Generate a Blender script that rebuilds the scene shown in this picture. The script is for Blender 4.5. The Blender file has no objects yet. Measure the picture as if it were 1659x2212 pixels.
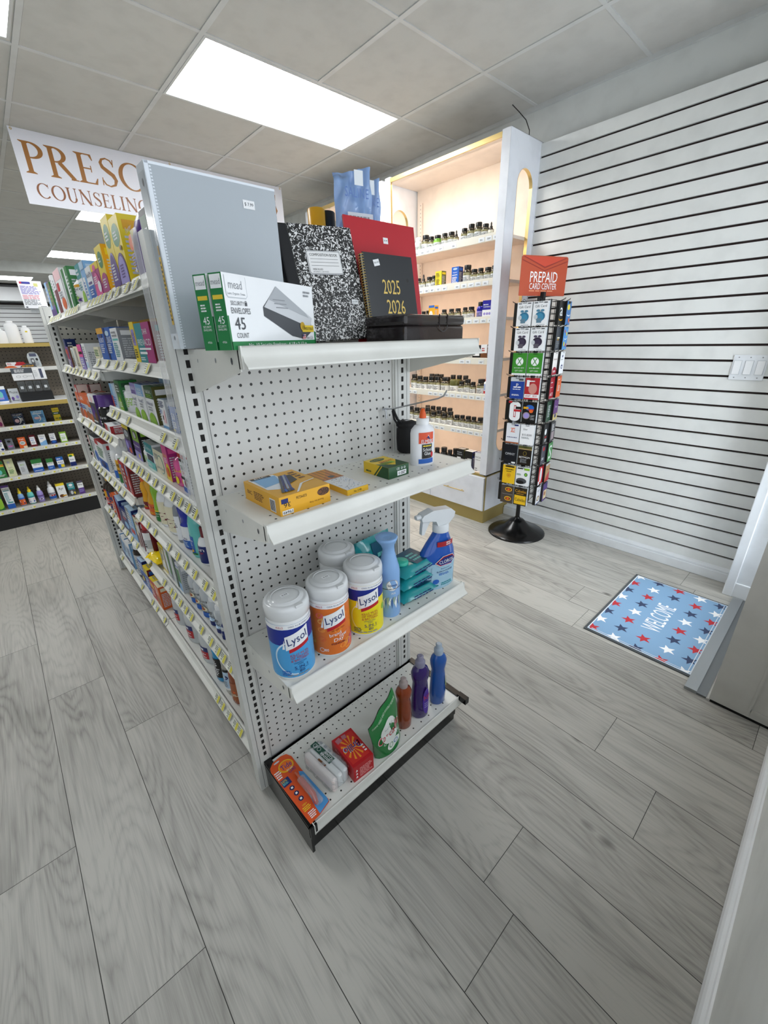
import bpy, math, random
from mathutils import Vector, Matrix
S = bpy.context.scene
# ---------------------------------------------------------------- camera
cd = bpy.data.cameras.new('camera'); cam = bpy.data.objects.new('camera', cd); S.collection.objects.link(cam)
cd.sensor_fit = 'VERTICAL'; cd.sensor_height = 36.0; cd.lens = 36.0 * 891.06 / 2212.0
cd.clip_start = 0.02; cd.clip_end = 60
RR = [(0.740258, -0.671850, -0.025193), (-0.277972, -0.271727, -0.921355), (0.612168, 0.689044, -0.387904)]
cam.matrix_world = Matrix(((RR[0][0], -RR[1][0], -RR[2][0], -0.33454), (RR[0][1], -RR[1][1], -RR[2][1], -0.93086), (RR[0][2], -RR[1][2], -RR[2][2], 1.34138), (0, 0, 0, 1)))
S.camera = cam
# ---------------------------------------------------------------- world, exposure, lamps
EXPO = 1.32
TROFFER = 6.5       # emission of the ceiling panels
DAY = .65           # daylight beyond the glazed door
STRIP = .62         # led strips in the lit cabinet (W)
S.view_settings.view_transform = 'Standard'; S.view_settings.look = 'None'
S.view_settings.exposure = EXPO; S.view_settings.gamma = 1.0; S.view_settings.use_curve_mapping = False
w = bpy.data.worlds.new('daylight'); S.world = w; w.use_nodes = True
wn = w.node_tree.nodes; wl = w.node_tree.links
bg = wn['Background']; bg.inputs[0].default_value = (.88, .94, 1.0, 1); bg.inputs[1].default_value = DAY      # overcast daylight outside the shop front
SOFT = []
def area(name, loc, rot, sx, sy, power, col):
    l = bpy.data.lights.new(name, 'AREA'); l.shape = 'RECTANGLE'; l.size = sx; l.size_y = sy; l.energy = power; l.color = col
    o = bpy.data.objects.new(name, l); S.collection.objects.link(o); o.location = loc; o.rotation_euler = rot
    return o
# ---------------------------------------------------------------- materials
MATS = {}
def mat(col, rough=.45, metal=0, spec=.5, emit=0, trans=0, alpha=1, coat=0, name=None, ior=1.45):
    key = (tuple(round(c, 4) for c in col), rough, metal, spec, emit, trans, alpha, coat)
    if key in MATS: return MATS[key]
    m = bpy.data.materials.new(name or 'paint_%02x%02x%02x' % tuple(int(max(0, min(1, c)) * 255) for c in col)); m.use_nodes = True
    p = m.node_tree.nodes['Principled BSDF']
    p.inputs['Base Color'].default_value = (*col, 1); p.inputs['Roughness'].default_value = rough
    p.inputs['Metallic'].default_value = metal; p.inputs['Specular IOR Level'].default_value = spec
    p.inputs['IOR'].default_value = ior
    if trans: p.inputs['Transmission Weight'].default_value = trans
    if coat: p.inputs['Coat Weight'].default_value = coat; p.inputs['Coat Roughness'].default_value = .1
    if alpha < 1: p.inputs['Alpha'].default_value = alpha
    if emit:
        p.inputs['Emission Color'].default_value = (*col, 1); p.inputs['Emission Strength'].default_value = emit
    MATS[key] = m
    return m
def s2l(c): return tuple(((x / 255.0 + .055) / 1.055) ** 2.4 if x > 10 else x / 255.0 / 12.92 for x in c)
def hx(h): return s2l((int(h[0:2], 16), int(h[2:4], 16), int(h[4:6], 16)))
PAL = dict(w='eceef0', k='141414', n='1c2b6b', b='2a62b8', sb='7fb2e0', lb='b9d3ea', r='b8242c', dr='6e1c26', g='2f7a3c', dg='20502c', lg='8fbf3a', y='e8cf2c', yo='e0a51e', o='dd6326', p='5a3a86', v='9a8fd0', m='a8327a', pk='e0559a', sp='f0c8cc', t='2b8f96', ta='6cc5c0', c='e6dfc2', gy='8d9196', dgy='4a4d52', lgy='c3c8cc', br='6a4226', cu='a45f3a', gold='b89a4a', ol='5a5a2c', am='23180f', tag='e7e9dc', tagy='d2c952')
def pm(c, rough=.35, **k): return mat(hx(PAL.get(c, c)), rough, **k)
def ntree(m): return m.node_tree.nodes, m.node_tree.links
def metal_white(name, col, rough=.4, pits=True):
    m = bpy.data.materials.new(name); m.use_nodes = True; N, L = ntree(m); p = N['Principled BSDF']
    tc = N.new('ShaderNodeTexCoord'); no = N.new('ShaderNodeTexNoise'); no.inputs['Scale'].default_value = 9; no.inputs['Detail'].default_value = 4
    L.new(tc.outputs['Object'], no.inputs['Vector'])
    mx = N.new('ShaderNodeMix'); mx.data_type = 'RGBA'; mx.inputs[6].default_value = (*col, 1); mx.inputs[7].default_value = (*[c * .9 for c in col], 1)
    mr = N.new('ShaderNodeMapRange'); mr.inputs[1].default_value = .45; mr.inputs[2].default_value = .75
    L.new(no.outputs[0], mr.inputs[0]); L.new(mr.outputs[0], mx.inputs[0]); L.new(mx.outputs[2], p.inputs['Base Color'])
    n2 = N.new('ShaderNodeTexNoise'); n2.inputs['Scale'].default_value = 260; L.new(tc.outputs['Object'], n2.inputs['Vector'])
    bp = N.new('ShaderNodeBump'); bp.inputs['Strength'].default_value = .06; bp.inputs['Distance'].default_value = .001
    L.new(n2.outputs[0], bp.inputs['Height']); L.new(bp.outputs[0], p.inputs['Normal'])
    p.inputs['Roughness'].default_value = rough
    return m
M_SHELF = metal_white('powder_coated_shelf_metal', hx('dcdcd6'), .32)
M_POST = metal_white('powder_coated_upright_metal', hx('cfd0cc'), .4)
M_WALL = metal_white('painted_wall', hx('cfd2d0'), .6)
M_TRIM = metal_white('gloss_trim_paint', hx('e4e8ec'), .35)
M_CABW = metal_white('white_laminate', hx('e6e9f0'), .3)
M_SLAT = metal_white('white_slatwall_laminate', hx('e2e4e2'), .38)
M_TILE = metal_white('ceiling_tile', hx('bdbdb9'), .9)
M_GRID = metal_white('ceiling_grid_metal', hx('c4c6c5'), .5)
M_GREYD = metal_white('grey_door_paint', hx('c6c4be'), .45)
M_GOLD = mat(hx('cbb276'), .3, .6, name='brushed_gold_trim')
M_BLACK = mat(hx('060607'), .22, name='black_gloss_metal')
M_BLKP = mat(hx('17181a'), .4, name='black_plastic')
M_DARK = mat(hx('0a0908'), .8, name='dark_recess')
M_CLEAR = mat((.9, .93, .95), .08, trans=1, name='clear_plastic', ior=1.3)
M_CHROME = mat(hx('b9bcc0'), .25, .9, name='steel_wire')
# pegboard: dark round perforations one inch apart (object space x / z or x / y)
def peg(name, col, ax0, ax1, ox, oy, px=.0254, py=.0254, rad=.0034, lim=None, stag=False):
    m = bpy.data.materials.new(name); m.use_nodes = True; N, L = ntree(m); p = N['Principled BSDF']; p.inputs['Roughness'].default_value = .42
    tc = N.new('ShaderNodeTexCoord'); sx = N.new('ShaderNodeSeparateXYZ'); L.new(tc.outputs['Object'], sx.inputs[0])
    def ma(op, a, b=None, c=None):
        n = N.new('ShaderNodeMath'); n.operation = op
        for i, q in enumerate((a, b, c)):
            if q is None: continue
            if isinstance(q, (int, float)): n.inputs[i].default_value = q
            else: L.new(q, n.inputs[i])
        return n.outputs[0]
    A, B = sx.outputs[ax0], sx.outputs[ax1]
    cell = ma('ROUND', ma('DIVIDE', ma('SUBTRACT', B, oy), py))
    if stag:
        odd = ma('MULTIPLY', ma('ABSOLUTE', ma('MODULO', cell, 2.0)), px / 2); A2 = ma('SUBTRACT', A, odd)
    else: A2 = A
    def d(v, o, pp):
        q = ma('DIVIDE', ma('SUBTRACT', v, o), pp); return ma('MULTIPLY', ma('SUBTRACT', q, ma('ROUND', q)), pp)
    dx = d(A2, ox, px); dy = d(B, oy, py)
    hole = ma('LESS_THAN', ma('ADD', ma('MULTIPLY', dx, dx), ma('MULTIPLY', dy, dy)), rad * rad)
    if lim:
        for v, lo, hi in ((A, lim[0], lim[1]), (B, lim[2], lim[3])):
            hole = ma('MULTIPLY', hole, ma('MULTIPLY', ma('GREATER_THAN', v, lo), ma('LESS_THAN', v, hi)))
    mx = N.new('ShaderNodeMix'); mx.data_type = 'RGBA'; mx.inputs[6].default_value = (*col, 1); mx.inputs[7].default_value = (.008, .007, .006, 1)
    L.new(hole, mx.inputs[0]); L.new(mx.outputs[2], p.inputs['Base Color'])
    return m
# ---------------------------------------------------------------- mesh builder
TXT = {}
def glyphs(s):
    if s in TXT: return TXT[s]
    cu = bpy.data.curves.new('t', 'FONT'); cu.body = s; cu.size = 1; cu.resolution_u = 2; cu.fill_mode = 'FRONT'
    o = bpy.data.objects.new('t', cu); S.collection.objects.link(o)
    dg = bpy.context.evaluated_depsgraph_get(); e = o.evaluated_get(dg); me = e.to_mesh()
    vs = [(v.co.x, v.co.y) for v in me.vertices]; fs = [tuple(p.vertices) for p in me.polygons]
    e.to_mesh_clear(); bpy.data.objects.remove(o); bpy.data.curves.remove(cu)
    if not vs: vs = [(0, 0), (1, 1)]
    x0 = min(v[0] for v in vs); x1 = max(v[0] for v in vs); y0 = min(v[1] for v in vs); y1 = max(v[1] for v in vs)
    TXT[s] = ([((x - x0) / (x1 - x0 + 1e-9) - .5, (y - y0) / (y1 - y0 + 1e-9) - .5) for x, y in vs], fs)
    return TXT[s]
class Flat:
    curved = False
    def __init__(s, o, u, v): s.o = Vector(o); s.u = Vector(u).normalized(); s.v = Vector(v).normalized(); s.n = s.u.cross(s.v)
    def at(s, a, b, off=0): return s.o + s.u * a + s.v * b + s.n * off
class Cyl:
    curved = True
    def __init__(s, c, r, a0=-90, ry=None): s.c = Vector(c); s.r = r; s.ry = ry or r; s.a0 = math.radians(a0)
    def at(s, a, b, off=0):
        t = s.a0 + a / s.r
        return s.c + Vector(((s.r + off) * math.cos(t), (s.ry + off) * math.sin(t), b))
class MB:
    def __init__(s): s.v = []; s.f = []; s.mi = []; s.sm = []; s.ms = []
    def m(s, mt):
        if mt not in s.ms: s.ms.append(mt)
        return s.ms.index(mt)
    def face(s, pts, mt, smooth=False):
        i = len(s.v); s.v += [tuple(p) for p in pts]; s.f.append(tuple(range(i, i + len(pts)))); s.mi.append(s.m(mt)); s.sm.append(smooth)
    def box(s, a, b, mt, side=None, skip=''):
        x0, y0, z0 = a; x1, y1, z1 = b
        P = [(x0, y0, z0), (x1, y0, z0), (x1, y1, z0), (x0, y1, z0), (x0, y0, z1), (x1, y0, z1), (x1, y1, z1), (x0, y1, z1)]
        i = len(s.v); s.v += P
        for k, q in (('d', (0, 3, 2, 1)), ('u', (4, 5, 6, 7)), ('f', (0, 1, 5, 4)), ('b', (2, 3, 7, 6)), ('l', (3, 0, 4, 7)), ('r', (1, 2, 6, 5))):
            if k in skip: continue
            s.f.append(tuple(i + j for j in q)); s.mi.append(s.m((side or {}).get(k, mt))); s.sm.append(False)
        return s
    def grid(s, P, mt, close=False, smooth=True, rows_mat=None):
        i = len(s.v); n = len(P[0])
        for row in P: s.v += [tuple(p) for p in row]
        for r in range(len(P) - 1):
            mm = s.m(rows_mat[r] if rows_mat else mt)
            for c in range(n if close else n - 1):
                d = (c + 1) % n
                s.f.append((i + r * n + c, i + r * n + d, i + (r + 1) * n + d, i + (r + 1) * n + c)); s.mi.append(mm); s.sm.append(smooth)
    def lathe(s, prof, mt, n=20, c=(0, 0), fy=1.0, mats=None, cap=True, tilt=None):
        P = []
        for q in prof:
            r, z = q[0], q[1]; ox = q[2] if len(q) > 2 else 0; ky = q[3] if len(q) > 3 else fy
            P.append([(c[0] + ox + r * math.cos(2 * math.pi * k / n), c[1] + ky * r * math.sin(2 * math.pi * k / n), z) for k in range(n)])
        s.grid(P, mt, True, True, mats)
        if cap:
            if prof[0][0] > 1e-4: s.face(P[0][::-1], mats[0] if mats else mt)
            if prof[-1][0] > 1e-4: s.face(P[-1], mats[-1] if mats else mt)
    def tube(s, pts, r, mt, n=6, close=False):
        pts = [Vector(p) for p in pts]; P = []; up = Vector((0, 0, 1))
        rr = r if isinstance(r, (list, tuple)) else [r] * len(pts)
        for i, p in enumerate(pts):
            t = ((pts[(i + 1) % len(pts)] - pts[i - 1]) if close else (pts[min(i + 1, len(pts) - 1)] - pts[max(i - 1, 0)])).normalized()
            a = t.cross(up)
            if a.length < .05: a = t.cross(Vector((1, 0, 0)))
            a.normalize(); b = t.cross(a)
            P.append([p + a * rr[i] * math.cos(2 * math.pi * k / n) + b * rr[i] * math.sin(2 * math.pi * k / n) for k in range(n)])
        if close: P.append(P[0])
        s.grid(P, mt, True)
        if not close: s.face(P[0], mt); s.face(P[-1][::-1], mt)
    def prism(s, poly, F, d, mt, mtop=None):     # poly on surface F, extruded back by d
        A = [F.at(a, b, 0) for a, b in poly]; B = [F.at(a, b, -d) for a, b in poly]; n = len(A)
        s.face(A, mtop or mt); s.face(B[::-1], mt)
        for i in range(n): s.face([A[i], B[i], B[(i + 1) % n], A[(i + 1) % n]], mt)
    # flat print on surfaces
    def rect(s, F, a0, b0, a1, b1, mt, k=1, smooth=True):
        off = .00035 * k
        nu = max(1, int(math.ceil(abs(a1 - a0) / (F.r * .22)))) if F.curved else 1
        P = [[F.at(a0 + (a1 - a0) * i / nu, b, off) for i in range(nu + 1)] for b in (b0, b1)]
        s.grid(P, mt, False, F.curved)
    def poly(s, F, pts, mt, k=2):
        s.face([F.at(a, b, .00035 * k) for a, b in pts], mt)
    def ell(s, F, ca, cb, ra, rb, mt, k=2, n=18, t0=0, t1=360):
        nn = n if t1 - t0 >= 360 else n + 1
        s.face([F.at(ca + ra * math.cos(math.radians(t0 + (t1 - t0) * i / n)), cb + rb * math.sin(math.radians(t0 + (t1 - t0) * i / n)), .00035 * k) for i in range(nn)], mt)
    def ring(s, F, ca, cb, r0, r1, mt, k=2, n=20, t0=0, t1=360, fy=1.0):
        P = [[F.at(ca + r * math.cos(math.radians(t0 + (t1 - t0) * i / n)), cb + r * fy * math.sin(math.radians(t0 + (t1 - t0) * i / n)), .00035 * k) for i in range(n + 1)] for r in (r0, r1)]
        s.grid(P, mt, False, False)
    def text(s, F, st, ca, cb, w, h, mt, k=3, rot=0, shear=0):
        vs, fs = glyphs(st); i = len(s.v); cr = math.cos(math.radians(rot)); sr = math.sin(math.radians(rot)); mm = s.m(mt)
        for x, y in vs:
            X = x * w + y * h * shear; Y = y * h
            s.v.append(tuple(F.at(ca + X * cr - Y * sr, cb + X * sr + Y * cr, .00035 * k)))
        for f in fs: s.f.append(tuple(i + j for j in f)); s.mi.append(mm); s.sm.append(False)
    def greek(s, F, a0, b0, a1, b1, rows, mt, k=3, seed=1):
        rn = random.Random(seed); dh = (b1 - b0) / rows
        for i in range(rows):
            y = b1 - dh * (i + .5); x = a0; end = a1 - (a1 - a0) * rn.random() * .35
            while x < end - (a1 - a0) * .04:
                wd = min((a1 - a0) * (.08 + .2 * rn.random()), end - x)
                s.rect(F, x, y - dh * .27, x + wd, y + dh * .27, mt, k); x += wd + (a1 - a0) * .04
    def build(s, name, parent=None, loc=None, rz=0, sm=None, rot=None):
        me = bpy.data.meshes.new(name); me.from_pydata(s.v, [], s.f)
        for mt in s.ms: me.materials.append(mt)
        me.polygons.foreach_set('material_index', s.mi); me.polygons.foreach_set('use_smooth', s.sm); me.update()
        o = bpy.data.objects.new(name, me); S.collection.objects.link(o)
        if parent: o.parent = parent
        if loc: o.location = loc
        if rot: o.rotation_euler = rot
        elif rz: o.rotation_euler = (0, 0, math.radians(rz))
        return o
LABELS = {}
def tag(o, label=None, cat=None, group=None, kind=None):
    if label:
        if len(label.split()) > 16: print('LONG', len(label.split()), label)
        if label in LABELS: print('DUPLABEL', label)
        LABELS[label] = 1; o['label'] = label
    if cat: o['category'] = cat
    if group: o['group'] = group
    if kind: o['kind'] = kind
    return o
def empty(name, loc, rz=0):
    o = bpy.data.objects.new(name, None); S.collection.objects.link(o); o.location = loc; o.rotation_euler = (0, 0, math.radians(rz)); o.empty_display_size = .05
    return o
def bevel(o, wd=.002, seg=2):
    b = o.modifiers.new('bevel', 'BEVEL'); b.width = wd; b.segments = seg; b.limit_method = 'ANGLE'; return o
def struct(o): o['kind'] = 'structure'; return o
W_, K_ = pm('w'), pm('k')

# ================================================================ THE ROOM
WX = 2.54          # right wall
CEIL = 2.60
def wall(name, a, b, mt): return struct(MB().box(a, b, mt).build(name))
# floor: separate planks (0.1985 m wide, 1.2 m long, running along Y)
def floor_material():
    m = bpy.data.materials.new('grey_oak_planks'); m.use_nodes = True; N, L = ntree(m); p = N['Principled BSDF']
    uv = N.new('ShaderNodeUVMap'); at = N.new('ShaderNodeAttribute'); at.attribute_name = 'tone'
    def ma(op, a, b=None):
        n = N.new('ShaderNodeMath'); n.operation = op
        for i, q in enumerate((a, b)):
            if q is None: continue
            if isinstance(q, (int, float)): n.inputs[i].default_value = q
            else: L.new(q, n.inputs[i])
        return n.outputs[0]
    def noise(vec, scale, det, dist=0, rough=.5):
        n = N.new('ShaderNodeTexNoise'); n.inputs['Scale'].default_value = scale; n.inputs['Detail'].default_value = det
        n.inputs['Distortion'].default_value = dist; n.inputs['Roughness'].default_value = rough; L.new(vec, n.inputs['Vector']); return n.outputs[0]
    def mapv(sx, sy):
        n = N.new('ShaderNodeMapping'); n.inputs['Scale'].default_value = (sx, sy, 1); L.new(uv.outputs[0], n.inputs[0]); return n.outputs[0]
    base = noise(mapv(5.0, .8), 1, 1.2, .15)            # contour field -> cathedral grain
    fine = noise(mapv(70, 5), 1, 3); mid = noise(mapv(120, 4), 1, 3)
    rings = ma('FRACT', ma('ADD', ma('MULTIPLY', base, 30), ma('MULTIPLY', fine, 1.1)))
    tri = ma('ABSOLUTE', ma('SUBTRACT', ma('MULTIPLY', rings, 2), 1))
    streak = noise(mapv(330, 9), 1, 2)
    big = noise(mapv(9, 1.6), 1, 3, .6)
    knotn = N.new('ShaderNodeTexVoronoi'); knotn.inputs['Scale'].default_value = 1.0; L.new(mapv(4.2, 2.3), knotn.inputs['Vector'])
    kn = N.new('ShaderNodeMapRange'); kn.inputs[1].default_value = .018; kn.inputs[2].default_value = .075; kn.inputs[3].default_value = 1; kn.inputs[4].default_value = 0; kn.clamp = True
    L.new(knotn.outputs['Distance'], kn.inputs[0])
    v = ma('ADD', ma('MULTIPLY', ma('MULTIPLY', ma('POWER', tri, 2.0), big), .34), ma('ADD', ma('ADD', ma('MULTIPLY', streak, .34), ma('MULTIPLY', mid, .44)), ma('MULTIPLY', ma('SUBTRACT', big, .5), .7)))
    v = ma('ADD', v, ma('MULTIPLY', ma('SUBTRACT', at.outputs['Fac'], .5), .20))
    ramp = N.new('ShaderNodeValToRGB'); e = ramp.color_ramp.elements
    e[0].position = .30; e[0].color = (*hx('b4b2ab'), 1); e[1].position = .98; e[1].color = (*hx('6a6965'), 1)
    q = e.new(.6); q.color = (*hx('9a9892'), 1)
    L.new(v, ramp.inputs[0])
    mx = N.new('ShaderNodeMix'); mx.data_type = 'RGBA'; mx.inputs[7].default_value = (*hx('4a4845'), 1)
    L.new(ramp.outputs[0], mx.inputs[6]); L.new(ma('MULTIPLY', kn.outputs[0], .8), mx.inputs[0]); L.new(mx.outputs[2], p.inputs['Base Color'])
    p.inputs['Roughness'].default_value = .5; p.inputs['Specular IOR Level'].default_value = .35
    bp = N.new('ShaderNodeBump'); bp.inputs['Strength'].default_value = .22; bp.inputs['Distance'].default_value = .0012
    L.new(ma('ADD', ma('MULTIPLY', streak, .7), ma('MULTIPLY', tri, .5)), bp.inputs['Height']); L.new(bp.outputs[0], p.inputs['Normal'])
    return m
def build_floor():
    mt = floor_material(); rn = random.Random(4); V = []; F = []; U = []; T = []; MI = []
    X0, X1, Y0, Y1 = -3.2, 2.6, -1.12, 10.7; pw = .1985; PL = 1.2; x00 = .26
    joint = {-5: .237, -4: -.241, -3: .57, -2: .167, -1: .62 - .13, 0: -.62, 1: -.08, 2: .35, 3: -.66, 4: .13, 5: -1.027, 6: .9, 7: -.19, 8: .5}
    def quad(a, b, c, d, z, tone, mi, off):
        i = len(V); V.extend([(a, b, z), (c, b, z), (c, d, z), (a, d, z)]); F.append((i, i + 1, i + 2, i + 3))
        for x, y in ((a, b), (c, b), (c, d), (a, d)): U.append((x + off[0], y + off[1]))
        T.append(tone); MI.append(mi)
    quad(X0, Y0, X1, Y1, -.0012, .5, 1, (0, 0))
    k0 = int(math.floor((X0 - x00) / pw)); k1 = int(math.ceil((X1 - x00) / pw))
    for k in range(k0, k1):
        a = max(X0, x00 + k * pw); c = min(X1, x00 + (k + 1) * pw); j = joint.get(k, rn.uniform(-.6, .6))
        n0 = int(math.floor((Y0 - j) / PL)); y = j + n0 * PL
        while y < Y1:
            b = max(Y0, y); d = min(Y1, y + PL); tone = rn.choice((.1, .3, .45, .55, .7, .9)); off = (rn.uniform(0, 40), rn.uniform(0, 40))
            if d > b and c > a: quad(a + .0009, b + .0008, c - .0009, d - .0008, 0, tone, 0, off)
            y += PL
    me = bpy.data.meshes.new('floor'); me.from_pydata(V, [], F); me.materials.append(mt); me.materials.append(mat(hx('3a3936'), .8, name='dark_plank_joint'))  # dark base sheet shows as the joints between planks
    ul = me.uv_layers.new(name='UVMap'); ul.data.foreach_set('uv', [q for u in U for q in u])
    me.polygons.foreach_set('material_index', MI)
    A = me.attributes.new('tone', 'FLOAT', 'FACE'); A.data.foreach_set('value', T); me.update()
    o = bpy.data.objects.new('floor', me); S.collection.objects.link(o); struct(o)
build_floor()
wall('wall_right', (WX, -1.12, 0), (WX + .1, 10.7, CEIL), M_WALL)
wall('wall_left', (-3.3, -1.12, 0), (-3.2, 10.7, CEIL), M_WALL)
# shop front: low bulkhead, and a wide unseen window added for daylight fill
m = MB(); m.box((-3.2, -1.2, 0), (1.39, -1.075, .62), M_WALL); m.box((-3.2, -1.2, 2.34), (1.39, -1.075, CEIL), M_WALL); m.box((1.27, -1.2, .62), (1.39, -1.075, 2.34), M_WALL); m.box((-3.2, -1.2, .62), (-3.05, -1.075, 2.34), M_WALL); struct(m.build('wall_front'))
M_PANE = mat((.96, .98, 1), .03, alpha=.12, spec=.5, name='clear_pane_glass')
wn1 = struct(MB().box((-3.05, -1.15, .62), (1.27, -1.144, 2.34), M_PANE).build('added_window_1'))
m = MB()
for x in (-3.05, -1.62, -.18, 1.23): m.box((x, -1.17, .62), (x + .04, -1.12, 2.34), mat(hx('8d9092'), .35, .7, name='added_window_metal'))
m.box((-3.05, -1.17, .62), (1.27, -1.12, .66), mat(hx('8d9092'), .35, .7, name='added_window_metal')); m.box((-3.05, -1.17, 2.30), (1.27, -1.12, 2.34), mat(hx('8d9092'), .35, .7, name='added_window_metal')); m.build('added_window_frame', wn1)
def portal(loc, rot, sx, sy):
    o = area('added_window_portal', loc, rot, sx, sy, 1, (1, 1, 1)); o.data.cycles.is_portal = True
portal((-.89, -1.19, 1.48), (math.radians(90), 0, 0), 4.3, 1.7)
area('door_daylight', (1.85, -1.6, 1.25), (math.radians(90), 0, 0), 1.1, 2.2, 22, (.85, .93, 1.0))
# grey raised-panel return beside the entry
g = MB(); g.box((1.39, -1.2, 0.012), (1.43, -.871, CEIL), M_GREYD)
for a, b in (((1.384, -1.085, .10), (1.39, -.985, 1.0)), ((1.384, -1.085, 1.12), (1.39, -.985, 2.3))): pass
for y0, y1, z0, z1 in ((-1.05, -.99, .04, .052), (-.992, -.984, .04, 1.02)): g.box((1.386, y0, z0), (1.391, y1, z1), M_GREYD)
g.box((1.391, -1.19, 0), (1.428, -.875, .012), M_DARK)
struct(g.build('wall_entry_side'))
# entry: threshold, frame post, glazed door and daylight behind it
d = empty('door_1', (1.43, -.80, 0)); struct(d)
f = MB(); f.box((.885, -.045, 0), (.93, .062, 2.25), M_TRIM); f.box((.875, .022, .0), (.90, .062, 2.25), M_TRIM); f.box((.878, -.045, 0), (.90, .064, .085), M_TRIM); f.box((.905, -.15, .0), (.95, -.04, 2.25), M_TRIM)
f.box((0, -.045, 2.18), (.90, .045, 2.25), M_TRIM); bevel(f.build('frame', d), .004)
f = MB(); f.box((-.035, -.03, 0), (.86, .012, .014), mat(hx('a2a5a6'), .35, .6, name='threshold_aluminium')); f.box((-.035, -.062, 0), (.86, -.03, .009), mat(hx('77797a'), .4, .6, name='threshold_aluminium_dark')); f.box((-.035, -.16, 0), (.9, -.062, .006), M_GREYD); f.build('threshold', d)
f = MB(); f.box((.0, -.15, .015), (.08, -.11, 2.17), M_GREYD); f.box((.77, -.15, .015), (.85, -.11, 2.17), M_GREYD); f.box((.08, -.15, .015), (.77, -.11, .25), M_GREYD); f.box((.08, -.15, 2.08), (.77, -.11, 2.17), M_GREYD); f.build('leaf', d)
f = MB(); f.box((.08, -.133, .25), (.77, -.127, 2.08), M_PANE); f.build('glass', d)
wall('wall_above_door', (1.39, -.85, 2.25), (WX, -.75, CEIL), M_WALL)
wall('wall_beside_door', (2.33, -.85, 0), (WX, -.752, 2.25), M_WALL)
wall('wall_back', (-3.2, 10.7, 0), (WX, 10.8, CEIL), M_WALL)
# baseboards
def baseboard(name, L0, L1, axis, face, sgn):
    m = MB(); prof = [(0, 0), (.012, 0), (.016, .004), (.016, .05), (.012, .062), (.006, .068), (.004, .075), (0, .078)]
    P = []
    for t in (L0, L1):
        P.append([(face + sgn * a, t, b) if axis == 'y' else (t, face + sgn * a, b) for a, b in prof])
    m.grid(P, M_TRIM, smooth=False); m.face(P[0], M_TRIM); m.face(P[1][::-1], M_TRIM)
    return struct(m.build(name))
baseboard('baseboard_front', -3.2, 1.385, 'x', -1.075, 1)
b = MB(); b.box((2.44, -.735, 0), (2.49, .735, .058), M_TRIM); b.box((2.446, -.735, .058), (2.49, .735, .072), M_TRIM); o = struct(b.build('baseboard_right')); bevel(o, .004, 3)
# slatwall: boards with dark brown grooves
m = MB(); M_GRV = mat(hx('2a1a17'), .7, name='dark_brown_groove')
m.box((2.503, -.75, 0), (2.532, .735, 2.39), M_GRV)
z = 2.324; edges = [2.39]; grv = []
while z > .07: grv.append(z); z -= .07555
prev = 2.39
for z in grv:
    m.box((2.488, -.75, z + .0056), (2.5045, .735, prev), M_SLAT); prev = z - .0056
m.box((2.488, -.75, .0), (2.5045, .735, prev), M_SLAT)
o = m.build('slatwall_panel'); tag(o, 'white slatwall panel with dark brown grooves covering the right wall', 'slatwall')
# ceiling: tiles, grid, soffit
m = MB(); m.box((-3.3, -1.2, CEIL), (WX + .1, 8.46, CEIL + .05), M_TILE)
c = struct(m.build('ceiling'))
m = MB()
gx = [.155 + .6125 * k for k in range(-5, 4)]; gy = [.205 + .6096 * k for k in range(-2, 14)]
for x in gx: m.box((x - .012, -1.1, CEIL - .004), (x + .012, 8.46, CEIL + .001), M_GRID)
for y in gy: m.box((-3.2, y - .0095, CEIL - .0035), (WX, y + .0095, CEIL + .001), M_GRID)
for x in gx + [WX - .01]: m.box((x + .0125, -1.1, CEIL - .0006), (x + .0145, 8.46, CEIL + .0005), mat(hx('8b8c8a'), .9, name='tile_edge_reveal'))
o = m.build('grid', c)
m = MB(); m.box((WX - .02, -1.07, CEIL - .02), (WX, 8.46, CEIL), M_GRID); m.build('wall_angle', c)
struct(MB().box((-3.2, 8.46, 2.463), (WX, 10.7, 2.52), M_TILE).build('ceiling_rear'))
struct(MB().box((-3.2, 8.44, 2.455), (WX, 8.475, 2.60), M_WALL).build('trim_1'))
# entry wall and floor edge strip by the door
M_PANEL = mat((.97, .99, 1.0), .4, emit=TROFFER, name='lit_troffer_diffuser')
def troffer(x0, y0, x1, y1, z, label):
    t = empty('ceiling_light', ((x0 + x1) / 2, (y0 + y1) / 2, z)); w_, h_ = (x1 - x0) / 2, (y1 - y0) / 2
    tag(t, label, 'ceiling light', 'recessed ceiling light panels')
    MB().box((-w_, -h_, -.004), (w_, h_, .002), M_PANEL).build('diffuser', t)
    f = MB()
    for a, b in (((-w_ - .012, -h_ - .012, -.006), (w_ + .012, -h_, .002)), ((-w_ - .012, h_, -.006), (w_ + .012, h_ + .012, .002)), ((-w_ - .012, -h_, -.006), (-w_, h_, .002)), ((w_, -h_, -.006), (w_ + .012, h_, .002))): f.box(a, b, M_GRID)
    f.build('frame', t)
troffer(.79, 1.443, 1.975, 2.02, CEIL, 'large bright ceiling light panel in the middle of the photo')
troffer(-1.06, 1.443, .123, 1.985, CEIL, 'ceiling light panel cut off at the top left corner of the photo')
troffer(.79, 4.60, 1.975, 5.16, CEIL, 'ceiling light panel showing just below the hanging banner')
troffer(.775, 7.19, 1.96, 7.77, CEIL, 'ceiling light panel beside the tops of the yellow cartons')
troffer(-.53, 9.1, .66, 9.66, 2.463, 'farthest ceiling light panel above the flyer sign at the left')
troffer(-2.30, 4.60, -1.06, 5.16, CEIL, 'ceiling light panel outside the left edge of the photo')
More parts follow.
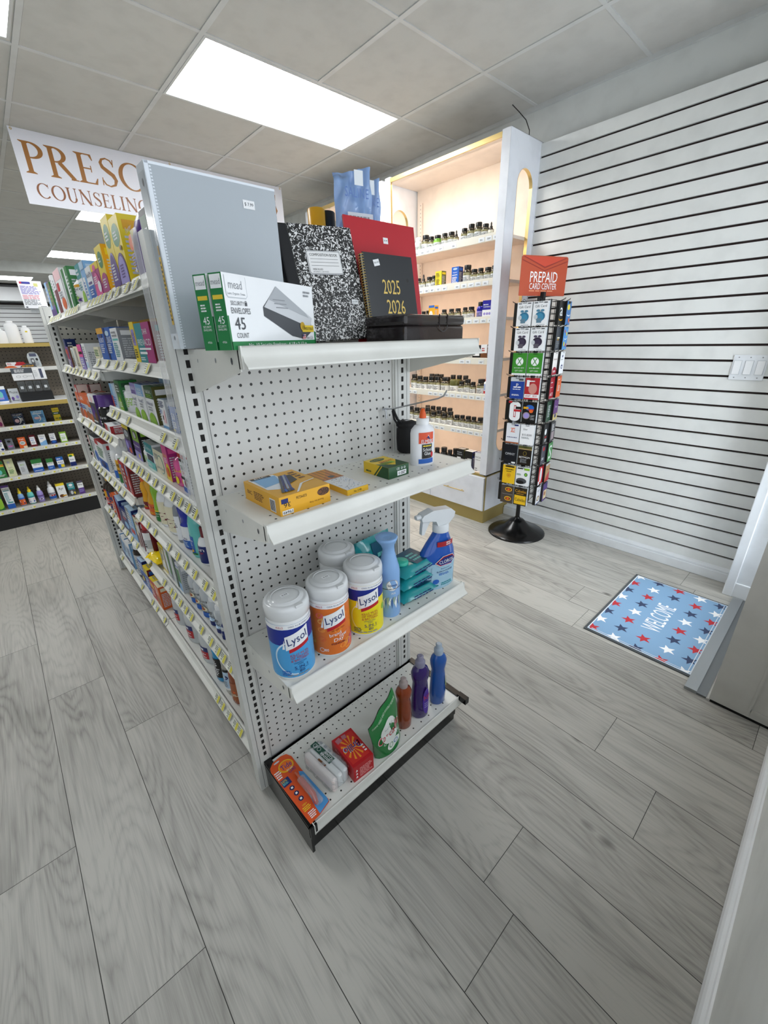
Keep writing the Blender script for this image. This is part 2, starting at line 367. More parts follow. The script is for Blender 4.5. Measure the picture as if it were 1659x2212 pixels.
# far back wall: slatted boards with a fascia box
m = MB(); m.box((-3.2, 10.52, 0), (WX, 10.56, 2.15), M_GRV); z = 2.12
while z > .1: m.box((-3.2, 10.5, z - .066), (WX, 10.53, z), mat(hx('a9abac'), .5, name='grey_slat')); z -= .0762
tag(m.build('far_slatwall'), 'grey slatted wall seen at the far left behind the white jugs', 'slatwall')
m = MB(); m.box((-3.2, 10.2, 2.17), (1.2, 10.5, 2.40), mat(hx('b4b6b8'), .5, name='fascia_grey')); m.box((-3.2, 10.19, 2.40), (1.2, 10.5, 2.44), M_BLKP)
tag(m.build('fascia_box'), 'light grey fascia box with a black top line above the slatted wall', 'fascia')
# switch plate
t = empty('light_switch', (2.487, -.52, 1.16)); tag(t, 'white three-rocker light switch plate on the slatwall', 'light switch')
bevel(MB().box((-.006, -.085, -.06), (0, .052, .06), M_TRIM).build('plate', t), .002)
for i in range(3):
    f = MB(); y = .03 - i * .046
    f.box((-.0085, y - .0165, -.034), (-.005, y + .0165, .034), pm('lgy')); f.box((-.0105, y - .0145, -.032), (-.006, y + .0145, .0), W_); f.box((-.009, y - .0145, 0), (-.006, y + .0145, .032), W_); f.build('rocker', t)
for i in range(3):
    f = MB(); y = .03 - i * .046
    for z in (-.048, .048): f.ell(Flat((-.0062, y, z), (0, -1, 0), (0, 0, 1)), 0, 0, .003, .003, pm('gy'), 1, 8)
    f.build('screw', t)
# door mat
t = empty('door_mat', (1.834, -.573, 0)); tag(t, 'blue welcome mat with red, white and navy stars by the door', 'door mat')
m = MB(); m.box((-.357, -.227, 0), (.357, .227, .005), mat(hx('4c5154'), .8, name='rubber_backing')); m.build('backing', t)
m = MB()
m.box((-.345, -.215, .004), (.345, .215, .0062), mat(hx('7fa3c4'), .85, name='blue_mat_fabric'))
F = Flat((0, 0, .0062), (1, 0, 0), (0, 1, 0)); cols = ['f0f0f0', 'b8323a', '35415f']
for j in range(5):
    for i in range(8):
        if j == 2 and 1 < i < 6: continue
        a = .335 - i * .0935 - .006 * j; b = .198 - j * .100
        if b < -.19: b = -.19
        mt = mat(hx(cols[(i + (0, 2, 1, 0, 2)[j]) % 3]), .85)
        P = [(a + (.034 if q % 2 == 0 else .014) * math.cos(math.radians(100 + 36 * q)), b + (.034 if q % 2 == 0 else .014) * math.sin(math.radians(100 + 36 * q))) for q in range(10)]
        P = [(max(-.342, min(.342, u)), max(-.212, min(.212, v))) for u, v in P]; ac, bc = max(-.34, min(.34, a)), max(-.21, min(.21, b))
        for q in range(10): m.face([F.at(ac, bc, .00035), F.at(*P[q], .00035), F.at(*P[(q + 1) % 10], .00035)], mt)
m.text(F, 'WELCOME', -.01, 0, .28, .082, mat(hx('eef0f2'), .85), 2)
for x0, y0, x1, y1 in ((-.345, -.215, .345, -.210), (-.345, .210, .345, .215), (-.345, -.21, -.34, .21), (.34, -.21, .345, .21), (-.332, -.203, .332, -.2), (-.332, -.2, -.329, .2)): m.rect(F, x0, y0, x1, y1, mat(hx('d5dde4'), .8), 2)
m.build('printed_top', t)

# ================================================================ THE SHELVING UNIT
U = empty('gondola_shelving', (.275, .97, 0)); tag(U, 'off-white double-sided metal shelving unit with a pegboard end', 'shelving unit')
GO = Vector((.275, .97, 0))
class GB(MB):                                   # builds in room coordinates, parented to the unit
    def put(s, name, parent=U):
        o = MB.build(s, name, parent); 
        o.location = (-GO) if parent is U else (0, 0, 0); return o
PEG_END = peg('pegboard_end', hx('cdcdca'), 0, 2, 0.0, 1.277, lim=(-.008, .542, .14, 1.29))
PEG_FAR = peg('pegboard_far', hx('c6c4ba'), 0, 2, 0.0, 1.277, lim=(-.008, .542, .14, 1.46), rad=.0042)
M_SLOT = mat(hx('1a1816'), .8, name='slot_shadow')
def post(x0, x1, y0, y1, zt, sx, side):
    m = GB(); m.box((x0, y0, .015), (x1, y1, zt), M_POST)
    F = Flat((0, y0, 0), (1, 0, 0), (0, 0, 1)); z = .16
    while z < zt - .03: m.rect(F, sx - .0045, z - .0075, sx + .0045, z + .0075, M_SLOT, 1); z += .0254
    for q in (-.019, .019): m.rect(F, sx + q - .0006, .02, sx + q + .0006, zt - .004, pm('dgy'), 1)
    return m.put('upright')
def end_panel(y, yb, pm_):
    m = GB(); m.box((-.018, y + .008, .10), (.552, yb, 1.525), pm_); m.put('end_panel')
    m = GB(); m.box((-.018, y + .003, 1.505), (.552, yb, 1.532), M_POST); m.box((-.018, y + .004, .10), (-.012, yb, 1.505), M_POST); m.box((.546, y + .004, .10), (.552, yb, 1.505), M_POST); m.put('panel_frame')
end_panel(0, .03, PEG_END); end_panel(1.943, 1.975, PEG_FAR)
for y in (0, 1.943):
    post(-.0635, -.018, y, y + .034, 1.532, -.031, -1); post(.552, .6135, y, y + .034, 1.532, .581, 1)
# clear corner guard with torn tape on the left upright
g = GB(); M_GUARD = mat((.93, .95, .97), .12, trans=.0, alpha=.30, spec=.9, name='clear_corner_guard')
F = Flat((-.0655, .20, 0), (0, -1, 0), (0, 0, 1)); g.box((-.0665, .034, .99), (-.0645, .070, 1.54), M_GUARD); g.put('corner_guard')
rn = random.Random(8)
# spine panel between the two sides
M_BACK = metal_white('back_panel_metal', hx('b9b5a8'), .5)
PB = peg('pegboard_back', hx('bdb9ac'), 1, 2, .0, .3, rad=.003)
g = GB(); g.box((.268, .03, .10), (.284, 1.943, 1.5), PB); g.put('back_panel')
g = GB(); g.box((.262, .955, .05), (.29, .985, 1.53), M_POST); g.put('centre_upright')
M_KICK = mat(hx('1b1b1b'), .5, name='black_kick_plate')
g = GB(); g.box((.02, .04, 0), (.53, 1.94, .085), M_KICK); g.put('kick_plate')
# --- shelves
M_PERF = {}
def rail_profile(): return [(0, 0), (-.004, .002), (-.008, -.002), (-.010, -.012), (-.014, -.022), (-.024, -.030), (-.026, -.034), (-.022, -.034), (-.012, -.027), (-.006, -.016), (-.004, -.004)]
TAGM = None
def tag_mesh():
    global TAGM
    if TAGM is None:
        m = MB(); F = Flat((0, 0, 0), (1, 0, 0), (0, 0, 1))
        m.box((-.016, -.0012, -.012), (.016, 0, .012), pm('tag', .5)); F = Flat((0, -.0012, 0), (1, 0, 0), (0, 0, 1))
        m.rect(F, .004, -.0115, .0158, .0115, pm('tagy', .5), 1); m.greek(F, -.014, -.003, .004, .010, 3, pm('dgy'), 1, 3); m.text(F, '49', -.004, -.007, .009, .006, K_, 1)
        o = m.build('price_tag'); TAGM = o.data; bpy.data.objects.remove(o)
    return TAGM
def add_tag(parent, loc, rz, tilt=-.5, sc=1):
    o = bpy.data.objects.new('price_tag', tag_mesh()); S.collection.objects.link(o); o.parent = parent; o.location = loc
    o.rotation_euler = (tilt, 0, math.radians(rz)); o.scale = (sc, sc, sc); return o
def side_shelf(y0, y1, z, tags, base=False):
    # faces -X; shelf front edge at x=-.025
    g = GB(); g.box((-.026, y0, z - .004), (.266, y1, z), M_SHELF); g.box((-.026, y0, z - .03), (-.023, y1, z), M_SHELF); g.box((.2, y0, z - .02), (.203, y1, z), M_SHELF); s = g.put('shelf')
    P = []
    for y in (y0 + .002, y1 - .002): P.append([(-.026 + a, y, z + .004 + b) for a, b in rail_profile()])
    g = MB(); P.append(P[0]); g.grid(P[:2], M_SHELF, False, False); g.face(P[0], M_SHELF); g.face(P[1][::-1], M_SHELF); g.build('price_rail', s)
    for y in (y0 + .004, y1 - .006):
        if base: continue
        g = MB(); n = [(-.03, z), (.262, z), (.262, z - .095), (.2, z - .07), (-.035, z - .03)]
        g.face([(a, y, b) for a, b in n], M_SHELF); g.face([(a, y + .003, b) for a, b in n][::-1], M_SHELF)
        for i in range(5): a, b = n[i], n[(i + 1) % 5]; g.face([(a[0], y, a[1]), (a[0], y + .003, a[1]), (b[0], y + .003, b[1]), (b[0], y, b[1])], M_SHELF)
        g.build('bracket', s)
    for t in tags: add_tag(s, (-.044, t, z - .013), -90, -.55, 1.12)
    return s
TG = {'N1': [0.205, 0.285, 0.384, 0.465, 0.551, 0.603, 0.652, 0.71, 0.779], 'N2': [0.894, 0.747, 0.613, 0.516, 0.382, 0.267], 'N3': [0.879, 0.799, 0.651, 0.271, 0.167], 'N4': [0.888, 0.783, 0.703, 0.651, 0.58, 0.493, 0.404, 0.315, 0.253, 0.19, 0.132], 'N5': [0.889, 0.789, 0.697, 0.529, 0.437, 0.357, 0.276, 0.191, 0.124], 'N6': [0.774, 0.689, 0.643, 0.577, 0.515, 0.457, 0.357, 0.275, 0.214, 0.17, 0.115], 'N7': [0.363, 0.317, 0.259, 0.203, 0.168], 'F1': [1.022, 1.073, 1.136, 1.202, 1.283, 1.5, 1.59, 1.672, 1.76, 1.821], 'F2': [1.795, 1.672, 1.559, 1.476, 1.377, 1.276, 1.155, 1.029], 'F3': [1.775, 1.566, 1.436, 1.308, 1.237, 1.155, 1.085], 'F4': [1.826, 1.741, 1.65, 1.546, 1.44, 1.325, 1.234, 1.135], 'F5': [1.81, 1.707, 1.591, 1.483, 1.382, 1.288, 1.185], 'F6': [1.874, 1.64, 1.416, 1.218, 1.137, 1.014]}
NZ = dict(N1=1.478, N2=1.300, N3=1.127, N4=.950, N5=.706, N6=.450, N7=.130, F1=1.478, F2=1.252, F3=.998, F4=.748, F5=.470, F6=.130)
for k, z in NZ.items():
    side_shelf(*((.036, .972) if k[0] == 'N' else (.976, 1.941)), z, TG[k], k in ('N7', 'F6'))
for z in (1.478, 1.2, .9, .6, .3, .13):     # the other side of the unit, seen past the end panel
    for y0, y1 in ((.036, .972), (.976, 1.941)):
        g = GB(); g.box((.286, y0, z - .004), (.585, y1, z), M_SHELF); g.box((.582, y0, z - .03), (.585, y1, z), M_SHELF); g.put('shelf')
# --- end shelves (facing -Y)
def end_shelf(z, yf, name='shelf', kx=1.0):
    px = peg('perforated_shelf_%d' % int(z * 100), hx('e0e0da'), 0, 1, .275, yf + .022, px=.038, py=.024, rad=.0027, lim=(.0, .56, yf + .012, yf + .06) if True else None)
    px2 = peg('perforated_shelf_b_%d' % int(z * 100), hx('e0e0da'), 0, 1, .275, -.036, px=.0254, py=.022, rad=.0027, lim=(.0, .57, -.07, -.015))
    g = GB(); g.box((-.026, yf, z - .003), (.609, -.08, z), px); g.box((-.026, -.08, z - .003), (.609, -.002, z), px2); s = g.put(name)
    P = []
    for x in (-.026, .609): P.append([(x, yf + a * kx, z + .004 + b) for a, b in rail_profile()])
    g = MB(); g.grid(P, M_SHELF, False, True); g.face(P[0][::-1], M_SHELF); g.face(P[1], M_SHELF)
    g.box((-.028, yf - .010, z - .03), (-.0255, yf + .004, z + .006), M_SHELF); g.box((.6085, yf - .010, z - .03), (.611, yf + .004, z + .006), M_SHELF); g.build('price_rail', s)
    for x in (-.028, .609):
        g = MB(); n = [(yf, z + .001), (-.003, z + .001), (-.003, z - .085), (-.03, z - .08), (yf, z - .034)]
        g.face([(x, a, b) for a, b in n][::-1], M_SHELF); g.face([(x + .0025, a, b) for a, b in n], M_SHELF)
        for i in range(5): a, b = n[i], n[(i + 1) % 5]; g.face([(x, a[0], a[1]), (x, b[0], b[1]), (x + .0025, b[0], b[1]), (x + .0025, a[0], a[1])], M_SHELF)
        if x < 0:
            F = Flat((x, 0, 0), (0, -1, 0), (0, 0, 1))
            g.ell(F, -yf - .03, z - .018, .004, .006, pm('dgy'), 1, 10); g.ell(F, -yf - .1, z - .018, .003, .0045, pm('gy'), 1, 10); g.ell(F, .05, z - .02, .0018, .004, pm('gy'), 1, 10)
        g.build('bracket', s)
    return s
end_shelf(1.330, -.24); end_shelf(1.012, -.238); end_shelf(.603, -.24)
s = end_shelf(.125, -.258, kx=.35)
# black base
g = GB(); g.box((-.04, -.262, .020), (-.032, -.001, .126), M_BLACK); g.box((-.040, -.262, .118), (-.018, -.001, .130), M_BLACK); g.box((-.04, -.266, .085), (-.018, -.258, .130), M_BLACK)
g.face([(-.036, -.225, 0), (-.036, -.26, .02), (-.036, -.15, .02)], M_BLACK); g.put('base_bracket')
g = GB(); g.box((.6, -.262, .085), (.622, -.001, .130), M_BLACK); g.box((.603, -.29, .11), (.622, -.25, .134), M_BLACK); g.box((.605, -.24, .02), (.612, -.001, .1), M_BLACK); g.put('base_bracket')
g = GB(); g.box((-.034, -.240, 0), (.605, -.228, .096), M_BLACK); g.box((-.034, -.01, .0), (.605, .0, .125), M_BLACK); g.box((-.034, -.232, .0), (-.03, 0, .1), M_BLACK); g.put('kick_plate')
# wire hook in the pegboard
h = GB(); zh = 1.148
h.tube([(.506, .004, zh), (.506, -.012, zh), (.512, -.03, zh + .002), (.545, -.13, zh + .028), (.556, -.165, zh + .037), (.562, -.18, zh + .045), (.566, -.187, zh + .06)], .0024, M_CHROME)
h.tube([(.506, -.004, zh), (.506, -.008, zh - .028)], .003, M_CHROME); h.box((.495, -.006, zh - .004), (.517, -.002, zh + .002), M_CHROME); o = h.put('peg_hook')

# ================================================================ LIT CABINET ON THE RIGHT
CB = empty('display_cabinet', (2.35, 1.27, 0)); tag(CB, 'tall white lit display cabinet with gold trim and arched side cutout', 'display cabinet')
CO = Vector((2.35, 1.27, 0))
class CM(MB):
    def put(s, name, parent=None):
        o = MB.build(s, name, parent or CB)
        if parent is None: o.location = -CO
        return o
M_INNER = metal_white('warm_white_interior', hx('e3d6ca'), .5)
M_GOLDP = mat(hx('a8955c'), .4, .4, name='gold_plinth')
XF, XB = 2.16, 2.538
def arch_panel(y0, y1, name):
    # side panel with a long stadium-shaped opening lined in gold
    m = CM(); xc, r, z0, z1 = 2.343, .083, .545, 2.245; n = 12
    top = [(xc + r * math.cos(math.pi * i / n), z1 - r + r * math.sin(math.pi * i / n)) for i in range(n + 1)]
    bot = [(xc - r * math.cos(math.pi * i / n), z0 + r - r * math.sin(math.pi * i / n)) for i in range(n + 1)]
    zt, zb = 2.40, .38
    for y, fl in ((y0, False), (y1, True)):
        def fc(p): m.face([(a, y, b) for a, b in (p[::-1] if fl else p)], M_CABW)
        for i in range(n):
            a, b = top[i], top[i + 1]; fc([a, (a[0], zt), (b[0], zt), b]); a, b = bot[i], bot[i + 1]; fc([a, (a[0], zb), (b[0], zb), b])
        fc([(XF, zb), (xc - r, zb), (xc - r, zt), (XF, zt)]); fc([(xc + r, zb), (XB, zb), (XB, zt), (xc + r, zt)])
    loop = top + bot
    for a, b in (((XF, y0, zb), (XF + .001, y1, zt)), ((XF, y0, zt - .001), (XB, y1, zt))): m.box(a, b, M_CABW)
    s = m.put(name)
    g = MB(); P = [[(a, y, b) for a, b in loop + loop[:1]] for y in (y0 - .002, y1 + .002)]; g.grid(P, M_GOLD, False, True); g.build('gold_lining', s)
    return s
def bay(ya, yb, first):
    arch_panel(ya, ya + .018, 'side_panel')
    m = CM(); m.box((XF, ya + .018, .385), (XF + .02, ya + .056, 2.40), M_CABW); m.put('front_stile')
    m = CM(); m.box((XF, yb - .056 - .018, .385), (XF + .02, yb - .018, 2.40), M_CABW); m.put('front_stile')
    m = CM(); m.box((XF - .001, ya + .056, 2.368), (XF + .012, yb - .07, 2.392), M_GOLD); m.box((XF - .001, yb - .078, .385), (XF + .012, yb - .074, 2.37), M_GOLD); m.put('gold_trim')
    m = CM(); m.box((2.52, ya + .018, .37), (XB, yb, 2.40), M_INNER); m.box((XF + .02, ya + .018, 2.385), (XB, yb, 2.40), M_INNER); m.put('back_panel')
    m = CM(); m.box((2.50, yb - .06, .42), (2.516, yb - .045, 2.3), M_INNER)
    F = Flat((2.5, yb - .052, 0), (0, -1, 0), (0, 0, 1)); z = .45
    while z < 2.28: m.rect(F, -.002, z, .002, z + .009, pm('dgy'), 1); z += .0254
    m.put('shelf_standard')
    for i, z in enumerate((1.913, 1.671, 1.452, 1.196, .957, .703)):
        g = CM(); g.box((XF + .022, ya + .02, z - .018), (2.519, yb - .02, z), M_INNER); s = g.put('shelf')
        r = MB(); r.box((XF + .004, ya + .056, z - .036), (XF + .024, yb - .075, z + .006), mat(hx('e9e4d6'), .35, name='cream_price_rail')); r.build('price_rail', s)
        yy = ya + .075; k = 0; rn = random.Random(i * 7 + int(ya * 10))
        while yy < yb - .1:
            if rn.random() > .14:
                m = MB(); F = Flat((XF + .0035, yy, z - .034), (0, -1, 0), (0, 0, 1)); m.box((XF + .002, yy - .044, z - .033), (XF + .004, yy, z - .009), W_)
                F = Flat((XF + .0018, yy, z - .033), (0, -1, 0), (0, 0, 1)); m.greek(F, .012, .006, .038, .016, 2, pm('dgy'), 1, k + i); m.build('price_tag', s)
            yy += .053 + rn.random() * .006; k += 1
        L = area('shelf_led', (XF + .05, (ya + yb) / 2, z - .022), (0, math.radians(-25), 0), .02, yb - ya - .2, STRIP, (1, .80, .62))
    area('top_led', (XF + .06, (ya + yb) / 2, 2.375), (0, math.radians(-20), 0), .03, yb - ya - .2, STRIP * 1.8, (1, .87, .72))
    m = CM(); m.box((XF + .002, ya + .004, .10), (XB, yb, .372), M_CABW); m.put('base_box')
    m = CM(); m.box((XF + .005, ya + .002, 0), (XB, yb, .10), M_GOLDP); m.box((XF, ya, .372), (XB, yb, .388), M_GOLDP); m.box((XF - .0005, ya - .001, .10), (XF + .012, ya + .003, .372), M_GOLDP); m.box((XF + .02, ya + .02, .386), (XB, yb - .02, .392), M_INNER); m.put('gold_plinth')
    yy = ya + .006; W = (yb - ya) / 2 - .004
    for k in range(2):
        m = CM(); m.box((XF - .012, yy, .105), (XF + .003, yy + W, .366), M_CABW); dr = m.put('drawer')
        h = MB(); yc = yy + W / 2; h.tube([(XF - .035, yc - .1, .235), (XF - .035, yc + .1, .235)], .004, M_GOLD, 8)
        for q in (-.07, .07): h.tube([(XF - .035, yc + q, .235), (XF - .012, yc + q, .235)], .003, M_GOLD, 6)
        h.build('handle', dr); yy += W + .004
bay(.735, 1.785, True); bay(1.80, 2.85, False)
# ================================================================ WALL UNIT AT THE LEFT BACK
WU = empty('wall_shelf_unit', (-.9, 3.5, 0)); WO = Vector((-.9, 3.5, 0)); tag(WU, 'low dark pegboard shelf unit with gold-edged counter behind the shelving', 'shelf unit')
class WM(MB):
    def put(s, name, parent=None):
        o = MB.build(s, name, parent or WU)
        if parent is None: o.location = -WO
        return o
WPEG = peg('brown_pegboard', hx('6b6255'), 0, 2, 0, 0, rad=.0036)
X0, X1 = -2.4, .55
m = WM(); m.box((X0, 3.62, 0), (X1, 3.66, 1.36), WPEG); m.put('back_panel')
m = WM(); m.box((X0, 3.345, 0), (X1, 3.36, .125), M_BLKP); m.put('kick_plate')
for z in (.149, .402, .607, .784):
    m = WM(); m.box((X0, 3.36, z - .012), (X1, 3.62, z), mat(hx('8d877c'), .5, name='taupe_shelf')); s = m.put('shelf')
    m = MB(); m.box((X0, 3.335, z - .022), (X1, 3.36, z + .008), M_POST); m.build('price_rail', s)
    x = -.75; k = 0; rn = random.Random(int(z * 100))
    while x < .1:
        m = MB(); F = Flat((x, 3.3345, z - .016), (1, 0, 0), (0, 0, 1)); wd = .028 + rn.random() * .02; m.box((x, 3.333, z - .016), (x + wd, 3.335, z + .003), pm('tag'))
        F = Flat((x, 3.333, z - .016), (1, 0, 0), (0, 0, 1)); m.ell(F, wd - .006, .0095, .008, .008, pm('tagy'), 1, 8); m.greek(F, .002, .003, wd - .016, .016, 2, pm('gy'), 1, k); m.build('price_tag', s)
        x += .05 + rn.random() * .03; k += 1
m = WM(); m.box((X0, 3.255, .93), (X1, 3.62, .962), mat(hx('b69f5a'), .35, .3, name='gold_counter_edge')); m.box((X0, 3.257, .962), (X1, 3.62, .964), W_); m.put('counter')
m = WM(); m.box((X0, 3.44, 1.175), (X1, 3.62, 1.183), M_POST); m.box((X0, 3.435, 1.178), (X1, 3.445, 1.205), M_POST); m.put('shelf')
m = WM(); m.box((X0, 3.44, 1.35), (X1, 3.66, 1.377), mat(hx('b69f5a'), .35, .3, name='gold_counter_edge')); m.put('top_shelf')
# ================================================================ BANNER
SER = {}
def serif_letter(ch):
    """classical roman capitals as polygons in a unit-high em (x, y), thick and thin strokes with serifs"""
    T, t = .135, .045; P = []
    def stem(x, w=T, y0=0, y1=1, s=True):
        P.append([(x, y0), (x + w, y0), (x + w, y1), (x, y1)])
        if s:
            for y, d in ((y0, 1), (y1, -1)):
                P.append([(x - .085, y), (x + w + .085, y), (x + w + .085, y + d * .022), (x + w, y + d * .075), (x, y + d * .075), (x - .085, y + d * .022)])
    def ribbon(pts, wd):
        L, R = [], []
        for i, (x, y) in enumerate(pts):
            a = pts[max(0, i - 1)]; b = pts[min(len(pts) - 1, i + 1)]; dx, dy = b[0] - a[0], b[1] - a[1]; n = math.hypot(dx, dy) or 1; h = wd[i] / 2
            L.append((x - dy / n * h, y + dx / n * h)); R.append((x + dy / n * h, y - dx / n * h))
        for i in range(len(pts) - 1): P.append([L[i], L[i + 1], R[i + 1], R[i]])
    def arc(cx, cy, rx, ry, a0, a1, tk=T, th=t, n=18):
        pts, wd = [], []
        for i in range(n + 1):
            a = math.radians(a0 + (a1 - a0) * i / n); pts.append((cx + rx * math.cos(a), cy + ry * math.sin(a))); wd.append(th + (tk - th) * abs(math.cos(a)) ** 1.5)
        ribbon(pts, wd)
    if ch == 'P': stem(.1); arc(.26, .74, .30, .237, -90, 90); P.append([(.2, .48), (.27, .48), (.27, .525), (.2, .525)]); P.append([(.2, .955), (.27, .955), (.27, 1), (.2, 1)]); return P, .62
    if ch == 'R': stem(.1); arc(.26, .75, .27, .227, -90, 90); P.append([(.2, .955), (.27, .955), (.27, 1), (.2, 1)]); P.append([(.2, .5), (.27, .5), (.27, .545), (.2, .545)]); ribbon([(.36, .52), (.72, .02)], [T, T * .9]); P.append([(.6, 0), (.84, 0), (.84, .03), (.62, .05)]); return P, .78
    if ch == 'E':
        stem(.1)
        for y, x in ((0, .58), (.955, .54)): P.append([(.2, y), (x, y), (x, y + .045), (.2, y + .045)])
        P.append([(.2, .49), (.47, .49), (.47, .535), (.2, .535)]); P.append([(.58, 0), (.625, .22), (.595, .22), (.5, .045)]); P.append([(.54, 1), (.565, .80), (.54, .80), (.46, .955)]); P.append([(.45, .4), (.48, .4), (.48, .62), (.45, .62)]); return P, .64
    if ch == 'S':
        pts = [(.50, .80), (.43, .93), (.30, .975), (.17, .92), (.11, .80), (.15, .66), (.30, .54), (.45, .43), (.52, .27), (.46, .10), (.30, .025), (.16, .07), (.08, .22)]
        ribbon(pts, [.05, .05, .05, .07, .10, .13, .15, .15, .12, .08, .05, .05, .05]); P.append([(.48, .72), (.51, .72), (.53, .97), (.50, .97)]); P.append([(.05, .03), (.08, .03), (.10, .3), (.07, .3)]); return P, .58
    if ch in 'CG':
        arc(.47, .5, .39, .475, 42, 318, T * 1.05, t, 26); P.append([(.75, .7), (.78, .7), (.79, .97), (.76, .97)])
        if ch == 'G': stem(.68, T * .9, .0 + .05, .42, False); P.append([(.58, .40), (.88, .40), (.88, .43), (.58, .43)])
        return P, .86
    if ch == 'O': arc(.47, .5, .39, .475, 0, 360, T * 1.08, t, 30); return P, .92
    if ch == 'I': stem(.12); return P, .38
    if ch == 'T': stem(.3); P.append([(.02, .955), (.72, .955), (.72, 1), (.02, 1)]); P.append([(.02, .76), (.045, .76), (.08, .96), (.02, 1)]); P.append([(.72, .76), (.695, .76), (.66, .96), (.72, 1)]); return P, .74
    if ch == 'N': stem(.12, t + .01); stem(.72, t + .01, 0.0); ribbon([(.12, .98), (.74, .02)], [T * 1.1, T * 1.1]); return P, .9
    if ch == 'U': stem(.1, T, .3, 1); P.pop(-2); arc(.40, .33, .235, .305, 180, 360, T, t * 1.1, 14); stem(.61, t + .01, .3, 1); P.pop(-2); return P, .82
    if ch == 'L': stem(.1); P.append([(.2, 0), (.56, 0), (.56, .045), (.2, .045)]); P.append([(.56, 0), (.605, .22), (.575, .22), (.48, .045)]); return P, .6
    return P, .5
def serif_text(m, F, s, a, b, h, width, mt, k=1):
    L = [serif_letter(c) for c in s]; tot = sum(l[1] for l in L) + .06 * (len(s) - 1); sx = width / tot; x = a
    for P, wd in L:
        for i, p in enumerate(P): m.face([F.at(x + q[0] * sx, b + q[1] * h, .0005 * k + .00004 * i) for q in p], mt)
        x += (wd + .06) * sx
t = empty('hanging_banner', (1.09, 2.98, 2.2)); tag(t, 'white hanging banner with bronze serif lettering across the back', 'banner')
m = MB(); m.box((-.935, -.0015, 0), (.935, .0015, .393), mat(hx('dfe1ea'), .5, name='banner_vinyl'))
for x in (-.92, .0, .92): m.ring(Flat((x, -.0016, .383), (1, 0, 0), (0, 0, 1)), 0, 0, .003, .007, M_GOLD, 1, 12)
m.build('sheet', t)
m = MB(); F = Flat((0, -.0016, 0), (1, 0, 0), (0, 0, 1)); M_BRZ = mat(hx('9c6a34'), .4, name='bronze_lettering'); M_BRZ2 = mat(hx('8a5a3c'), .4, name='brown_lettering')
serif_text(m, F, 'PRESCRIPTIONS', -.905, .168, .166, 1.78, M_BRZ); m.build('lettering', t)
m = MB(); serif_text(m, F, 'COUNSELING', -.875, .040, .083, .665, M_BRZ2); m.build('lettering', t)
m = MB()
for x in (-.92, .0, .92): m.tube([(x, 0, .383), (x + .006, 0, .389), (x, 0, .397), (x - .004, 0, .3995)], .0015, M_GOLD)
m.build('hook', t)
# flyer sign on the far upright
t = empty('flyer_sign', (-.068, 1.96, 1.525)); tag(t, 'white printed flyer standing on top of the far upright', 'sign')
m = MB(); m.box((-.05, -.001, 0), (.045, .001, .122), pm('f4f4f8')); F = Flat((-.05, -.0011, 0), (1, 0, 0), (0, 0, 1))
m.rect(F, .008, .108, .05, .117, pm('3a3f9a'), 1); m.rect(F, .008, .108, .017, .117, pm('c03a50'), 2); m.greek(F, .006, .062, .09, .100, 7, pm('v'), 1, 2); m.rect(F, .062, .098, .078, .112, pm('d9d58a'), 2); m.greek(F, .006, .04, .09, .06, 3, pm('e79aa8'), 1, 5); m.greek(F, .006, .014, .08, .04, 4, pm('gy'), 1, 9); m.rect(F, .066, .002, .090, .010, pm('dgy'), 1); m.rect(F, .006, .002, .014, .007, pm('dgy'), 1); m.build('sheet', t)
m = MB(); m.box((-.03, .001, -.02), (.02, .004, .03), M_CLEAR); m.build('holder', t)
# ================================================================ SPINNER RACK
RK = empty('spinner_rack', (2.22, .48, 0), 0); tag(RK, 'black wire spinner rack of prepaid cards on a round base', 'card rack')
RA = math.radians(10.0)          # face A looks toward -X (turned by 10 degrees)
m = MB(); m.lathe([(.2, 0), (.2, .006), (.19, .014), (.14, .03), (.09, .055), (.06, .085), (.045, .10), (.02, .112), (.018, .118)], M_BLACK, 36); m.build('base', RK)
m = MB(); m.lathe([(.0145, .11), (.0145, 1.53)], M_BLACK, 14); m.build('pole', RK)
fr = MB(); hs = .088
cor = [(-hs, -hs), (hs, -hs), (hs, hs), (-hs, hs)]
def rot2(x, y, a): return (x * math.cos(a) - y * math.sin(a), x * math.sin(a) + y * math.cos(a))
for cx_, cy_ in cor:
    for dx, dy in ((0, 0), (.012 * (1 if cx_ < 0 else -1), 0), (0, .012 * (1 if cy_ < 0 else -1))):
        a = rot2(cx_ + dx, cy_ + dy, RA); fr.tube([(a[0], a[1], .285), (a[0], a[1], 1.525)], .0022, M_BLKP, 5)
z = .29
while z < 1.53:
    q = [rot2(x, y, RA) for x, y in cor]; fr.tube([(a, b, z) for a, b in q], .0018, M_BLKP, 5, True); z += .0352
for u in (-.0, ):
    for x, y in ((0, -hs), (0, hs), (-hs, 0), (hs, 0)):
        a = rot2(x, y, RA); fr.tube([(a[0], a[1], .285), (a[0], a[1], 1.525)], .002, M_BLKP, 5)
fr.build('wire_frame', RK)
m = MB(); m.box((-.012, -.02, 1.515), (.012, .02, 1.57), M_BLKP); m.build('sign_clip', RK)
ROWZ = [1.515, 1.378, 1.238, 1.096, .953, .810, .673, .531, .388]
def rack_hook(face, u, z, L=.062):
    # double wire loop hook sticking out of a rack face
    m = MB(); pts = [(u - .007, -hs, z - .004), (u - .007, -hs - L * .7, z), (u - .009, -hs - L, z + .008), (u, -hs - L - .006, z + .014), (u + .009, -hs - L, z + .008), (u + .007, -hs - L * .7, z), (u + .007, -hs, z - .004)]
    a = RA + math.radians(face); P = [(*rot2(x, y, a), zz) for x, y, zz in pts]; m.tube(P, .0013, M_BLKP, 5); return m.build('hook', RK)
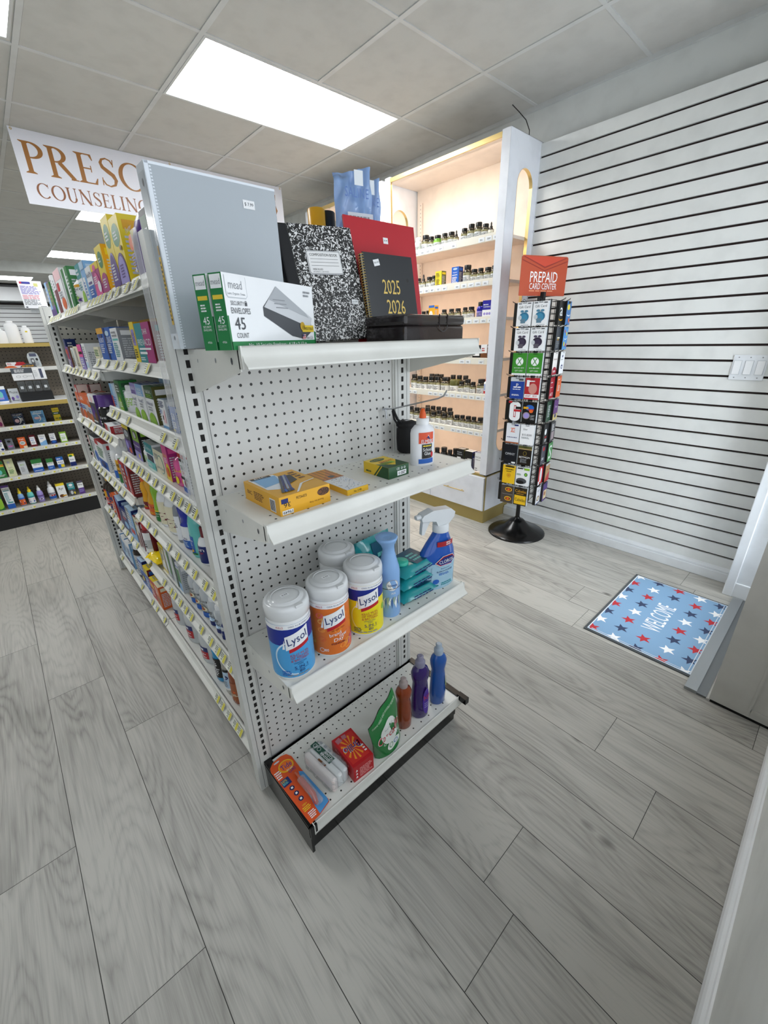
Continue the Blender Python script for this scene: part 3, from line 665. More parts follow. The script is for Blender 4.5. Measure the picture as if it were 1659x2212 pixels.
# local face frame: outward = -y. face 0 -> -Y side, face -90 -> -X side, face 90 -> +X, 180 -> +Y
for face in (-90, 0):
    for z in ROWZ:
        for u in (-.046, .046): rack_hook(face, u, z)
for z in ROWZ:
    for u in (.046,): rack_hook(180, u, z)

m = MB(); m.tube([(2.40, .90, CEIL - .001), (2.405, .86, 2.56), (2.40, .80, 2.50), (2.39, .765, 2.44), (2.385, .76, 2.402)], .0025, M_BLKP, 6); o = m.build('lamp_cable'); tag(o, 'thin dark cable looping from the ceiling to the top of the lit cabinet', 'cable')

# ================================================================ PACKAGED GOODS
# style: 'front side top | decorations'; decorations in unit coordinates of the front
# r rect, e ellipse, a arch from below, t text, g greeked small print, d diagonal wedge
ST = {}
for line in '''
thinblk: k g k | r .1 .1 .9 .9 dg; r .2 .3 .8 .7 w; g .25 .35 .75 .65 4 k
oatpouch: p p c | r 0 .55 1 1 lgy; e .5 .56 .3 .13 o; t Powder .5 .78 .8 .1 n; g .2 .1 .8 .4 7 v; e .5 .12 .08 .04 w
gripe: y y yo | e .5 .73 .40 .17 g; g .25 .66 .75 .8 3 w; a .5 0 .55 .47 p; a .5 0 .47 .42 v; g .3 .08 .75 .3 5 p; e .8 .52 .1 .04 br
gripe2: y y yo | e .5 .73 .40 .17 g; g .25 .66 .75 .8 3 w; a .5 0 .55 .5 v; a .5 0 .48 .47 p; g .25 .08 .75 .34 6 w
gripe3: y yo yo | e .55 .70 .32 .18 g; g .3 .64 .7 .76 2 w; a .6 0 .6 .42 m; g .3 .08 .8 .3 4 w
magenta: m dr y | r 0 .78 1 1 y; e .45 .85 .2 .1 pk; a .5 0 .4 .7 pk; e .7 .25 .2 .18 w; g .2 .35 .7 .6 4 w
skyw: w lb lb | r 0 0 1 .4 b; t ReliefMe .5 .75 .9 .16 n; r .2 .45 .8 .52 p; g .2 .08 .8 .3 3 w
paleblue: sb sb lb | r .08 .05 .6 .6 w; g .12 .1 .55 .5 5 b; r 0 .8 1 1 lb
tealwhite: w w ta | r 0 .62 1 1 t; g .1 .7 .8 .9 2 w; a .6 0 .35 .3 lg; g .1 .3 .8 .55 4 t
greenbox: w g g | r .35 0 1 1 g; g .4 .3 .9 .8 6 w
greenbox2: g dg dg | r 0 0 .2 1 w; r .6 .1 .9 .5 dg
pinkwhite: w w sp | r 0 .75 1 1 sp; r .1 .5 .5 .7 r; e .6 .18 .3 .15 o; g .2 .3 .8 .48 3 gy
maroonw: w dr w | r 0 0 1 .62 dr; g .2 .66 .8 .9 3 gy
whitebox: w w w | g .15 .45 .85 .9 6 gy; r .1 .1 .9 .3 lb; r .2 .35 .5 .42 n
greenthin: ol g ol | r 0 0 1 .3 p; g .2 .4 .8 .85 4 lg
lilac: sb v sb | r 0 0 1 .2 p; g .2 .3 .8 .9 5 w
prevacid: t dr t | r .5 0 1 1 m; t PREVACID .5 .52 .86 .16 w; t 24HR .68 .78 .3 .13 w; r .12 .33 .88 .38 w; r .12 .22 .6 .28 w; g .1 .05 .5 .15 2 w
yellowpurple: y yo y | r .2 .42 .85 .82 v; t PEPCID .5 .62 .55 .3 p 90; g .2 .1 .8 .34 4 k
whiteteal: w gy w | r .1 .62 .9 .68 ta; g .15 .1 .85 .56 8 t; g .15 .72 .85 .92 2 gy
bluebox: b b b | t FLONASE .5 .62 .8 .2 w; e .5 .82 .3 .08 lb; g .2 .2 .8 .5 5 w; r 0 0 .2 1 n
blueyellow: b b yo | r 0 .82 1 1 yo; t ALLERGY .5 .62 .8 .14 w; e .5 .76 .3 .06 n; g .2 .2 .8 .5 5 w
palegreen: c c c | g .1 .2 .9 .8 4 g
pinkblue: v p pk | r 0 .5 1 1 pk; r .1 .62 .9 .72 k; r 0 .2 1 .5 v; g .2 .08 .8 .45 4 w
cream: c c w | r .2 .3 .5 .9 gy; g .1 .1 .9 .28 3 k
whitegreen: w w lg | r .4 .2 .6 .9 g; g .1 .1 .9 .5 5 k
purpleorange: p br p | e .4 .75 .35 .14 o; e .5 .6 .2 .3 r; g .2 .1 .8 .4 5 w
bluewhite: b b w | t SI .5 .62 .7 .24 w; r .1 .2 .9 .42 w; g .15 .23 .85 .4 2 b; e .4 .1 .25 .06 y
whitenavy: w lgy lb | r 0 0 1 .1 sb; r .3 .3 .6 .45 k; d .4 .2 .8 .7 sp; g .1 .72 .9 .95 4 n; g .1 .5 .4 .65 3 b
nasalgreen: w ol g | r 0 .68 1 1 dg; t NASAL .5 .86 .7 .09 w; g .15 .7 .85 .8 2 lg; a .4 0 .45 .3 lg; t Nasal .45 .55 .7 .09 n; g .2 .34 .8 .48 2 gy
nasalblue: w w b | r 0 .68 1 1 sb; t NASAL .5 .86 .7 .09 w; g .15 .7 .85 .8 2 w; a .4 0 .45 .3 lg; t NasalC .45 .55 .7 .09 n; g .2 .34 .8 .48 2 gy
nasalpurple: w w p | r 0 .68 1 1 v; t NASAL .5 .86 .7 .09 w; g .15 .7 .85 .8 2 p; a .4 0 .45 .3 lg; t NasalC .45 .55 .7 .09 n; g .2 .34 .8 .48 2 gy
darkgreen: g g dg | r 0 .55 1 .9 dg; g .15 .6 .85 .85 3 w; a .5 0 .4 .45 lg; g .2 .1 .8 .3 3 w
darkgreen2: g dg g | r 0 0 .4 1 w; g .5 .2 .9 .8 5 w
redgreen2: sp sp o | r 0 .3 1 .6 g; g .1 .65 .9 .9 3 r
bluered: lb w lb | r 0 .5 .5 1 sb; r 0 0 .3 .5 r; g .3 .1 .9 .5 4 b
redwhite: w r w | r 0 0 .5 1 r; g .55 .2 .95 .8 3 gy
darkphoto: dgy p w | r 0 .75 1 1 w; e .5 .85 .2 .1 sp; e .4 .45 .3 .2 p; e .7 .3 .2 .15 br; g .1 .1 .9 .2 1 w
orangewhite: lgy lgy o | r 0 .62 1 1 o; t AIR .4 .82 .5 .15 w; e .2 .2 .14 .18 cu; e .5 .2 .14 .18 o; e .8 .2 .14 .18 cu; g .1 .42 .9 .58 2 b
charcoal: w w r | t CHARC .5 .56 .8 .1 k; t CAPS .5 .45 .6 .08 r; r 0 .78 1 1 r; r .1 .7 .9 .76 k; r 0 0 1 .12 b; e .6 .22 .2 .08 dr; r 0 .3 1 .36 k
pinkbox: pk m m | a .6 0 .6 .5 y; t Kids .5 .72 .7 .1 y; g .2 .5 .8 .66 3 w; e .5 .25 .3 .14 o
creamloop: c c lgy | e .62 .45 .3 .38 t; e .62 .45 .27 .35 c; t Laxative .5 .3 .8 .14 gy; g .1 .6 .5 .85 4 gy
teallaxative: w w w | r 0 .6 1 1 t; t Dulco .45 .8 .7 .13 w; r .15 .3 .85 .56 n; r .2 .33 .8 .5 dgy; r 0 0 1 .3 ta; g .1 .08 .8 .22 2 w
purplegreen: lg k y | r 0 .28 1 .6 p; e .5 .8 .3 .13 ol; e .5 .8 .2 .1 lgy; r 0 0 1 .28 v; e .6 .14 .12 .08 y; t Menopause .5 .46 .85 .08 w
greypurple: dgy k y | r 0 .88 1 1 y; e .5 .72 .3 .12 lgy; t Relax .5 .72 .45 .06 p; r 0 0 1 .5 p; e .3 .3 .2 .15 v; e .7 .15 .2 .1 o
redblue: r dr b | r .15 .2 .6 .9 sb; e .4 .4 .25 .2 sp; g .1 .1 .7 .18 1 w; r .15 .5 .6 .6 o
redgreen: r dr g | r .1 .1 .5 .85 sb; e .4 .5 .2 .3 cu; g .55 .3 .9 .8 4 w
whiteblue2: w w r | r 0 0 1 .35 b; r 0 .85 .4 1 r; g .15 .45 .85 .8 5 g; e .5 .2 .25 .12 n
whiteblue3: w w dgy | r 0 0 .1 1 k; e .6 .3 .3 .2 b; g .2 .5 .8 .85 5 gy
greyblue: sb n lb | r 0 .6 .5 1 gy; r .2 .2 .8 .35 r; g .2 .4 .8 .9 6 w
navyred: n n n | r .1 .5 .5 .6 r; g .2 .65 .9 .9 3 w; e .5 .3 .3 .15 sb
navyred2: n n lb | r 0 .75 1 1 b; g .1 .8 .9 .95 2 w; r .2 .2 .5 .6 r
orangered: o r o | r 0 0 .3 1 dr; g .35 .5 .9 .9 4 w; e .6 .3 .25 .15 sp
greenwhite: w lgy w | r 0 .3 .8 .8 g; r 0 0 .8 .3 sb; g .1 .85 .9 .95 1 b; r .8 0 1 1 lgy
greywhite: lgy gy g | r .3 .2 .7 .8 w; e .5 .5 .15 .3 lgy; r .7 0 1 1 dg
greywhite2: gy lgy g | r .1 .05 .6 .9 lgy; e .35 .5 .2 .3 w; r .65 .2 1 .9 g
yellowbox: y lgy y | r .1 .1 .7 .7 gy; d .1 .1 .7 .5 w; g .1 .75 .9 .95 3 k; r .75 .1 .95 .9 w
redsilver: lgy dr c | r .2 .1 .8 .6 dr; e .4 .75 .2 .1 w; g .1 .85 .9 .97 1 r
greenred: c c dr | r .2 0 1 .4 dr; g .1 .5 .9 .9 6 g
orangebox: o o c | r .1 .1 .9 .5 cu; g .15 .55 .85 .9 4 w
redyellow: r dr y | r 0 .6 1 .8 yo; g .1 .2 .9 .5 3 w
yellowlid: b dr y | r 0 .75 1 1 y; t COLD .4 .87 .5 .14 k; g .1 .2 .9 .6 4 w
bluecarton: b n lb | g .1 .6 .9 .9 3 w; r .1 .15 .9 .45 n; e .5 .3 .2 .1 y
whiteblue4: lb sb w | r 0 .8 1 1 w; g .1 .4 .9 .75 5 n; r 0 0 1 .2 n
pinkw: sp w sp | e .6 .3 .25 .2 m; g .1 .5 .9 .9 4 dr
ocu: 0f1b3a k k | t OCuSOFT .5 .85 .8 .14 w; r .15 .68 .8 .72 sb; e .33 .38 .2 .15 sp; t ) .58 .42 .3 .6 w; g .66 .35 .95 .6 4 w; e .85 .1 .07 .05 w
skyeye: 6fb0e4 sb lb | g .2 .85 .9 .95 1 w; r .1 .74 .8 .8 w; e .35 .42 .22 .1 sp; t ) .55 .42 .28 .55 w; g .66 .4 .95 .7 4 n; e .85 .15 .08 .07 lb
debrox: y g y | t Debrox .5 .86 .8 .12 k; r 0 .5 1 .7 dg; e .85 .2 .12 .09 g; g .15 .54 .85 .66 1 w; t ear .4 .22 .4 .09 k
bluew: w w p | r 0 .8 1 1 p; e .7 .15 .25 .1 n; g .1 .4 .9 .75 4 n
greyeye: 6a6e78 gy dgy | e .45 .75 .25 .1 k; g .2 .2 .8 .5 3 v; r .15 .3 .85 .36 pk
orangeeye: o r dr | e .5 .48 .38 .18 lgy; t Fresh .5 .82 .6 .13 w; g .3 .42 .7 .55 2 g; r .5 0 1 .2 c
marooneye: dr dr dr | r .12 .18 .88 .85 w; t Opti .5 .72 .6 .1 n; e .5 .35 .3 .1 lgy; g .2 .5 .8 .62 2 b
skyw2: w w gy | t Thera .5 .82 .7 .09 k; d 0 0 1 .5 sb; r 0 0 1 .3 sb; g .2 .6 .8 .7 2 b
navyw2: w w n | r 0 0 1 .34 n; e .5 .2 .35 .12 b; t Drops .5 .82 .7 .1 n; g .1 .45 .8 .7 3 n
limew2: lg lg g | r .1 .12 .9 .84 w; t Systane .5 .66 .7 .1 g; g .2 .3 .8 .55 3 lg
greenred3: g g y | r 0 .66 1 .8 y; r 0 .72 1 .76 r; e .3 .35 .3 .15 ta; g .1 .08 .9 .2 2 w
creamtall: d8dcb0 c c | e .45 .8 .16 .08 lgy; r .35 .55 .55 .75 c; g .2 .15 .8 .4 4 g; t CITY .5 .5 .5 .09 gy
greytall: c7ccd0 lgy gy | t BIO .5 .72 .5 .12 lg; g .2 .2 .8 .55 4 gy; r 0 .92 1 1 gy
refreshwide: w w g | r 0 .68 1 1 g; t Refresh .5 .62 .6 .16 dg; r 0 0 1 .34 b; g .1 .06 .9 .16 1 w
refresh: w w g | r 0 .68 1 1 g; t Refresh .5 .62 .8 .14 dg; r 0 0 1 .36 b; g .2 .1 .8 .25 2 lb
bluesys: w b t | r 0 .7 1 1 b; g .1 .76 .9 .92 1 w; r 0 0 1 .36 b; r .45 .06 .95 .32 y; t Relief .5 .52 .7 .11 n
limenavy: w w y | r 0 .8 1 1 y; r 0 0 1 .34 n; e .4 .85 .3 .08 g; t Rohto .5 .55 .7 .12 n
greenleaf: g g g | r 0 .8 1 1 w; e .6 .3 .5 .25 lg; t Nature .5 .88 .8 .06 b
bluewash2: w w p | r 0 0 1 .2 b; r 0 .92 1 1 p; t NeilMed .5 .84 .8 .06 k; r .1 .76 .9 .79 t; g .1 .3 .7 .7 7 t; r .2 .24 .9 .29 t
ayr: w w y | r 0 .85 1 1 y; t Ayr .5 .62 .6 .24 k; e .4 .14 .28 .11 br; r .5 .1 .95 .18 yo
tealeye: t lgy lgy | r 0 .6 1 1 t; e .5 .84 .3 .1 w; r 0 0 1 .5 dgy; e .4 .25 .2 .15 lgy; e .8 .2 .12 .1 y; t Relief .5 .67 .7 .1 w
purplew: w w p | r 0 0 1 .5 p; t Alway .5 .75 .8 .18 k; g .1 .15 .9 .4 3 v; r 0 .92 1 1 dgy
boxyellow: y ol ol | t B12 .4 .6 .4 .1 k; g .15 .65 .8 .9 3 k; g .15 .1 .7 .5 6 k
boxblue: 1f5fc0 n sb | t NAC .5 .68 .6 .08 w; r .1 .52 .8 .56 w; g .1 .1 .8 .45 6 w; e .5 .88 .3 .06 lb
boxorange: yo yo b | r 0 .85 1 1 b; e .4 .4 .3 .25 w; t G .4 .4 .3 .25 yo
boxnavy: 23209a 23209a n | r 0 0 1 .45 w; g .1 .7 .9 .8 1 w; t TURMERIC .5 .62 .8 .08 w; e .25 .22 .12 .08 v; e .55 .22 .12 .08 v; e .82 .22 .12 .08 v
boxblack: k k k | r .1 .2 .9 .4 w
boxbrown: w br w | r 0 0 1 .4 br; g .2 .5 .8 .8 2 r
boxolive: k ol k | r .1 .55 .6 .62 w; r .1 .25 .6 .4 c; g .1 .7 .8 .9 2 gy
boxdark: k n lgy | r .1 .55 .7 .6 w; g .1 .1 .7 .45 5 lb
boxwhite: w n n | t FOCUS .5 .78 .8 .08 k; t FORMULA .5 .66 .8 .05 k; g .1 .1 .5 .3 2 gy
'''.strip().splitlines():
    nm, rest = line.split(':', 1); base, dec = rest.split('|'); ST[nm.strip()] = (base.split(), [d.split() for d in dec.split(';') if d.strip()])
def decorate(m, F, w, h, dec, a0=0, b0=0, seed=1, k0=1):
    def cl(v, hi): return max(.002, min(hi - .002, v))
    for i, d in enumerate(dec):
        op = d[0]; k = k0 + i
        if op == 'r':
            u0, v0, u1, v1 = [float(x) for x in d[1:5]]; m.rect(F, a0 + u0 * w, b0 + v0 * h, a0 + u1 * w, b0 + v1 * h, pm(d[5]), k)
        elif op == 'e':
            u, v, ru, rv = [float(x) for x in d[1:5]]
            P = [(a0 + min(w, max(0, (u + ru * math.cos(t * math.pi / 9)) * w)), b0 + min(h, max(0, (v + rv * math.sin(t * math.pi / 9)) * h))) for t in range(18)]; m.poly(F, P, pm(d[5]), k)
        elif op == 'a':
            u, v, ru, rv = [float(x) for x in d[1:5]]
            P = [(a0 + min(w, max(0, (u + ru * math.cos(t * math.pi / 12)) * w)), b0 + (v + rv * math.sin(t * math.pi / 12)) * h) for t in range(13)]; m.poly(F, P, pm(d[5]), k)
        elif op == 'd':
            u0, v0, u1, v1 = [float(x) for x in d[1:5]]; m.poly(F, [(a0 + u0 * w, b0 + v0 * h), (a0 + u1 * w, b0 + v0 * h), (a0 + u1 * w, b0 + v1 * h), (a0 + (u0 * .6 + u1 * .4) * w, b0 + (v0 * .3 + v1 * .7) * h)], pm(d[5]), k)
        elif op == 't':
            m.text(F, d[1], a0 + float(d[2]) * w, b0 + float(d[3]) * h, float(d[4]) * w, float(d[5]) * h, pm(d[6]), k, float(d[7]) if len(d) > 7 else 0)
        elif op == 'g':
            u0, v0, u1, v1 = [float(x) for x in d[1:5]]; m.greek(F, a0 + u0 * w, b0 + v0 * h, a0 + u1 * w, b0 + v1 * h, int(d[5]), pm(d[6]), k, seed + i)
def carton(name, w, d, h, style):
    """upright carton, front centre of its base at the origin, facing -Y"""
    (fc, sc, tc), dec = ST[style]; m = MB(); m.box((-w / 2, 0, 0), (w / 2, d, h), pm(fc), {'l': pm(sc), 'r': pm(sc), 'u': pm(tc), 'b': pm(sc)})
    F = Flat((-w / 2, 0, 0), (1, 0, 0), (0, 0, 1)); decorate(m, F, w, h, dec)
    for G_ in (Flat((w / 2, 0, 0), (0, 1, 0), (0, 0, 1)), Flat((-w / 2, d, 0), (0, -1, 0), (0, 0, 1))):
        m.greek(G_, d * .12, h * .1, d * .88, h * .7, 9, pm('gy' if sc in ('w', 'lgy', 'c', 'lb', 'sp') else 'lgy'), 1, 5); m.rect(G_, d * .12, h * .78, d * .88, h * .92, pm(fc if fc != sc else tc), 1)
    G_ = Flat((-w / 2, 0, h), (1, 0, 0), (0, 1, 0)); m.greek(G_, w * .12, d * .2, w * .88, d * .8, 3, pm('gy' if tc in ('w', 'lgy', 'c', 'lb', 'y') else 'w'), 1, 3)
    return m.build(name)
# bottle styles: body, cap, label colour, profile, cap fraction, decorations
BT = {}
for line in '''
beebottle: w n w syrup .16 | r 0 .85 1 1 yo; e .35 .3 .14 .12 k; e .5 .25 .1 .1 lg; t ZARBEES .5 .72 .7 .1 k; e .75 .12 .2 .1 p
whitebottle: w w w pill .16 | g .1 .2 .9 .8 5 lg
purplecap: k p k pill .32 | t Nervive .5 .6 .7 .2 w; g .2 .15 .8 .4 2 w
pinkbottle: pk y pk syrup .2 | e .3 .62 .2 .12 sp; t Kids .62 .7 .4 .12 y; e .3 .25 .1 .2 y; e .55 .22 .08 .2 y; e .8 .18 .08 .2 y
browngreen: w w w pill .2 | r 0 .4 1 1 yo; r 0 0 1 .4 g; t SUPER .5 .75 .7 .14 k; r .2 .5 .8 .56 br
whiteblue: w w w pill .16 | r 0 0 1 .35 b; g .1 .45 .9 .8 4 gy
redcap: w dr n lotion .24 | r 0 0 1 1 n; t son .5 .78 .6 .14 w; t DEEP .5 .6 .5 .1 r; d .2 .1 .8 .5 b
teallotion: ta n ta lotion .2 | r .1 0 .7 .65 b; t Lotion .4 .5 .5 .08 w; g .15 .3 .6 .42 2 w; e .4 .14 .25 .07 yo; r .1 .0 .8 .06 g
bluebottle: 1a2fa0 lgy w tonic .12 | r 0 0 1 .38 b; t vicks .4 .44 .6 .1 n; r 0 .36 1 .5 w; t YS .5 .43 .5 .1 n; g .1 .05 .9 .3 4 lb
greybottle: gy lgy w lotion .14 | r 0 .5 1 .75 w; g .1 .52 .9 .72 3 k
creamcurl: w p c lotion .22 | t & .3 .65 .4 .24 dr; t S .65 .35 .4 .4 dr; t J .25 .25 .3 .3 dr
greenbottle: lg g g fiber .18 | r 0 .88 1 1 y; t Fiber .5 .7 .8 .16 w; r 0 0 1 .35 g; g .2 .4 .8 .5 1 w
orangebottle: yo gy o fiber .12 | e .5 .72 .25 .14 dr; r 0 0 1 .42 o; t C .5 .72 .2 .15 w; g .2 .1 .8 .3 3 y
yelloworange: yo o dr fiber .3 | t la .4 .6 .5 .2 w; r 0 0 1 .3 r; g .2 .3 .8 .5 2 y
darkorange: am k o syrup .16 | r 0 0 1 .6 o; r 0 .6 1 .8 n; g .1 .1 .9 .5 4 w
darknavy: am k n syrup .16 | r 0 0 1 .8 n; g .1 .1 .9 .7 4 o
yellowtop: am yo r syrup .2 | r 0 .5 1 .9 yo; g .1 .1 .9 .45 3 w
navylabel: lgy n n squeeze .2 | r 0 0 1 .5 n; g .1 .5 .9 .8 2 w
clearnavy: lgy w lgy squeeze .2 | r 0 0 1 .25 n; t re .5 .78 .5 .14 k; e .5 .4 .35 .12 lb; g .1 .55 .9 .65 1 gy
bluecap: lgy 2f66c4 lgy squeeze .36 | r 0 0 1 .25 b; t derma .5 .78 .7 .12 k; e .5 .42 .3 .14 c; e .5 .42 .2 .09 cu; g .15 .52 .85 .62 1 gy
redjar: dr r w jar .3 | r 0 .2 1 .65 lgy; g .1 .25 .9 .6 3 k
blackbottle: am w w pill .14 | r 0 0 1 1 lgy; t H2O2 .5 .7 .7 .14 k; g .1 .1 .9 .55 5 gy
copper: 8f4a2a k cu wash .1 | r 0 .2 1 .7 cu; e .5 .5 .3 .1 o; g .1 .25 .9 .4 2 c
greywash: a9a69c k w wash .1 | r 0 .1 1 1 lb; r 0 .88 1 1 k; e .5 .62 .35 .12 n; t wash .5 .62 .5 .08 w; g .1 .15 .9 .45 5 gy
bluewash: 1f8fc4 lb k wash .1 | r 0 0 1 1 k; g .15 .1 .85 .9 8 w
kidspray: 7fa6d8 y o spray .3 | e .5 .5 .35 .2 w; e .5 .25 .3 .14 n; r 0 .8 1 1 b
kidspray2: ta y w spray .3 | e .5 .5 .35 .2 o; e .5 .25 .3 .14 b; r 0 .8 1 1 t
violetspray: v w v spray .3 | r 0 .75 1 .9 p; e .5 .35 .25 .15 w; e .5 .35 .15 .1 p
bluespray: w w w spray .3 | r 0 0 1 .35 b; e .6 .45 .25 .1 r; g .1 .6 .9 .85 3 n; r 0 .52 1 .56 r
'''.strip().splitlines():
    nm, rest = line.split(':', 1); base, dec = rest.split('|'); BT[nm.strip()] = (base.split(), [d.split() for d in dec.split(';') if d.strip()])
def bottle(name, w, h, style):
    (bc, cc, lc, kind, cf), dec = BT[style]; cf = float(cf); r = w / 2; hb = h * (1 - cf); c = (0, r)
    glossy = mat(hx(PAL.get(bc, bc)), .12, spec=.6); m = MB()
    if kind == 'pill': pr = [(r * .9, 0), (r, .004), (r, hb * .86), (r * .9, hb * .95), (r * .62, hb)]; lab = (.1, .80)
    elif kind == 'syrup': pr = [(r * .9, 0), (r, .004), (r, hb * .72), (r * .85, hb * .84), (r * .45, hb * .93), (r * .42, hb)]; lab = (.08, .68)
    elif kind == 'lotion': pr = [(r * .9, 0), (r, .006), (r, hb * .6), (r * .97, hb * .75), (r * .8, hb * .9), (r * .5, hb * .97), (r * .45, hb)]; lab = (.08, .70)
    elif kind == 'tonic': pr = [(r * .9, 0), (r, .005), (r, hb * .55), (r * .9, hb * .6), (r * .9, hb * .72), (r * .98, hb * .76), (r * .98, hb * .95), (r * .6, hb)]; lab = (.05, .55)
    elif kind == 'fiber': pr = [(r * .85, 0), (r * .9, .005), (r, hb * .3), (r * .86, hb * .52), (r, hb * .74), (r * .8, hb * .9), (r * .55, hb * .96), (r * .5, hb)]; lab = (.02, .28)
    elif kind == 'squeeze': pr = [(r * .8, 0), (r * .88, .004), (r * .9, hb * .4), (r, hb * .75), (r * .95, hb * .9), (r * .7, hb)]; lab = (.06, .75)
    elif kind == 'jar': pr = [(r * .92, 0), (r, .004), (r, hb * .95), (r * .9, hb)]; lab = (.1, .9)
    elif kind == 'wash': pr = [(r * .85, 0), (r, .01), (r, hb * .62), (r * .96, hb * .68), (r, hb * .74), (r * .9, hb * .9), (r * .5, hb * .98), (r * .4, hb)]; lab = (.12, .60)
    else: pr = [(r * .85, 0), (r * .95, .004), (r, hb * .7), (r * .85, hb * .9), (r * .5, hb)]; lab = (.08, .66)
    m.lathe(pr, glossy, 18, c)
    F = Cyl((0, r, lab[0] * hb), r + .0003); W = r * 2.6; H = (lab[1] - lab[0]) * hb
    if lc != bc: m.rect(F, -W / 2, 0, W / 2, H, pm(lc), .6)
    decorate(m, F, W, H, [d for d in dec if d[0] != 'd'], -W / 2, 0)
    o = m.build(name); q = MB(); cm_ = mat(hx(PAL.get(cc, cc)), .3)
    if kind == 'squeeze': q.lathe([(r * .72, hb), (r * .72, hb + h * cf * .5), (r * .5, hb + h * cf * .7), (r * .4, h), (r * .1, h)], cm_, 14, c)
    elif kind == 'spray': q.lathe([(r * .55, hb - .002), (r * .55, hb + h * cf * .35), (r * .4, hb + h * cf * .4), (r * .18, h), (.001, h)], cm_, 12, c)
    elif kind in ('syrup', 'lotion'): q.lathe([(r * .56, hb - .004), (r * .56, h - .003), (r * .5, h)], cm_, 16, c)
    elif kind == 'fiber': q.lathe([(r * .72, hb - .006), (r * .68, h - .003), (r * .6, h)], cm_, 16, c)
    elif kind == 'wash': q.lathe([(r * .42, hb - .004), (r * .42, h - .003), (r * .36, h)], cm_, 16, c)
    else: q.lathe([(r * .86, hb - .003), (r * .86, h - .003), (r * .8, h)], cm_, 16, c)
    q.build('cap', o); return o
VC = dict(gold=('3a3426', 'k', 'a8a27c', 'd8dcdd'), white=('w', 'w', 'w', 'c9d2cc'), green=('5c9a30', 'k', '9ad05a', 'd2d6d8'), dark=('k', 'k', 'dgy', 'lgy'), drop=('3a3426', 'k', 'a8a27c', 'd8dcdd'), dropw=('am', 'k', 'e8e6d8', 'e8ead8'), blue=('23209a', 'k', '23209a', 'v'), orange=('cu', 'cu', 'o', 'c'), olive=('ol', 'ol', 'ol', 'e4e6e4'), red=('w', 'r', 'w', 'r'))
def vitamin(name, w, h, style, seed):
    bc, cc, band, lab = VC[style]; r = w / 2; c = (0, r); m = MB(); q = MB(); cp = mat(hx(PAL.get(cc, cc)), .35)
    if style in ('drop', 'dropw'):
        hb = h * .56; m.lathe([(r * .9, 0), (r, .003), (r, hb * .82), (r * .5, hb)], mat(hx(PAL.get(bc, bc)), .1), 14, c)
        q.lathe([(r * .55, hb - .002), (r * .5, hb + h * .14), (r * .28, hb + h * .18), (r * .3, h * .9), (r * .12, h)], cp, 10, c)
    elif style == 'olive':
        hb = h * .95; m.lathe([(r * .96, 0), (r, .003), (r, h * .6)], mat(hx(PAL.get(bc, bc)), .3), 18, c); q.lathe([(r * 1.02, h * .6), (r * 1.02, h - .003), (r * .97, h)], pm('ol'), 18, c)
    elif style == 'red':
        hb = h * .62; m.lathe([(r * .9, 0), (r, .003), (r, hb * .9), (r * .4, hb)], pm('w'), 14, c); q.lathe([(r * .6, hb), (r * .5, h * .75), (r * .15, h)], pm('r'), 12, c)
    else:
        hb = h * .76; m.lathe([(r * .9, 0), (r, .003), (r, hb * .80), (r * .86, hb * .92), (r * .62, hb)], mat(hx(PAL.get(bc, bc)), .1), 16, c)
        q.lathe([(r * .74, hb - .001), (r * .76, h - .003), (r * .7, h)], cp, 16, c)
    if style != 'red':
        F = Cyl((0, r, 0), r + .0003); W = r * 2.9
        if style != 'olive': m.rect(F, -W / 2, hb * .44, W / 2, hb * .76, mat(hx(PAL.get(band, band)), .3, .25), .6)
        m.rect(F, -W / 2, hb * .05, W / 2, hb * .56, pm(lab), .8); m.greek(F, -W * .28, hb * .08, W * .3, hb * .45, 4, pm('dgy'), 2, seed)
        if style == 'gold': m.ell(F, 0, hb * .63, r * .3, hb * .07, pm('ol'), 2, 8)
    else:
        F = Cyl((0, r, 0), r + .0003); m.rect(F, -r * 1.2, .01, r * 1.2, hb * .3, pm('r'), 1); m.greek(F, -r, hb * .35, r, hb * .8, 5, pm('b'), 1, seed)
    o = m.build(name); q.build('cap', o); return o
def jug(name, w, h):
    M_J = mat((.78, .82, .84), .25, trans=0, spec=.5, name='milky_clear_plastic', alpha=.72); m = MB(); r = w / 2
    m.lathe([(r * .92, 0), (r, .012), (r, h * .5), (r * .95, h * .62), (r * .7, h * .78), (r * .3, h * .9), (r * .22, h * .93)], M_J, 20, (0, r * .85), .85)
    F = Flat((0, -.001, 0), (1, 0, 0), (0, 0, 1)); F = Cyl((0, r * .85, h * .12), r + .0006, -90, r * .85 + .0006)
    m.rect(F, -r * .75, 0, r * .75, h * .16, pm('r'), 1); m.rect(F, -r * .75, h * .16, r * .75, h * .26, pm('n'), 1); m.greek(F, -r * .6, h * .02, r * .6, h * .12, 3, pm('w'), 2, 4); m.greek(F, -r * .6, h * .17, r * .6, h * .24, 1, pm('w'), 2, 5)
    o = m.build(name); q = MB(); q.lathe([(r * .26, h * .92), (r * .26, h - .002), (r * .2, h)], W_, 14, (0, r * .85)); q.build('cap', o)
    q = MB(); q.tube([(r * .3, r * .85, h * .84), (r * .75, r * .85, h * .8), (r * .95, r * .85, h * .6), (r * .9, r * .85, h * .5)], .008, M_J, 8); q.build('handle', o); return o
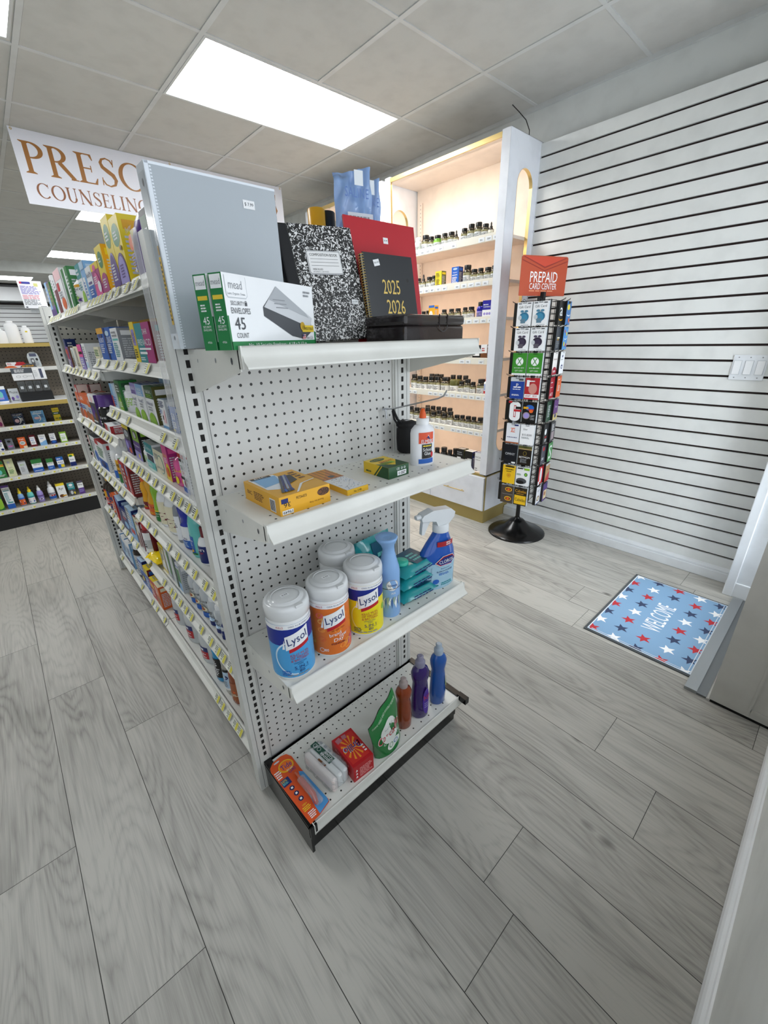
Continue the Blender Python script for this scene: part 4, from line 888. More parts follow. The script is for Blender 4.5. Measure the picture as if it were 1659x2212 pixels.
ITEMS = {
 'N1': ('x', -0.035, 1.475, [
  (0.056, 0.105, 0.102, 'B', 'thin_carton', 'carton', 'thinblk', 'thin black carton with a green back edge at the near end of the top shelf'),
  (0.159, 0.225, 0.128, 'P', 'snack_pouch', 'pouch', 'oatpouch', 'tall clear-topped purple pouch printed with an orange drop on the top shelf'),
  (0.264, 0.348, 0.132, 'B', 'tall_carton', 'carton', 'gripe', 'tall yellow carton with green oval, nearer of the two tallest yellow ones'),
  (0.349, 0.421, 0.146, 'B', 'tall_carton', 'carton', 'gripe2', 'tall yellow carton with green oval, farther of the two tallest yellow ones'),
  (0.48, 0.562, 0.107, 'B', 'short_carton', 'carton', 'gripe3', 'shorter yellow carton with green oval just beyond the two tallest ones'),
  (0.563, 0.667, 0.08, 'B', 'small_carton', 'carton', 'magenta', 'magenta and yellow carton on the top shelf in front of a yellow carton'),
  (0.671, 0.754, 0.082, 'B', 'small_carton', 'carton', 'skyw', 'white and blue carton beside the magenta carton on the top shelf'),
  (0.755, 0.818, 0.105, 'B', 'medium_carton', 'carton', 'paleblue', 'pale blue carton on the top shelf with a white front panel'),
  (0.824, 0.905, 0.107, 'B', 'medium_carton', 'carton', 'tealwhite', 'white carton with a teal upper third on the top shelf'),
  (0.928, 1.061, 0.107, 'O', 'syrup_bottle', 'bottle', 'beebottle', 'white bottle with a navy cap and yellow shoulder ring on the top shelf'),
  (1.062, 1.142, 0.128, 'B', 'medium_carton', 'carton', 'greenbox', 'green carton with a white stripe on the top shelf, nearer one'),
  (1.143, 1.206, 0.129, 'B', 'medium_carton', 'carton', 'greenbox2', 'darker green carton with a white edge on the top shelf, farther one'),
  (1.237, 1.403, 0.144, 'B', 'medium_carton', 'carton', 'pinkwhite', 'white carton with a salmon pink edge near the far end of the top shelf'),
  (1.412, 1.489, 0.137, 'B', 'narrow_carton', 'carton', 'maroonw', 'narrow white and maroon carton near the far end of the top shelf'),
  (1.49, 1.543, 0.146, 'B', 'narrow_carton', 'carton', 'whitebox', 'narrow white carton with rounded print near the far end of the top shelf'),
  (1.595, 1.692, 0.131, 'B', 'narrow_carton', 'carton', 'greenthin', 'narrow olive green carton at the far end of the top shelf'),
  (1.693, 1.762, 0.139, 'B', 'narrow_carton', 'carton', 'lilac', 'narrow lilac blue carton, the farthest one on the top shelf'),
 ]),
 'N2': ('x', -0.035, 1.298, [
  (0.204, 0.342, 0.091, 'B', 'medicine_carton', 'carton', 'prevacid', 'teal and magenta carton at the near end of the second shelf'),
  (0.343, 0.386, 0.096, 'B', 'medicine_carton', 'carton', 'yellowpurple', 'yellow carton with a lilac panel beside the teal and magenta one'),
  (0.535, 0.626, 0.089, 'B', 'medicine_carton', 'carton', 'whiteteal', 'white carton with pale teal print and a silver grey side on the second shelf'),
  (0.627, 0.721, 0.094, 'B', 'narrow_carton', 'carton', 'bluebox', 'bright blue narrow carton on the second shelf, nearer of two'),
  (0.73, 0.832, 0.095, 'B', 'narrow_carton', 'carton', 'blueyellow', 'blue narrow carton with a yellow top, farther of two on the second shelf'),
  (0.876, 0.965, 0.039, 'B', 'small_carton', 'carton', 'palegreen', 'small pale green carton behind the far end of the near second shelf'),
 ]),
 'F2': ('x', -0.035, 1.25, [
  (1.138, 1.216, 0.101, 'B', 'narrow_carton', 'carton', 'whitebox', 'plain white narrow carton on the far second shelf'),
  (1.233, 1.328, 0.098, 'B', 'narrow_carton', 'carton', 'pinkblue', 'pink and violet narrow carton on the far second shelf'),
  (1.338, 1.443, 0.091, 'B', 'narrow_carton', 'carton', 'cream', 'cream narrow carton with grey print on the far second shelf'),
  (1.446, 1.558, 0.086, 'B', 'narrow_carton', 'carton', 'whitegreen', 'white narrow carton with green print on the far second shelf'),
  (1.56, 1.75, 0.091, 'B', 'small_carton', 'carton', 'purpleorange', 'purple carton with an orange swirl at the far end of the second shelf'),
 ]),
 'N3': ('x', -0.018, 1.125, [
  (0.216, 0.254, 0.068, 'B', 'small_carton', 'carton', 'bluewhite', 'small blue and white carton at the near end of the third shelf'),
  (0.287, 0.342, 0.079, 'B', 'medicine_carton', 'carton', 'whitenavy', 'white carton with a pink hand picture and pale blue foot on the third shelf'),
  (0.382, 0.466, 0.106, 'B', 'medicine_carton', 'carton', 'nasalgreen', 'white carton with a dark green top and yellow leaf on the third shelf'),
  (0.483, 0.561, 0.106, 'B', 'medicine_carton', 'carton', 'nasalblue', 'white carton with a sky blue top and yellow leaf on the third shelf'),
  (0.564, 0.63, 0.106, 'B', 'medicine_carton', 'carton', 'nasalpurple', 'white carton with a violet top and yellow leaf on the third shelf'),
  (0.689, 0.788, 0.09, 'O', 'spray_bottle', 'bottle', 'whitebottle', 'white plastic bottle between the green carton and the violet topped one'),
  (0.789, 0.863, 0.102, 'B', 'narrow_carton', 'carton', 'darkgreen', 'green carton with a white plant picture at the far end of the near third shelf'),
  (0.885, 0.965, 0.085, 'B', 'narrow_carton', 'carton', 'bluered', 'pale blue narrow carton beside the green carton of the third shelf'),
 ]),
 'F3': ('x', -0.03, 0.995, [
  (1.106, 1.242, 0.034, 'B', 'small_carton', 'carton', 'redwhite', 'small red and white carton at the near end of the far third shelf'),
  (1.243, 1.343, 0.147, 'O', 'pill_bottle', 'bottle', 'purplecap', 'dark bottle with a broad purple cap on the far third shelf'),
  (1.344, 1.455, 0.142, 'B', 'medium_carton', 'carton', 'darkphoto', 'dark violet carton with a white top on the far third shelf'),
  (1.456, 1.551, 0.122, 'B', 'medium_carton', 'carton', 'orangewhite', 'orange and pale grey carton with orange drops, nearer of two on the far third shelf'),
  (1.552, 1.839, 0.125, 'B', 'wide_carton', 'carton', 'orangewhite', 'orange and pale grey carton with orange drops, farther and wider of the two'),
 ]),
 'N4': ('x', -0.013, 0.948, [
  (0.241, 0.293, 0.13, 'B', 'medicine_carton', 'carton', 'charcoal', 'white carton with red and black print at the near end of the fourth shelf'),
  (0.3, 0.401, 0.124, 'O', 'kids_bottle', 'bottle', 'pinkbottle', 'pink bottle with a yellow cap and yellow wavy print on the fourth shelf'),
  (0.402, 0.451, 0.112, 'B', 'medicine_carton', 'carton', 'pinkbox', 'bright pink carton with a yellow lower half beside the pink bottle'),
  (0.456, 0.565, 0.081, 'B', 'wide_carton', 'carton', 'creamloop', 'cream carton with a thin teal loop on the fourth shelf'),
  (0.565, 0.665, 0.088, 'B', 'wide_carton', 'carton', 'teallaxative', 'teal and white carton with a dark screen picture on the fourth shelf'),
  (0.666, 0.728, 0.062, 'O', 'pill_bottle', 'bottle', 'whitebottle', 'small white bottle beside the teal and white carton'),
  (0.729, 0.826, 0.115, 'B', 'medicine_carton', 'carton', 'purplegreen', 'yellow, green and violet carton with a flower foot on the fourth shelf'),
  (0.864, 0.965, 0.11, 'B', 'tall_carton', 'carton', 'greypurple', 'mauve grey carton with a yellow top and black side on the fourth shelf'),
 ]),
 'F4': ('x', -0.03, 0.745, [
  (0.985, 1.055, 0.148, 'B', 'medicine_carton', 'carton', 'redblue', 'red carton with a pale blue top, nearer of two on the far fourth shelf'),
  (1.061, 1.154, 0.141, 'B', 'medicine_carton', 'carton', 'redgreen', 'red carton with a green top, farther of two on the far fourth shelf'),
  (1.155, 1.283, 0.191, 'O', 'supplement_bottle', 'bottle', 'browngreen', 'bottle with a white cap, gold label and green foot on the far fourth shelf'),
  (1.284, 1.36, 0.18, 'O', 'supplement_bottle', 'bottle', 'whiteblue', 'white bottle with a blue foot beside the gold labelled bottle'),
  (1.482, 1.678, 0.149, 'B', 'medicine_carton', 'carton', 'whiteblue2', 'white carton with blue foot and red corner on the far fourth shelf'),
  (1.688, 1.839, 0.15, 'B', 'medicine_carton', 'carton', 'whiteblue3', 'white carton with a dark outline on the far fourth shelf'),
  (1.84, 1.891, 0.142, 'B', 'narrow_carton', 'carton', 'darkgreen2', 'green narrow carton near the far end of the fourth shelf'),
  (1.892, 1.925, 0.13, 'B', 'narrow_carton', 'carton', 'redgreen2', 'salmon and green narrow carton at the far end of the fourth shelf'),
 ]),
 'N5': ('x', -0.012, 0.703, [
  (0.261, 0.323, 0.123, 'O', 'antiseptic_bottle', 'bottle', 'redcap', 'white bottle with dark red cap and navy label, nearest on the fifth shelf'),
  (0.328, 0.389, 0.196, 'O', 'lotion_bottle', 'bottle', 'teallotion', 'tall teal lotion bottle with navy top and gold crown print on the fifth shelf'),
  (0.401, 0.483, 0.175, 'O', 'tonic_bottle', 'bottle', 'bluebottle', 'cobalt blue bottle with a clear cap on the fifth shelf'),
  (0.489, 0.522, 0.165, 'O', 'clear_bottle', 'bottle', 'greybottle', 'grey translucent bottle between the cobalt and cream bottles'),
  (0.545, 0.654, 0.202, 'O', 'shampoo_bottle', 'bottle', 'creamcurl', 'cream bottle with purple cap and curly script, nearer of two on the fifth shelf'),
  (0.656, 0.738, 0.186, 'O', 'shampoo_bottle', 'bottle', 'creamcurl', 'cream bottle with purple cap and curly script, farther of two on the fifth shelf'),
  (0.739, 0.789, 0.202, 'O', 'fiber_bottle', 'bottle', 'greenbottle', 'green bottle with a yellow ring on the fifth shelf'),
  (0.802, 0.903, 0.2, 'O', 'fiber_bottle', 'bottle', 'orangebottle', 'orange bottle with an orange cap on the fifth shelf'),
  (0.91, 0.965, 0.181, 'O', 'fiber_bottle', 'bottle', 'yelloworange', 'yellow orange bottle with red foot beside the orange one'),
 ]),
 'F5': ('x', -0.037, 0.468, [
  (0.985, 1.049, 0.174, 'O', 'salve_jar', 'jar', 'redjar', 'dark red jar with a white label band on the sixth shelf'),
  (1.05, 1.101, 0.146, 'B', 'medicine_carton', 'carton', 'redsilver', 'red and silver carton beside the dark red jar'),
  (1.102, 1.142, 0.155, 'B', 'medicine_carton', 'carton', 'greenred', 'cream carton with dark red lower half at the far end of the near sixth shelf'),
  (1.171, 1.279, 0.164, 'B', 'medicine_carton', 'carton', 'greyblue', 'grey blue carton at the near end of the far fifth shelf'),
  (1.29, 1.42, 0.12, 'B', 'medicine_carton', 'carton', 'navyred', 'navy carton with a red stripe on the far fifth shelf'),
  (1.425, 1.548, 0.146, 'B', 'medicine_carton', 'carton', 'navyred2', 'deep blue carton with a white top on the far fifth shelf'),
  (1.549, 1.63, 0.141, 'B', 'medicine_carton', 'carton', 'orangered', 'orange red carton on the far fifth shelf'),
  (1.631, 1.704, 0.227, 'O', 'syrup_bottle', 'bottle', 'darkorange', 'dark brown bottle with orange label, nearest of three on the far fifth shelf'),
  (1.705, 1.81, 0.208, 'O', 'syrup_bottle', 'bottle', 'darknavy', 'dark brown bottle with navy label, middle of three on the far fifth shelf'),
  (1.811, 1.906, 0.194, 'O', 'syrup_bottle', 'bottle', 'yellowtop', 'dark bottle with yellow cap, farthest of three on the far fifth shelf'),
 ]),
 'N6': ('x', -0.015, 0.448, [
  (0.222, 0.246, 0.06, 'O', 'small_bottle', 'bottle', 'navylabel', 'small clear bottle with navy foot, the nearest on the sixth shelf'),
  (0.252, 0.302, 0.113, 'O', 'squeeze_bottle', 'bottle', 'clearnavy', 'small clear bottle with white top and navy foot, second nearest on the sixth shelf'),
  (0.303, 0.359, 0.121, 'O', 'squeeze_bottle', 'bottle', 'clearnavy', 'clear bottle with white shoulder and navy foot, third nearest on the sixth shelf'),
  (0.36, 0.431, 0.188, 'O', 'squeeze_bottle', 'bottle', 'bluecap', 'clear bottle with tall blue cap and blue foot, nearest of three on the sixth shelf'),
  (0.432, 0.486, 0.187, 'O', 'squeeze_bottle', 'bottle', 'bluecap', 'clear bottle with tall blue cap and blue foot, middle of three on the sixth shelf'),
  (0.487, 0.543, 0.181, 'O', 'squeeze_bottle', 'bottle', 'bluecap', 'clear bottle with tall blue cap and blue foot, farthest of three on the sixth shelf'),
  (0.6, 0.649, 0.122, 'B', 'narrow_carton', 'carton', 'greenwhite', 'white carton with green and blue front beside the blue capped bottles'),
  (0.656, 0.723, 0.17, 'B', 'tall_carton', 'carton', 'greywhite', 'grey and white tall carton with green edge on the sixth shelf'),
  (0.727, 0.789, 0.146, 'B', 'tall_carton', 'carton', 'greywhite2', 'silver tall carton beside the yellow one on the sixth shelf'),
  (0.797, 0.876, 0.124, 'B', 'tall_carton', 'carton', 'yellowbox', 'yellow carton with a white and grey picture on the sixth shelf'),
 ]),
 'F6': ('x', -0.028, 0.128, [
  (1.07, 1.15, 0.13, 'B', 'medicine_carton', 'carton', 'orangebox', 'orange carton with a photo on its lid on the bottom shelf'),
  (1.165, 1.235, 0.12, 'B', 'medicine_carton', 'carton', 'redyellow', 'red and orange carton behind the orange one on the bottom shelf'),
  (1.25, 1.33, 0.15, 'B', 'medicine_carton', 'carton', 'yellowlid', 'blue carton with a yellow lid on the bottom shelf'),
  (1.345, 1.425, 0.16, 'B', 'medicine_carton', 'carton', 'bluecarton', 'royal blue carton beside the brown bottle on the bottom shelf'),
  (1.465, 1.56, 0.205, 'O', 'peroxide_bottle', 'bottle', 'blackbottle', 'dark brown bottle with white cap and white label on the bottom shelf'),
  (1.62, 1.705, 0.165, 'B', 'medicine_carton', 'carton', 'whiteblue4', 'white and blue carton beside the brown bottle, nearest of three'),
  (1.72, 1.805, 0.165, 'B', 'medicine_carton', 'carton', 'whiteblue4', 'white and blue carton on the bottom shelf, middle of three'),
  (1.82, 1.905, 0.165, 'B', 'medicine_carton', 'carton', 'whiteblue4', 'white and blue carton at the far end of the bottom shelf'),
 ]),
 'N7': ('x', -0.012, 0.128, [
  (0.255, 0.307, 0.184, 'O', 'mouthwash_bottle', 'bottle', 'copper', 'copper brown bottle, the nearest on the bottom shelf'),
  (0.318, 0.365, 0.223, 'O', 'mouthwash_bottle', 'bottle', 'greywash', 'grey clear bottle with a white label and price sticker on the bottom shelf'),
  (0.4, 0.458, 0.213, 'O', 'mouthwash_bottle', 'bottle', 'bluewash', 'bright blue bottle with a black label on the bottom shelf'),
  (0.517, 0.631, 0.223, 'J', 'alcohol_jug', 'jug', 'jug', 'clear jug with red and navy label, nearest of three on the bottom shelf'),
  (0.69, 0.802, 0.241, 'J', 'alcohol_jug', 'jug', 'jug', 'clear jug with red and navy label, middle of three on the bottom shelf'),
  (0.872, 0.965, 0.225, 'J', 'alcohol_jug', 'jug', 'jug', 'clear jug with red and navy label, farthest of three on the bottom shelf'),
 ]),
 'W1': ('y', 3.4, 0.784, [
  (-0.412, -0.37, 0.085, 'B', 'medicine_carton', 'carton', 'pinkw', "pale pink carton cut by the photo's left edge, upper wall unit row"),
  (-0.309, -0.239, 0.094, 'B', 'eye_carton', 'carton', 'ocu', 'navy carton with a white swoosh and eye picture on the wall unit'),
  (-0.19, -0.108, 0.098, 'B', 'eye_carton', 'carton', 'skyeye', 'sky blue carton with a white swoosh on the wall unit'),
  (-0.054, -0.008, 0.105, 'B', 'ear_carton', 'carton', 'debrox', 'yellow and green carton at the right end of the wall unit, upper row'),
 ]),
 'W2': ('y', 3.4, 0.607, [
  (-0.456, -0.418, 0.086, 'B', 'medicine_carton', 'carton', 'bluew', 'blue and white carton cut by the left photo edge, second wall unit row'),
  (-0.399, -0.355, 0.089, 'B', 'medicine_carton', 'carton', 'greyeye', 'grey carton with an eye picture in the second row of the wall unit'),
  (-0.326, -0.278, 0.087, 'B', 'medicine_carton', 'carton', 'orangeeye', 'orange carton with a green oval in the second row of the wall unit'),
  (-0.257, -0.214, 0.093, 'B', 'medicine_carton', 'carton', 'marooneye', 'maroon carton with a white panel in the second row of the wall unit'),
  (-0.196, -0.15, 0.087, 'B', 'medicine_carton', 'carton', 'skyw2', 'white and light blue carton in the second row of the wall unit'),
  (-0.125, -0.085, 0.087, 'B', 'medicine_carton', 'carton', 'navyw2', 'white and navy carton in the second row of the wall unit'),
  (-0.058, -0.011, 0.089, 'B', 'medicine_carton', 'carton', 'limew2', 'lime green and white carton in the second row of the wall unit'),
 ]),
 'W3': ('y', 3.4, 0.402, [
  (-0.517, -0.462, 0.133, 'B', 'medicine_carton', 'carton', 'greenred3', 'green carton with a red and yellow stripe cut by the left edge of the photo'),
  (-0.453, -0.401, 0.14, 'B', 'tall_carton', 'carton', 'creamtall', 'tall cream carton with a bottle picture in the third row of the wall unit'),
  (-0.378, -0.328, 0.109, 'B', 'tall_carton', 'carton', 'greytall', 'pale grey carton in the third row of the wall unit'),
  (-0.297, -0.227, 0.105, 'B', 'wide_carton', 'carton', 'refreshwide', 'wide green, white and blue carton in the third row of the wall unit'),
  (-0.2, -0.155, 0.091, 'B', 'medicine_carton', 'carton', 'refresh', 'small green, white and blue carton in the third row of the wall unit'),
  (-0.133, -0.085, 0.093, 'B', 'medicine_carton', 'carton', 'bluesys', 'blue and white carton with a yellow tag in the third row of the wall unit'),
  (-0.046, -0.004, 0.102, 'B', 'medicine_carton', 'carton', 'limenavy', 'white and navy carton with a lime top at the right end of the third row'),
 ]),
 'W4': ('y', 3.4, 0.149, [
  (-0.608, -0.549, 0.192, 'B', 'tall_carton', 'carton', 'greenleaf', 'green carton cut by the left photo edge, bottom wall unit row'),
  (-0.531, -0.482, 0.192, 'B', 'tall_carton', 'carton', 'bluewash2', 'tall white carton with a blue foot in the bottom row of the wall unit'),
  (-0.453, -0.412, 0.148, 'O', 'nasal_spray', 'bottle', 'kidspray', 'small blue and orange spray bottle with yellow cap, left of two'),
  (-0.394, -0.348, 0.145, 'O', 'nasal_spray', 'bottle', 'kidspray2', 'small teal, white and red spray bottle with yellow cap, right of two'),
  (-0.333, -0.288, 0.141, 'O', 'nasal_spray', 'bottle', 'violetspray', 'lilac spray bottle with white nozzle in the bottom row of the wall unit'),
  (-0.259, -0.207, 0.156, 'O', 'nasal_spray', 'bottle', 'bluespray', 'blue and white spray bottle with tall white nozzle in the bottom row'),
  (-0.197, -0.136, 0.125, 'B', 'medicine_carton', 'carton', 'ayr', 'white carton with yellow top and bee picture in the bottom row of the wall unit'),
  (-0.119, -0.07, 0.113, 'B', 'medicine_carton', 'carton', 'tealeye', 'teal and clear pack in the bottom row of the wall unit'),
  (-0.048, -0.006, 0.108, 'B', 'medicine_carton', 'carton', 'purplew', 'white and purple carton at the right end of the bottom row'),
 ]),
 'V1': ('x', 2.2, 1.913, [
  (1.522, 1.544, 0.075, 'V', 'supplement_bottle', 'bottle', 'dark', ''),
  (1.464, 1.521, 0.091, 'V', 'supplement_bottle', 'bottle', 'white', ''),
  (1.395, 1.458, 0.095, 'V', 'supplement_bottle', 'bottle', 'gold', ''),
  (1.343, 1.394, 0.077, 'V', 'supplement_bottle', 'bottle', 'gold', ''),
  (1.28, 1.342, 0.077, 'V', 'supplement_bottle', 'bottle', 'green', ''),
  (1.218, 1.269, 0.077, 'V', 'supplement_bottle', 'bottle', 'gold', ''),
  (1.161, 1.217, 0.076, 'V', 'supplement_bottle', 'bottle', 'gold', ''),
  (1.121, 1.159, 0.077, 'V', 'supplement_bottle', 'bottle', 'drop', ''),
  (1.052, 1.102, 0.077, 'V', 'supplement_bottle', 'bottle', 'gold', ''),
  (0.997, 1.051, 0.091, 'V', 'supplement_bottle', 'bottle', 'gold', ''),
  (0.94, 0.996, 0.091, 'V', 'supplement_bottle', 'bottle', 'gold', ''),
  (0.886, 0.939, 0.073, 'V', 'supplement_bottle', 'bottle', 'gold', ''),
  (0.848, 0.885, 0.075, 'V', 'supplement_bottle', 'bottle', 'dropw', ''),
 ]),
 'V2': ('x', 2.2, 1.671, [
  (1.458, 1.493, 0.073, 'V', 'supplement_bottle', 'bottle', 'gold', ''),
  (1.413, 1.457, 0.095, 'V', 'supplement_bottle', 'bottle', 'drop', ''),
  (1.355, 1.407, 0.073, 'V', 'supplement_bottle', 'bottle', 'gold', ''),
  (1.305, 1.354, 0.076, 'V', 'supplement_bottle', 'bottle', 'gold', ''),
  (1.243, 1.304, 0.096, 'B', 'supplement_carton', 'carton', 'boxyellow', ''),
  (1.093, 1.155, 0.105, 'B', 'supplement_carton', 'carton', 'boxblue', ''),
  (1.009, 1.072, 0.107, 'V', 'supplement_bottle', 'bottle', 'gold', ''),
  (0.955, 1.008, 0.076, 'V', 'supplement_bottle', 'bottle', 'gold', ''),
  (0.905, 0.953, 0.076, 'V', 'supplement_bottle', 'bottle', 'gold', ''),
  (0.848, 0.904, 0.075, 'V', 'supplement_bottle', 'bottle', 'gold', ''),
  (0.807, 0.846, 0.078, 'V', 'supplement_bottle', 'bottle', 'gold', ''),
 ]),
 'V3': ('x', 2.2, 1.452, [
  (1.408, 1.449, 0.069, 'V', 'supplement_bottle', 'bottle', 'gold', ''),
  (1.365, 1.405, 0.071, 'V', 'supplement_bottle', 'bottle', 'gold', ''),
  (1.304, 1.362, 0.103, 'B', 'supplement_carton', 'carton', 'boxorange', ''),
  (1.207, 1.253, 0.07, 'V', 'supplement_bottle', 'bottle', 'gold', ''),
  (1.139, 1.187, 0.07, 'V', 'supplement_bottle', 'bottle', 'gold', ''),
  (1.081, 1.131, 0.07, 'V', 'supplement_bottle', 'bottle', 'gold', ''),
  (1.02, 1.062, 0.072, 'V', 'supplement_bottle', 'bottle', 'gold', ''),
  (0.964, 1.018, 0.073, 'V', 'supplement_bottle', 'bottle', 'gold', ''),
  (0.884, 0.944, 0.097, 'V', 'supplement_bottle', 'bottle', 'blue', ''),
  (0.812, 0.883, 0.102, 'B', 'supplement_carton', 'carton', 'boxnavy', ''),
 ]),
 'V4': ('x', 2.2, 1.196, [
  (1.321, 1.366, 0.098, 'V', 'supplement_bottle', 'bottle', 'gold', ''),
  (1.277, 1.318, 0.097, 'V', 'supplement_bottle', 'bottle', 'white', ''),
  (1.202, 1.274, 0.078, 'V', 'supplement_bottle', 'bottle', 'orange', ''),
  (1.147, 1.198, 0.096, 'V', 'supplement_bottle', 'bottle', 'gold', ''),
  (1.094, 1.144, 0.096, 'V', 'supplement_bottle', 'bottle', 'gold', ''),
  (1.045, 1.091, 0.095, 'V', 'supplement_bottle', 'bottle', 'gold', ''),
  (1.007, 1.042, 0.095, 'V', 'supplement_bottle', 'bottle', 'dark', ''),
  (0.945, 1.003, 0.068, 'V', 'supplement_bottle', 'bottle', 'olive', ''),
  (0.88, 0.943, 0.085, 'B', 'supplement_carton', 'carton', 'boxblack', ''),
  (0.825, 0.877, 0.089, 'B', 'supplement_carton', 'carton', 'boxbrown', ''),
 ]),
 'V5': ('x', 2.2, 0.955, [
  (1.501, 1.562, 0.11, 'V', 'supplement_bottle', 'bottle', 'gold', ''),
  (1.439, 1.497, 0.1, 'V', 'supplement_bottle', 'bottle', 'gold', ''),
  (1.38, 1.437, 0.097, 'V', 'supplement_bottle', 'bottle', 'gold', ''),
  (1.313, 1.378, 0.102, 'V', 'supplement_bottle', 'bottle', 'gold', ''),
  (1.251, 1.311, 0.103, 'V', 'supplement_bottle', 'bottle', 'gold', ''),
  (1.164, 1.248, 0.101, 'V', 'supplement_bottle', 'bottle', 'gold', ''),
  (1.073, 1.159, 0.086, 'V', 'supplement_bottle', 'bottle', 'olive', ''),
  (1.021, 1.071, 0.08, 'V', 'supplement_bottle', 'bottle', 'gold', ''),
  (0.963, 1.019, 0.097, 'V', 'supplement_bottle', 'bottle', 'gold', ''),
  (0.915, 0.96, 0.081, 'V', 'supplement_bottle', 'bottle', 'gold', ''),
  (0.842, 0.912, 0.102, 'V', 'supplement_bottle', 'bottle', 'gold', ''),
  (0.805, 0.84, 0.149, 'V', 'supplement_bottle', 'bottle', 'red', ''),
 ]),
 'V6': ('x', 2.2, 0.701, [
  (1.533, 1.579, 0.106, 'V', 'supplement_bottle', 'bottle', 'gold', ''),
  (1.472, 1.53, 0.1, 'V', 'supplement_bottle', 'bottle', 'gold', ''),
  (1.411, 1.468, 0.103, 'V', 'supplement_bottle', 'bottle', 'gold', ''),
  (1.352, 1.407, 0.114, 'V', 'supplement_bottle', 'bottle', 'gold', ''),
  (1.284, 1.343, 0.084, 'V', 'supplement_bottle', 'bottle', 'gold', ''),
  (1.228, 1.281, 0.103, 'V', 'supplement_bottle', 'bottle', 'gold', ''),
  (1.171, 1.225, 0.085, 'V', 'supplement_bottle', 'bottle', 'gold', ''),
  (1.111, 1.168, 0.104, 'V', 'supplement_bottle', 'bottle', 'gold', ''),
  (1.05, 1.106, 0.085, 'V', 'supplement_bottle', 'bottle', 'gold', ''),
  (0.999, 1.047, 0.089, 'V', 'supplement_bottle', 'bottle', 'gold', ''),
  (0.942, 0.996, 0.087, 'V', 'supplement_bottle', 'bottle', 'gold', ''),
  (0.891, 0.939, 0.088, 'V', 'supplement_bottle', 'bottle', 'gold', ''),
  (0.833, 0.889, 0.089, 'V', 'supplement_bottle', 'bottle', 'gold', ''),
 ]),
 'V7': ('x', 2.2, 0.372, [
  (1.24, 1.295, 0.126, 'V', 'supplement_bottle', 'bottle', 'dark', ''),
  (1.164, 1.229, 0.14, 'V', 'supplement_bottle', 'bottle', 'dark', ''),
  (1.105, 1.154, 0.132, 'V', 'supplement_bottle', 'bottle', 'dark', ''),
  (1.051, 1.101, 0.152, 'V', 'supplement_bottle', 'bottle', 'dark', ''),
  (0.972, 1.047, 0.161, 'B', 'supplement_carton', 'carton', 'boxolive', ''),
  (0.892, 0.967, 0.158, 'B', 'supplement_carton', 'carton', 'boxdark', ''),
  (0.813, 0.871, 0.163, 'B', 'supplement_carton', 'carton', 'boxwhite', ''),
 ]),
}
GRP = {}
rn = random.Random(3)
ORD = ['leftmost', 'second from the left', 'third from the left', 'fourth from the left', 'fifth from the left', 'sixth from the left', 'seventh from the left', 'eighth from the left', 'ninth from the left', 'tenth from the left', 'eleventh from the left', 'twelfth from the left', 'thirteenth from the left']
LEV = dict(V1='top', V2='second', V3='third', V4='fourth', V5='fifth', V6='sixth', V7='bottom')
VWORD = dict(gold='black-capped bottle with gold band', white='white bottle with white cap', green='bright green bottle with black cap', dark='all-dark bottle with black cap', drop='slim dropper bottle with black bulb', dropw='pale dropper bottle', blue='deep blue bottle with black cap', orange='copper orange jar', olive='wide olive-lidded jar with a white label', red='white bottle with a red pointed cap',
  boxyellow='yellow carton with an olive side', boxblue='bright blue carton', boxorange='orange carton with a blue top', boxnavy='royal blue and white carton', boxblack='black carton with a white strip', boxbrown='white and brown carton', boxolive='black carton with olive side', boxdark='black and navy carton', boxwhite='white carton with navy side')
GN = dict(N='packages on the near bay shelves', F='packages on the far bay shelves', W='packages on the wall unit', V='supplement bottles in the lit cabinet')
for key, (ax, pv, z, rows) in ITEMS.items():
    sh = NZ.get(key, z)
    for i, (y0, y1, h, kind, nm, cat, st, desc) in enumerate(rows):
        w = (y1 - y0) * .97; c0 = (y0 + y1) / 2
        if kind == 'B':
            dd = max(.03, min(.11, w * .8)) if key[0] != 'V' else w * .8
            if key[0] == 'W': dd = .035
            o = carton(nm, w, dd, h, st)
        elif kind == 'P':
            m = MB(); P = []; n = 14
            prof = [(w * .5, 0, .03), (w * .52, .02, .035), (w * .5, h * .6, .03), (w * .48, h * .82, .02), (w * .34, h * .93, .012), (w * .12, h * 1.0, .006)]
            for a, zz, t in prof: P.append([(a * math.cos(2 * math.pi * k / n), .035 + t * math.sin(2 * math.pi * k / n), zz) for k in range(n)])
            m.grid(P, pm('p'), True, True, [pm('p'), pm('p'), pm('p'), pm('lgy'), pm('lgy')]); F = Flat((-w / 2, -.0005, 0), (1, 0, 0), (0, 0, 1)); decorate(m, F, w, h * .9, ST['oatpouch'][1][1:]); m.face(P[0][::-1], pm('p')); m.face(P[-1], pm('w')); o = m.build(nm)
        elif kind == 'V': o = vitamin(nm, w, h, st, i)
        elif kind == 'J': o = jug(nm, w, h)
        else: o = bottle(nm, w, h, st)
        if ax == 'x': o.location = (pv, c0, sh); o.rotation_euler = (0, 0, math.radians(-90 + (rn.uniform(-3, 3) if kind != 'B' or key[0] != 'N' else 0)))
        else: o.location = (c0, pv, z)
        if key[0] == 'V': desc = '%s, %s on the %s cabinet shelf' % (VWORD[st], ORD[i], LEV[key])
        tag(o, desc, cat, GN[key[0]])
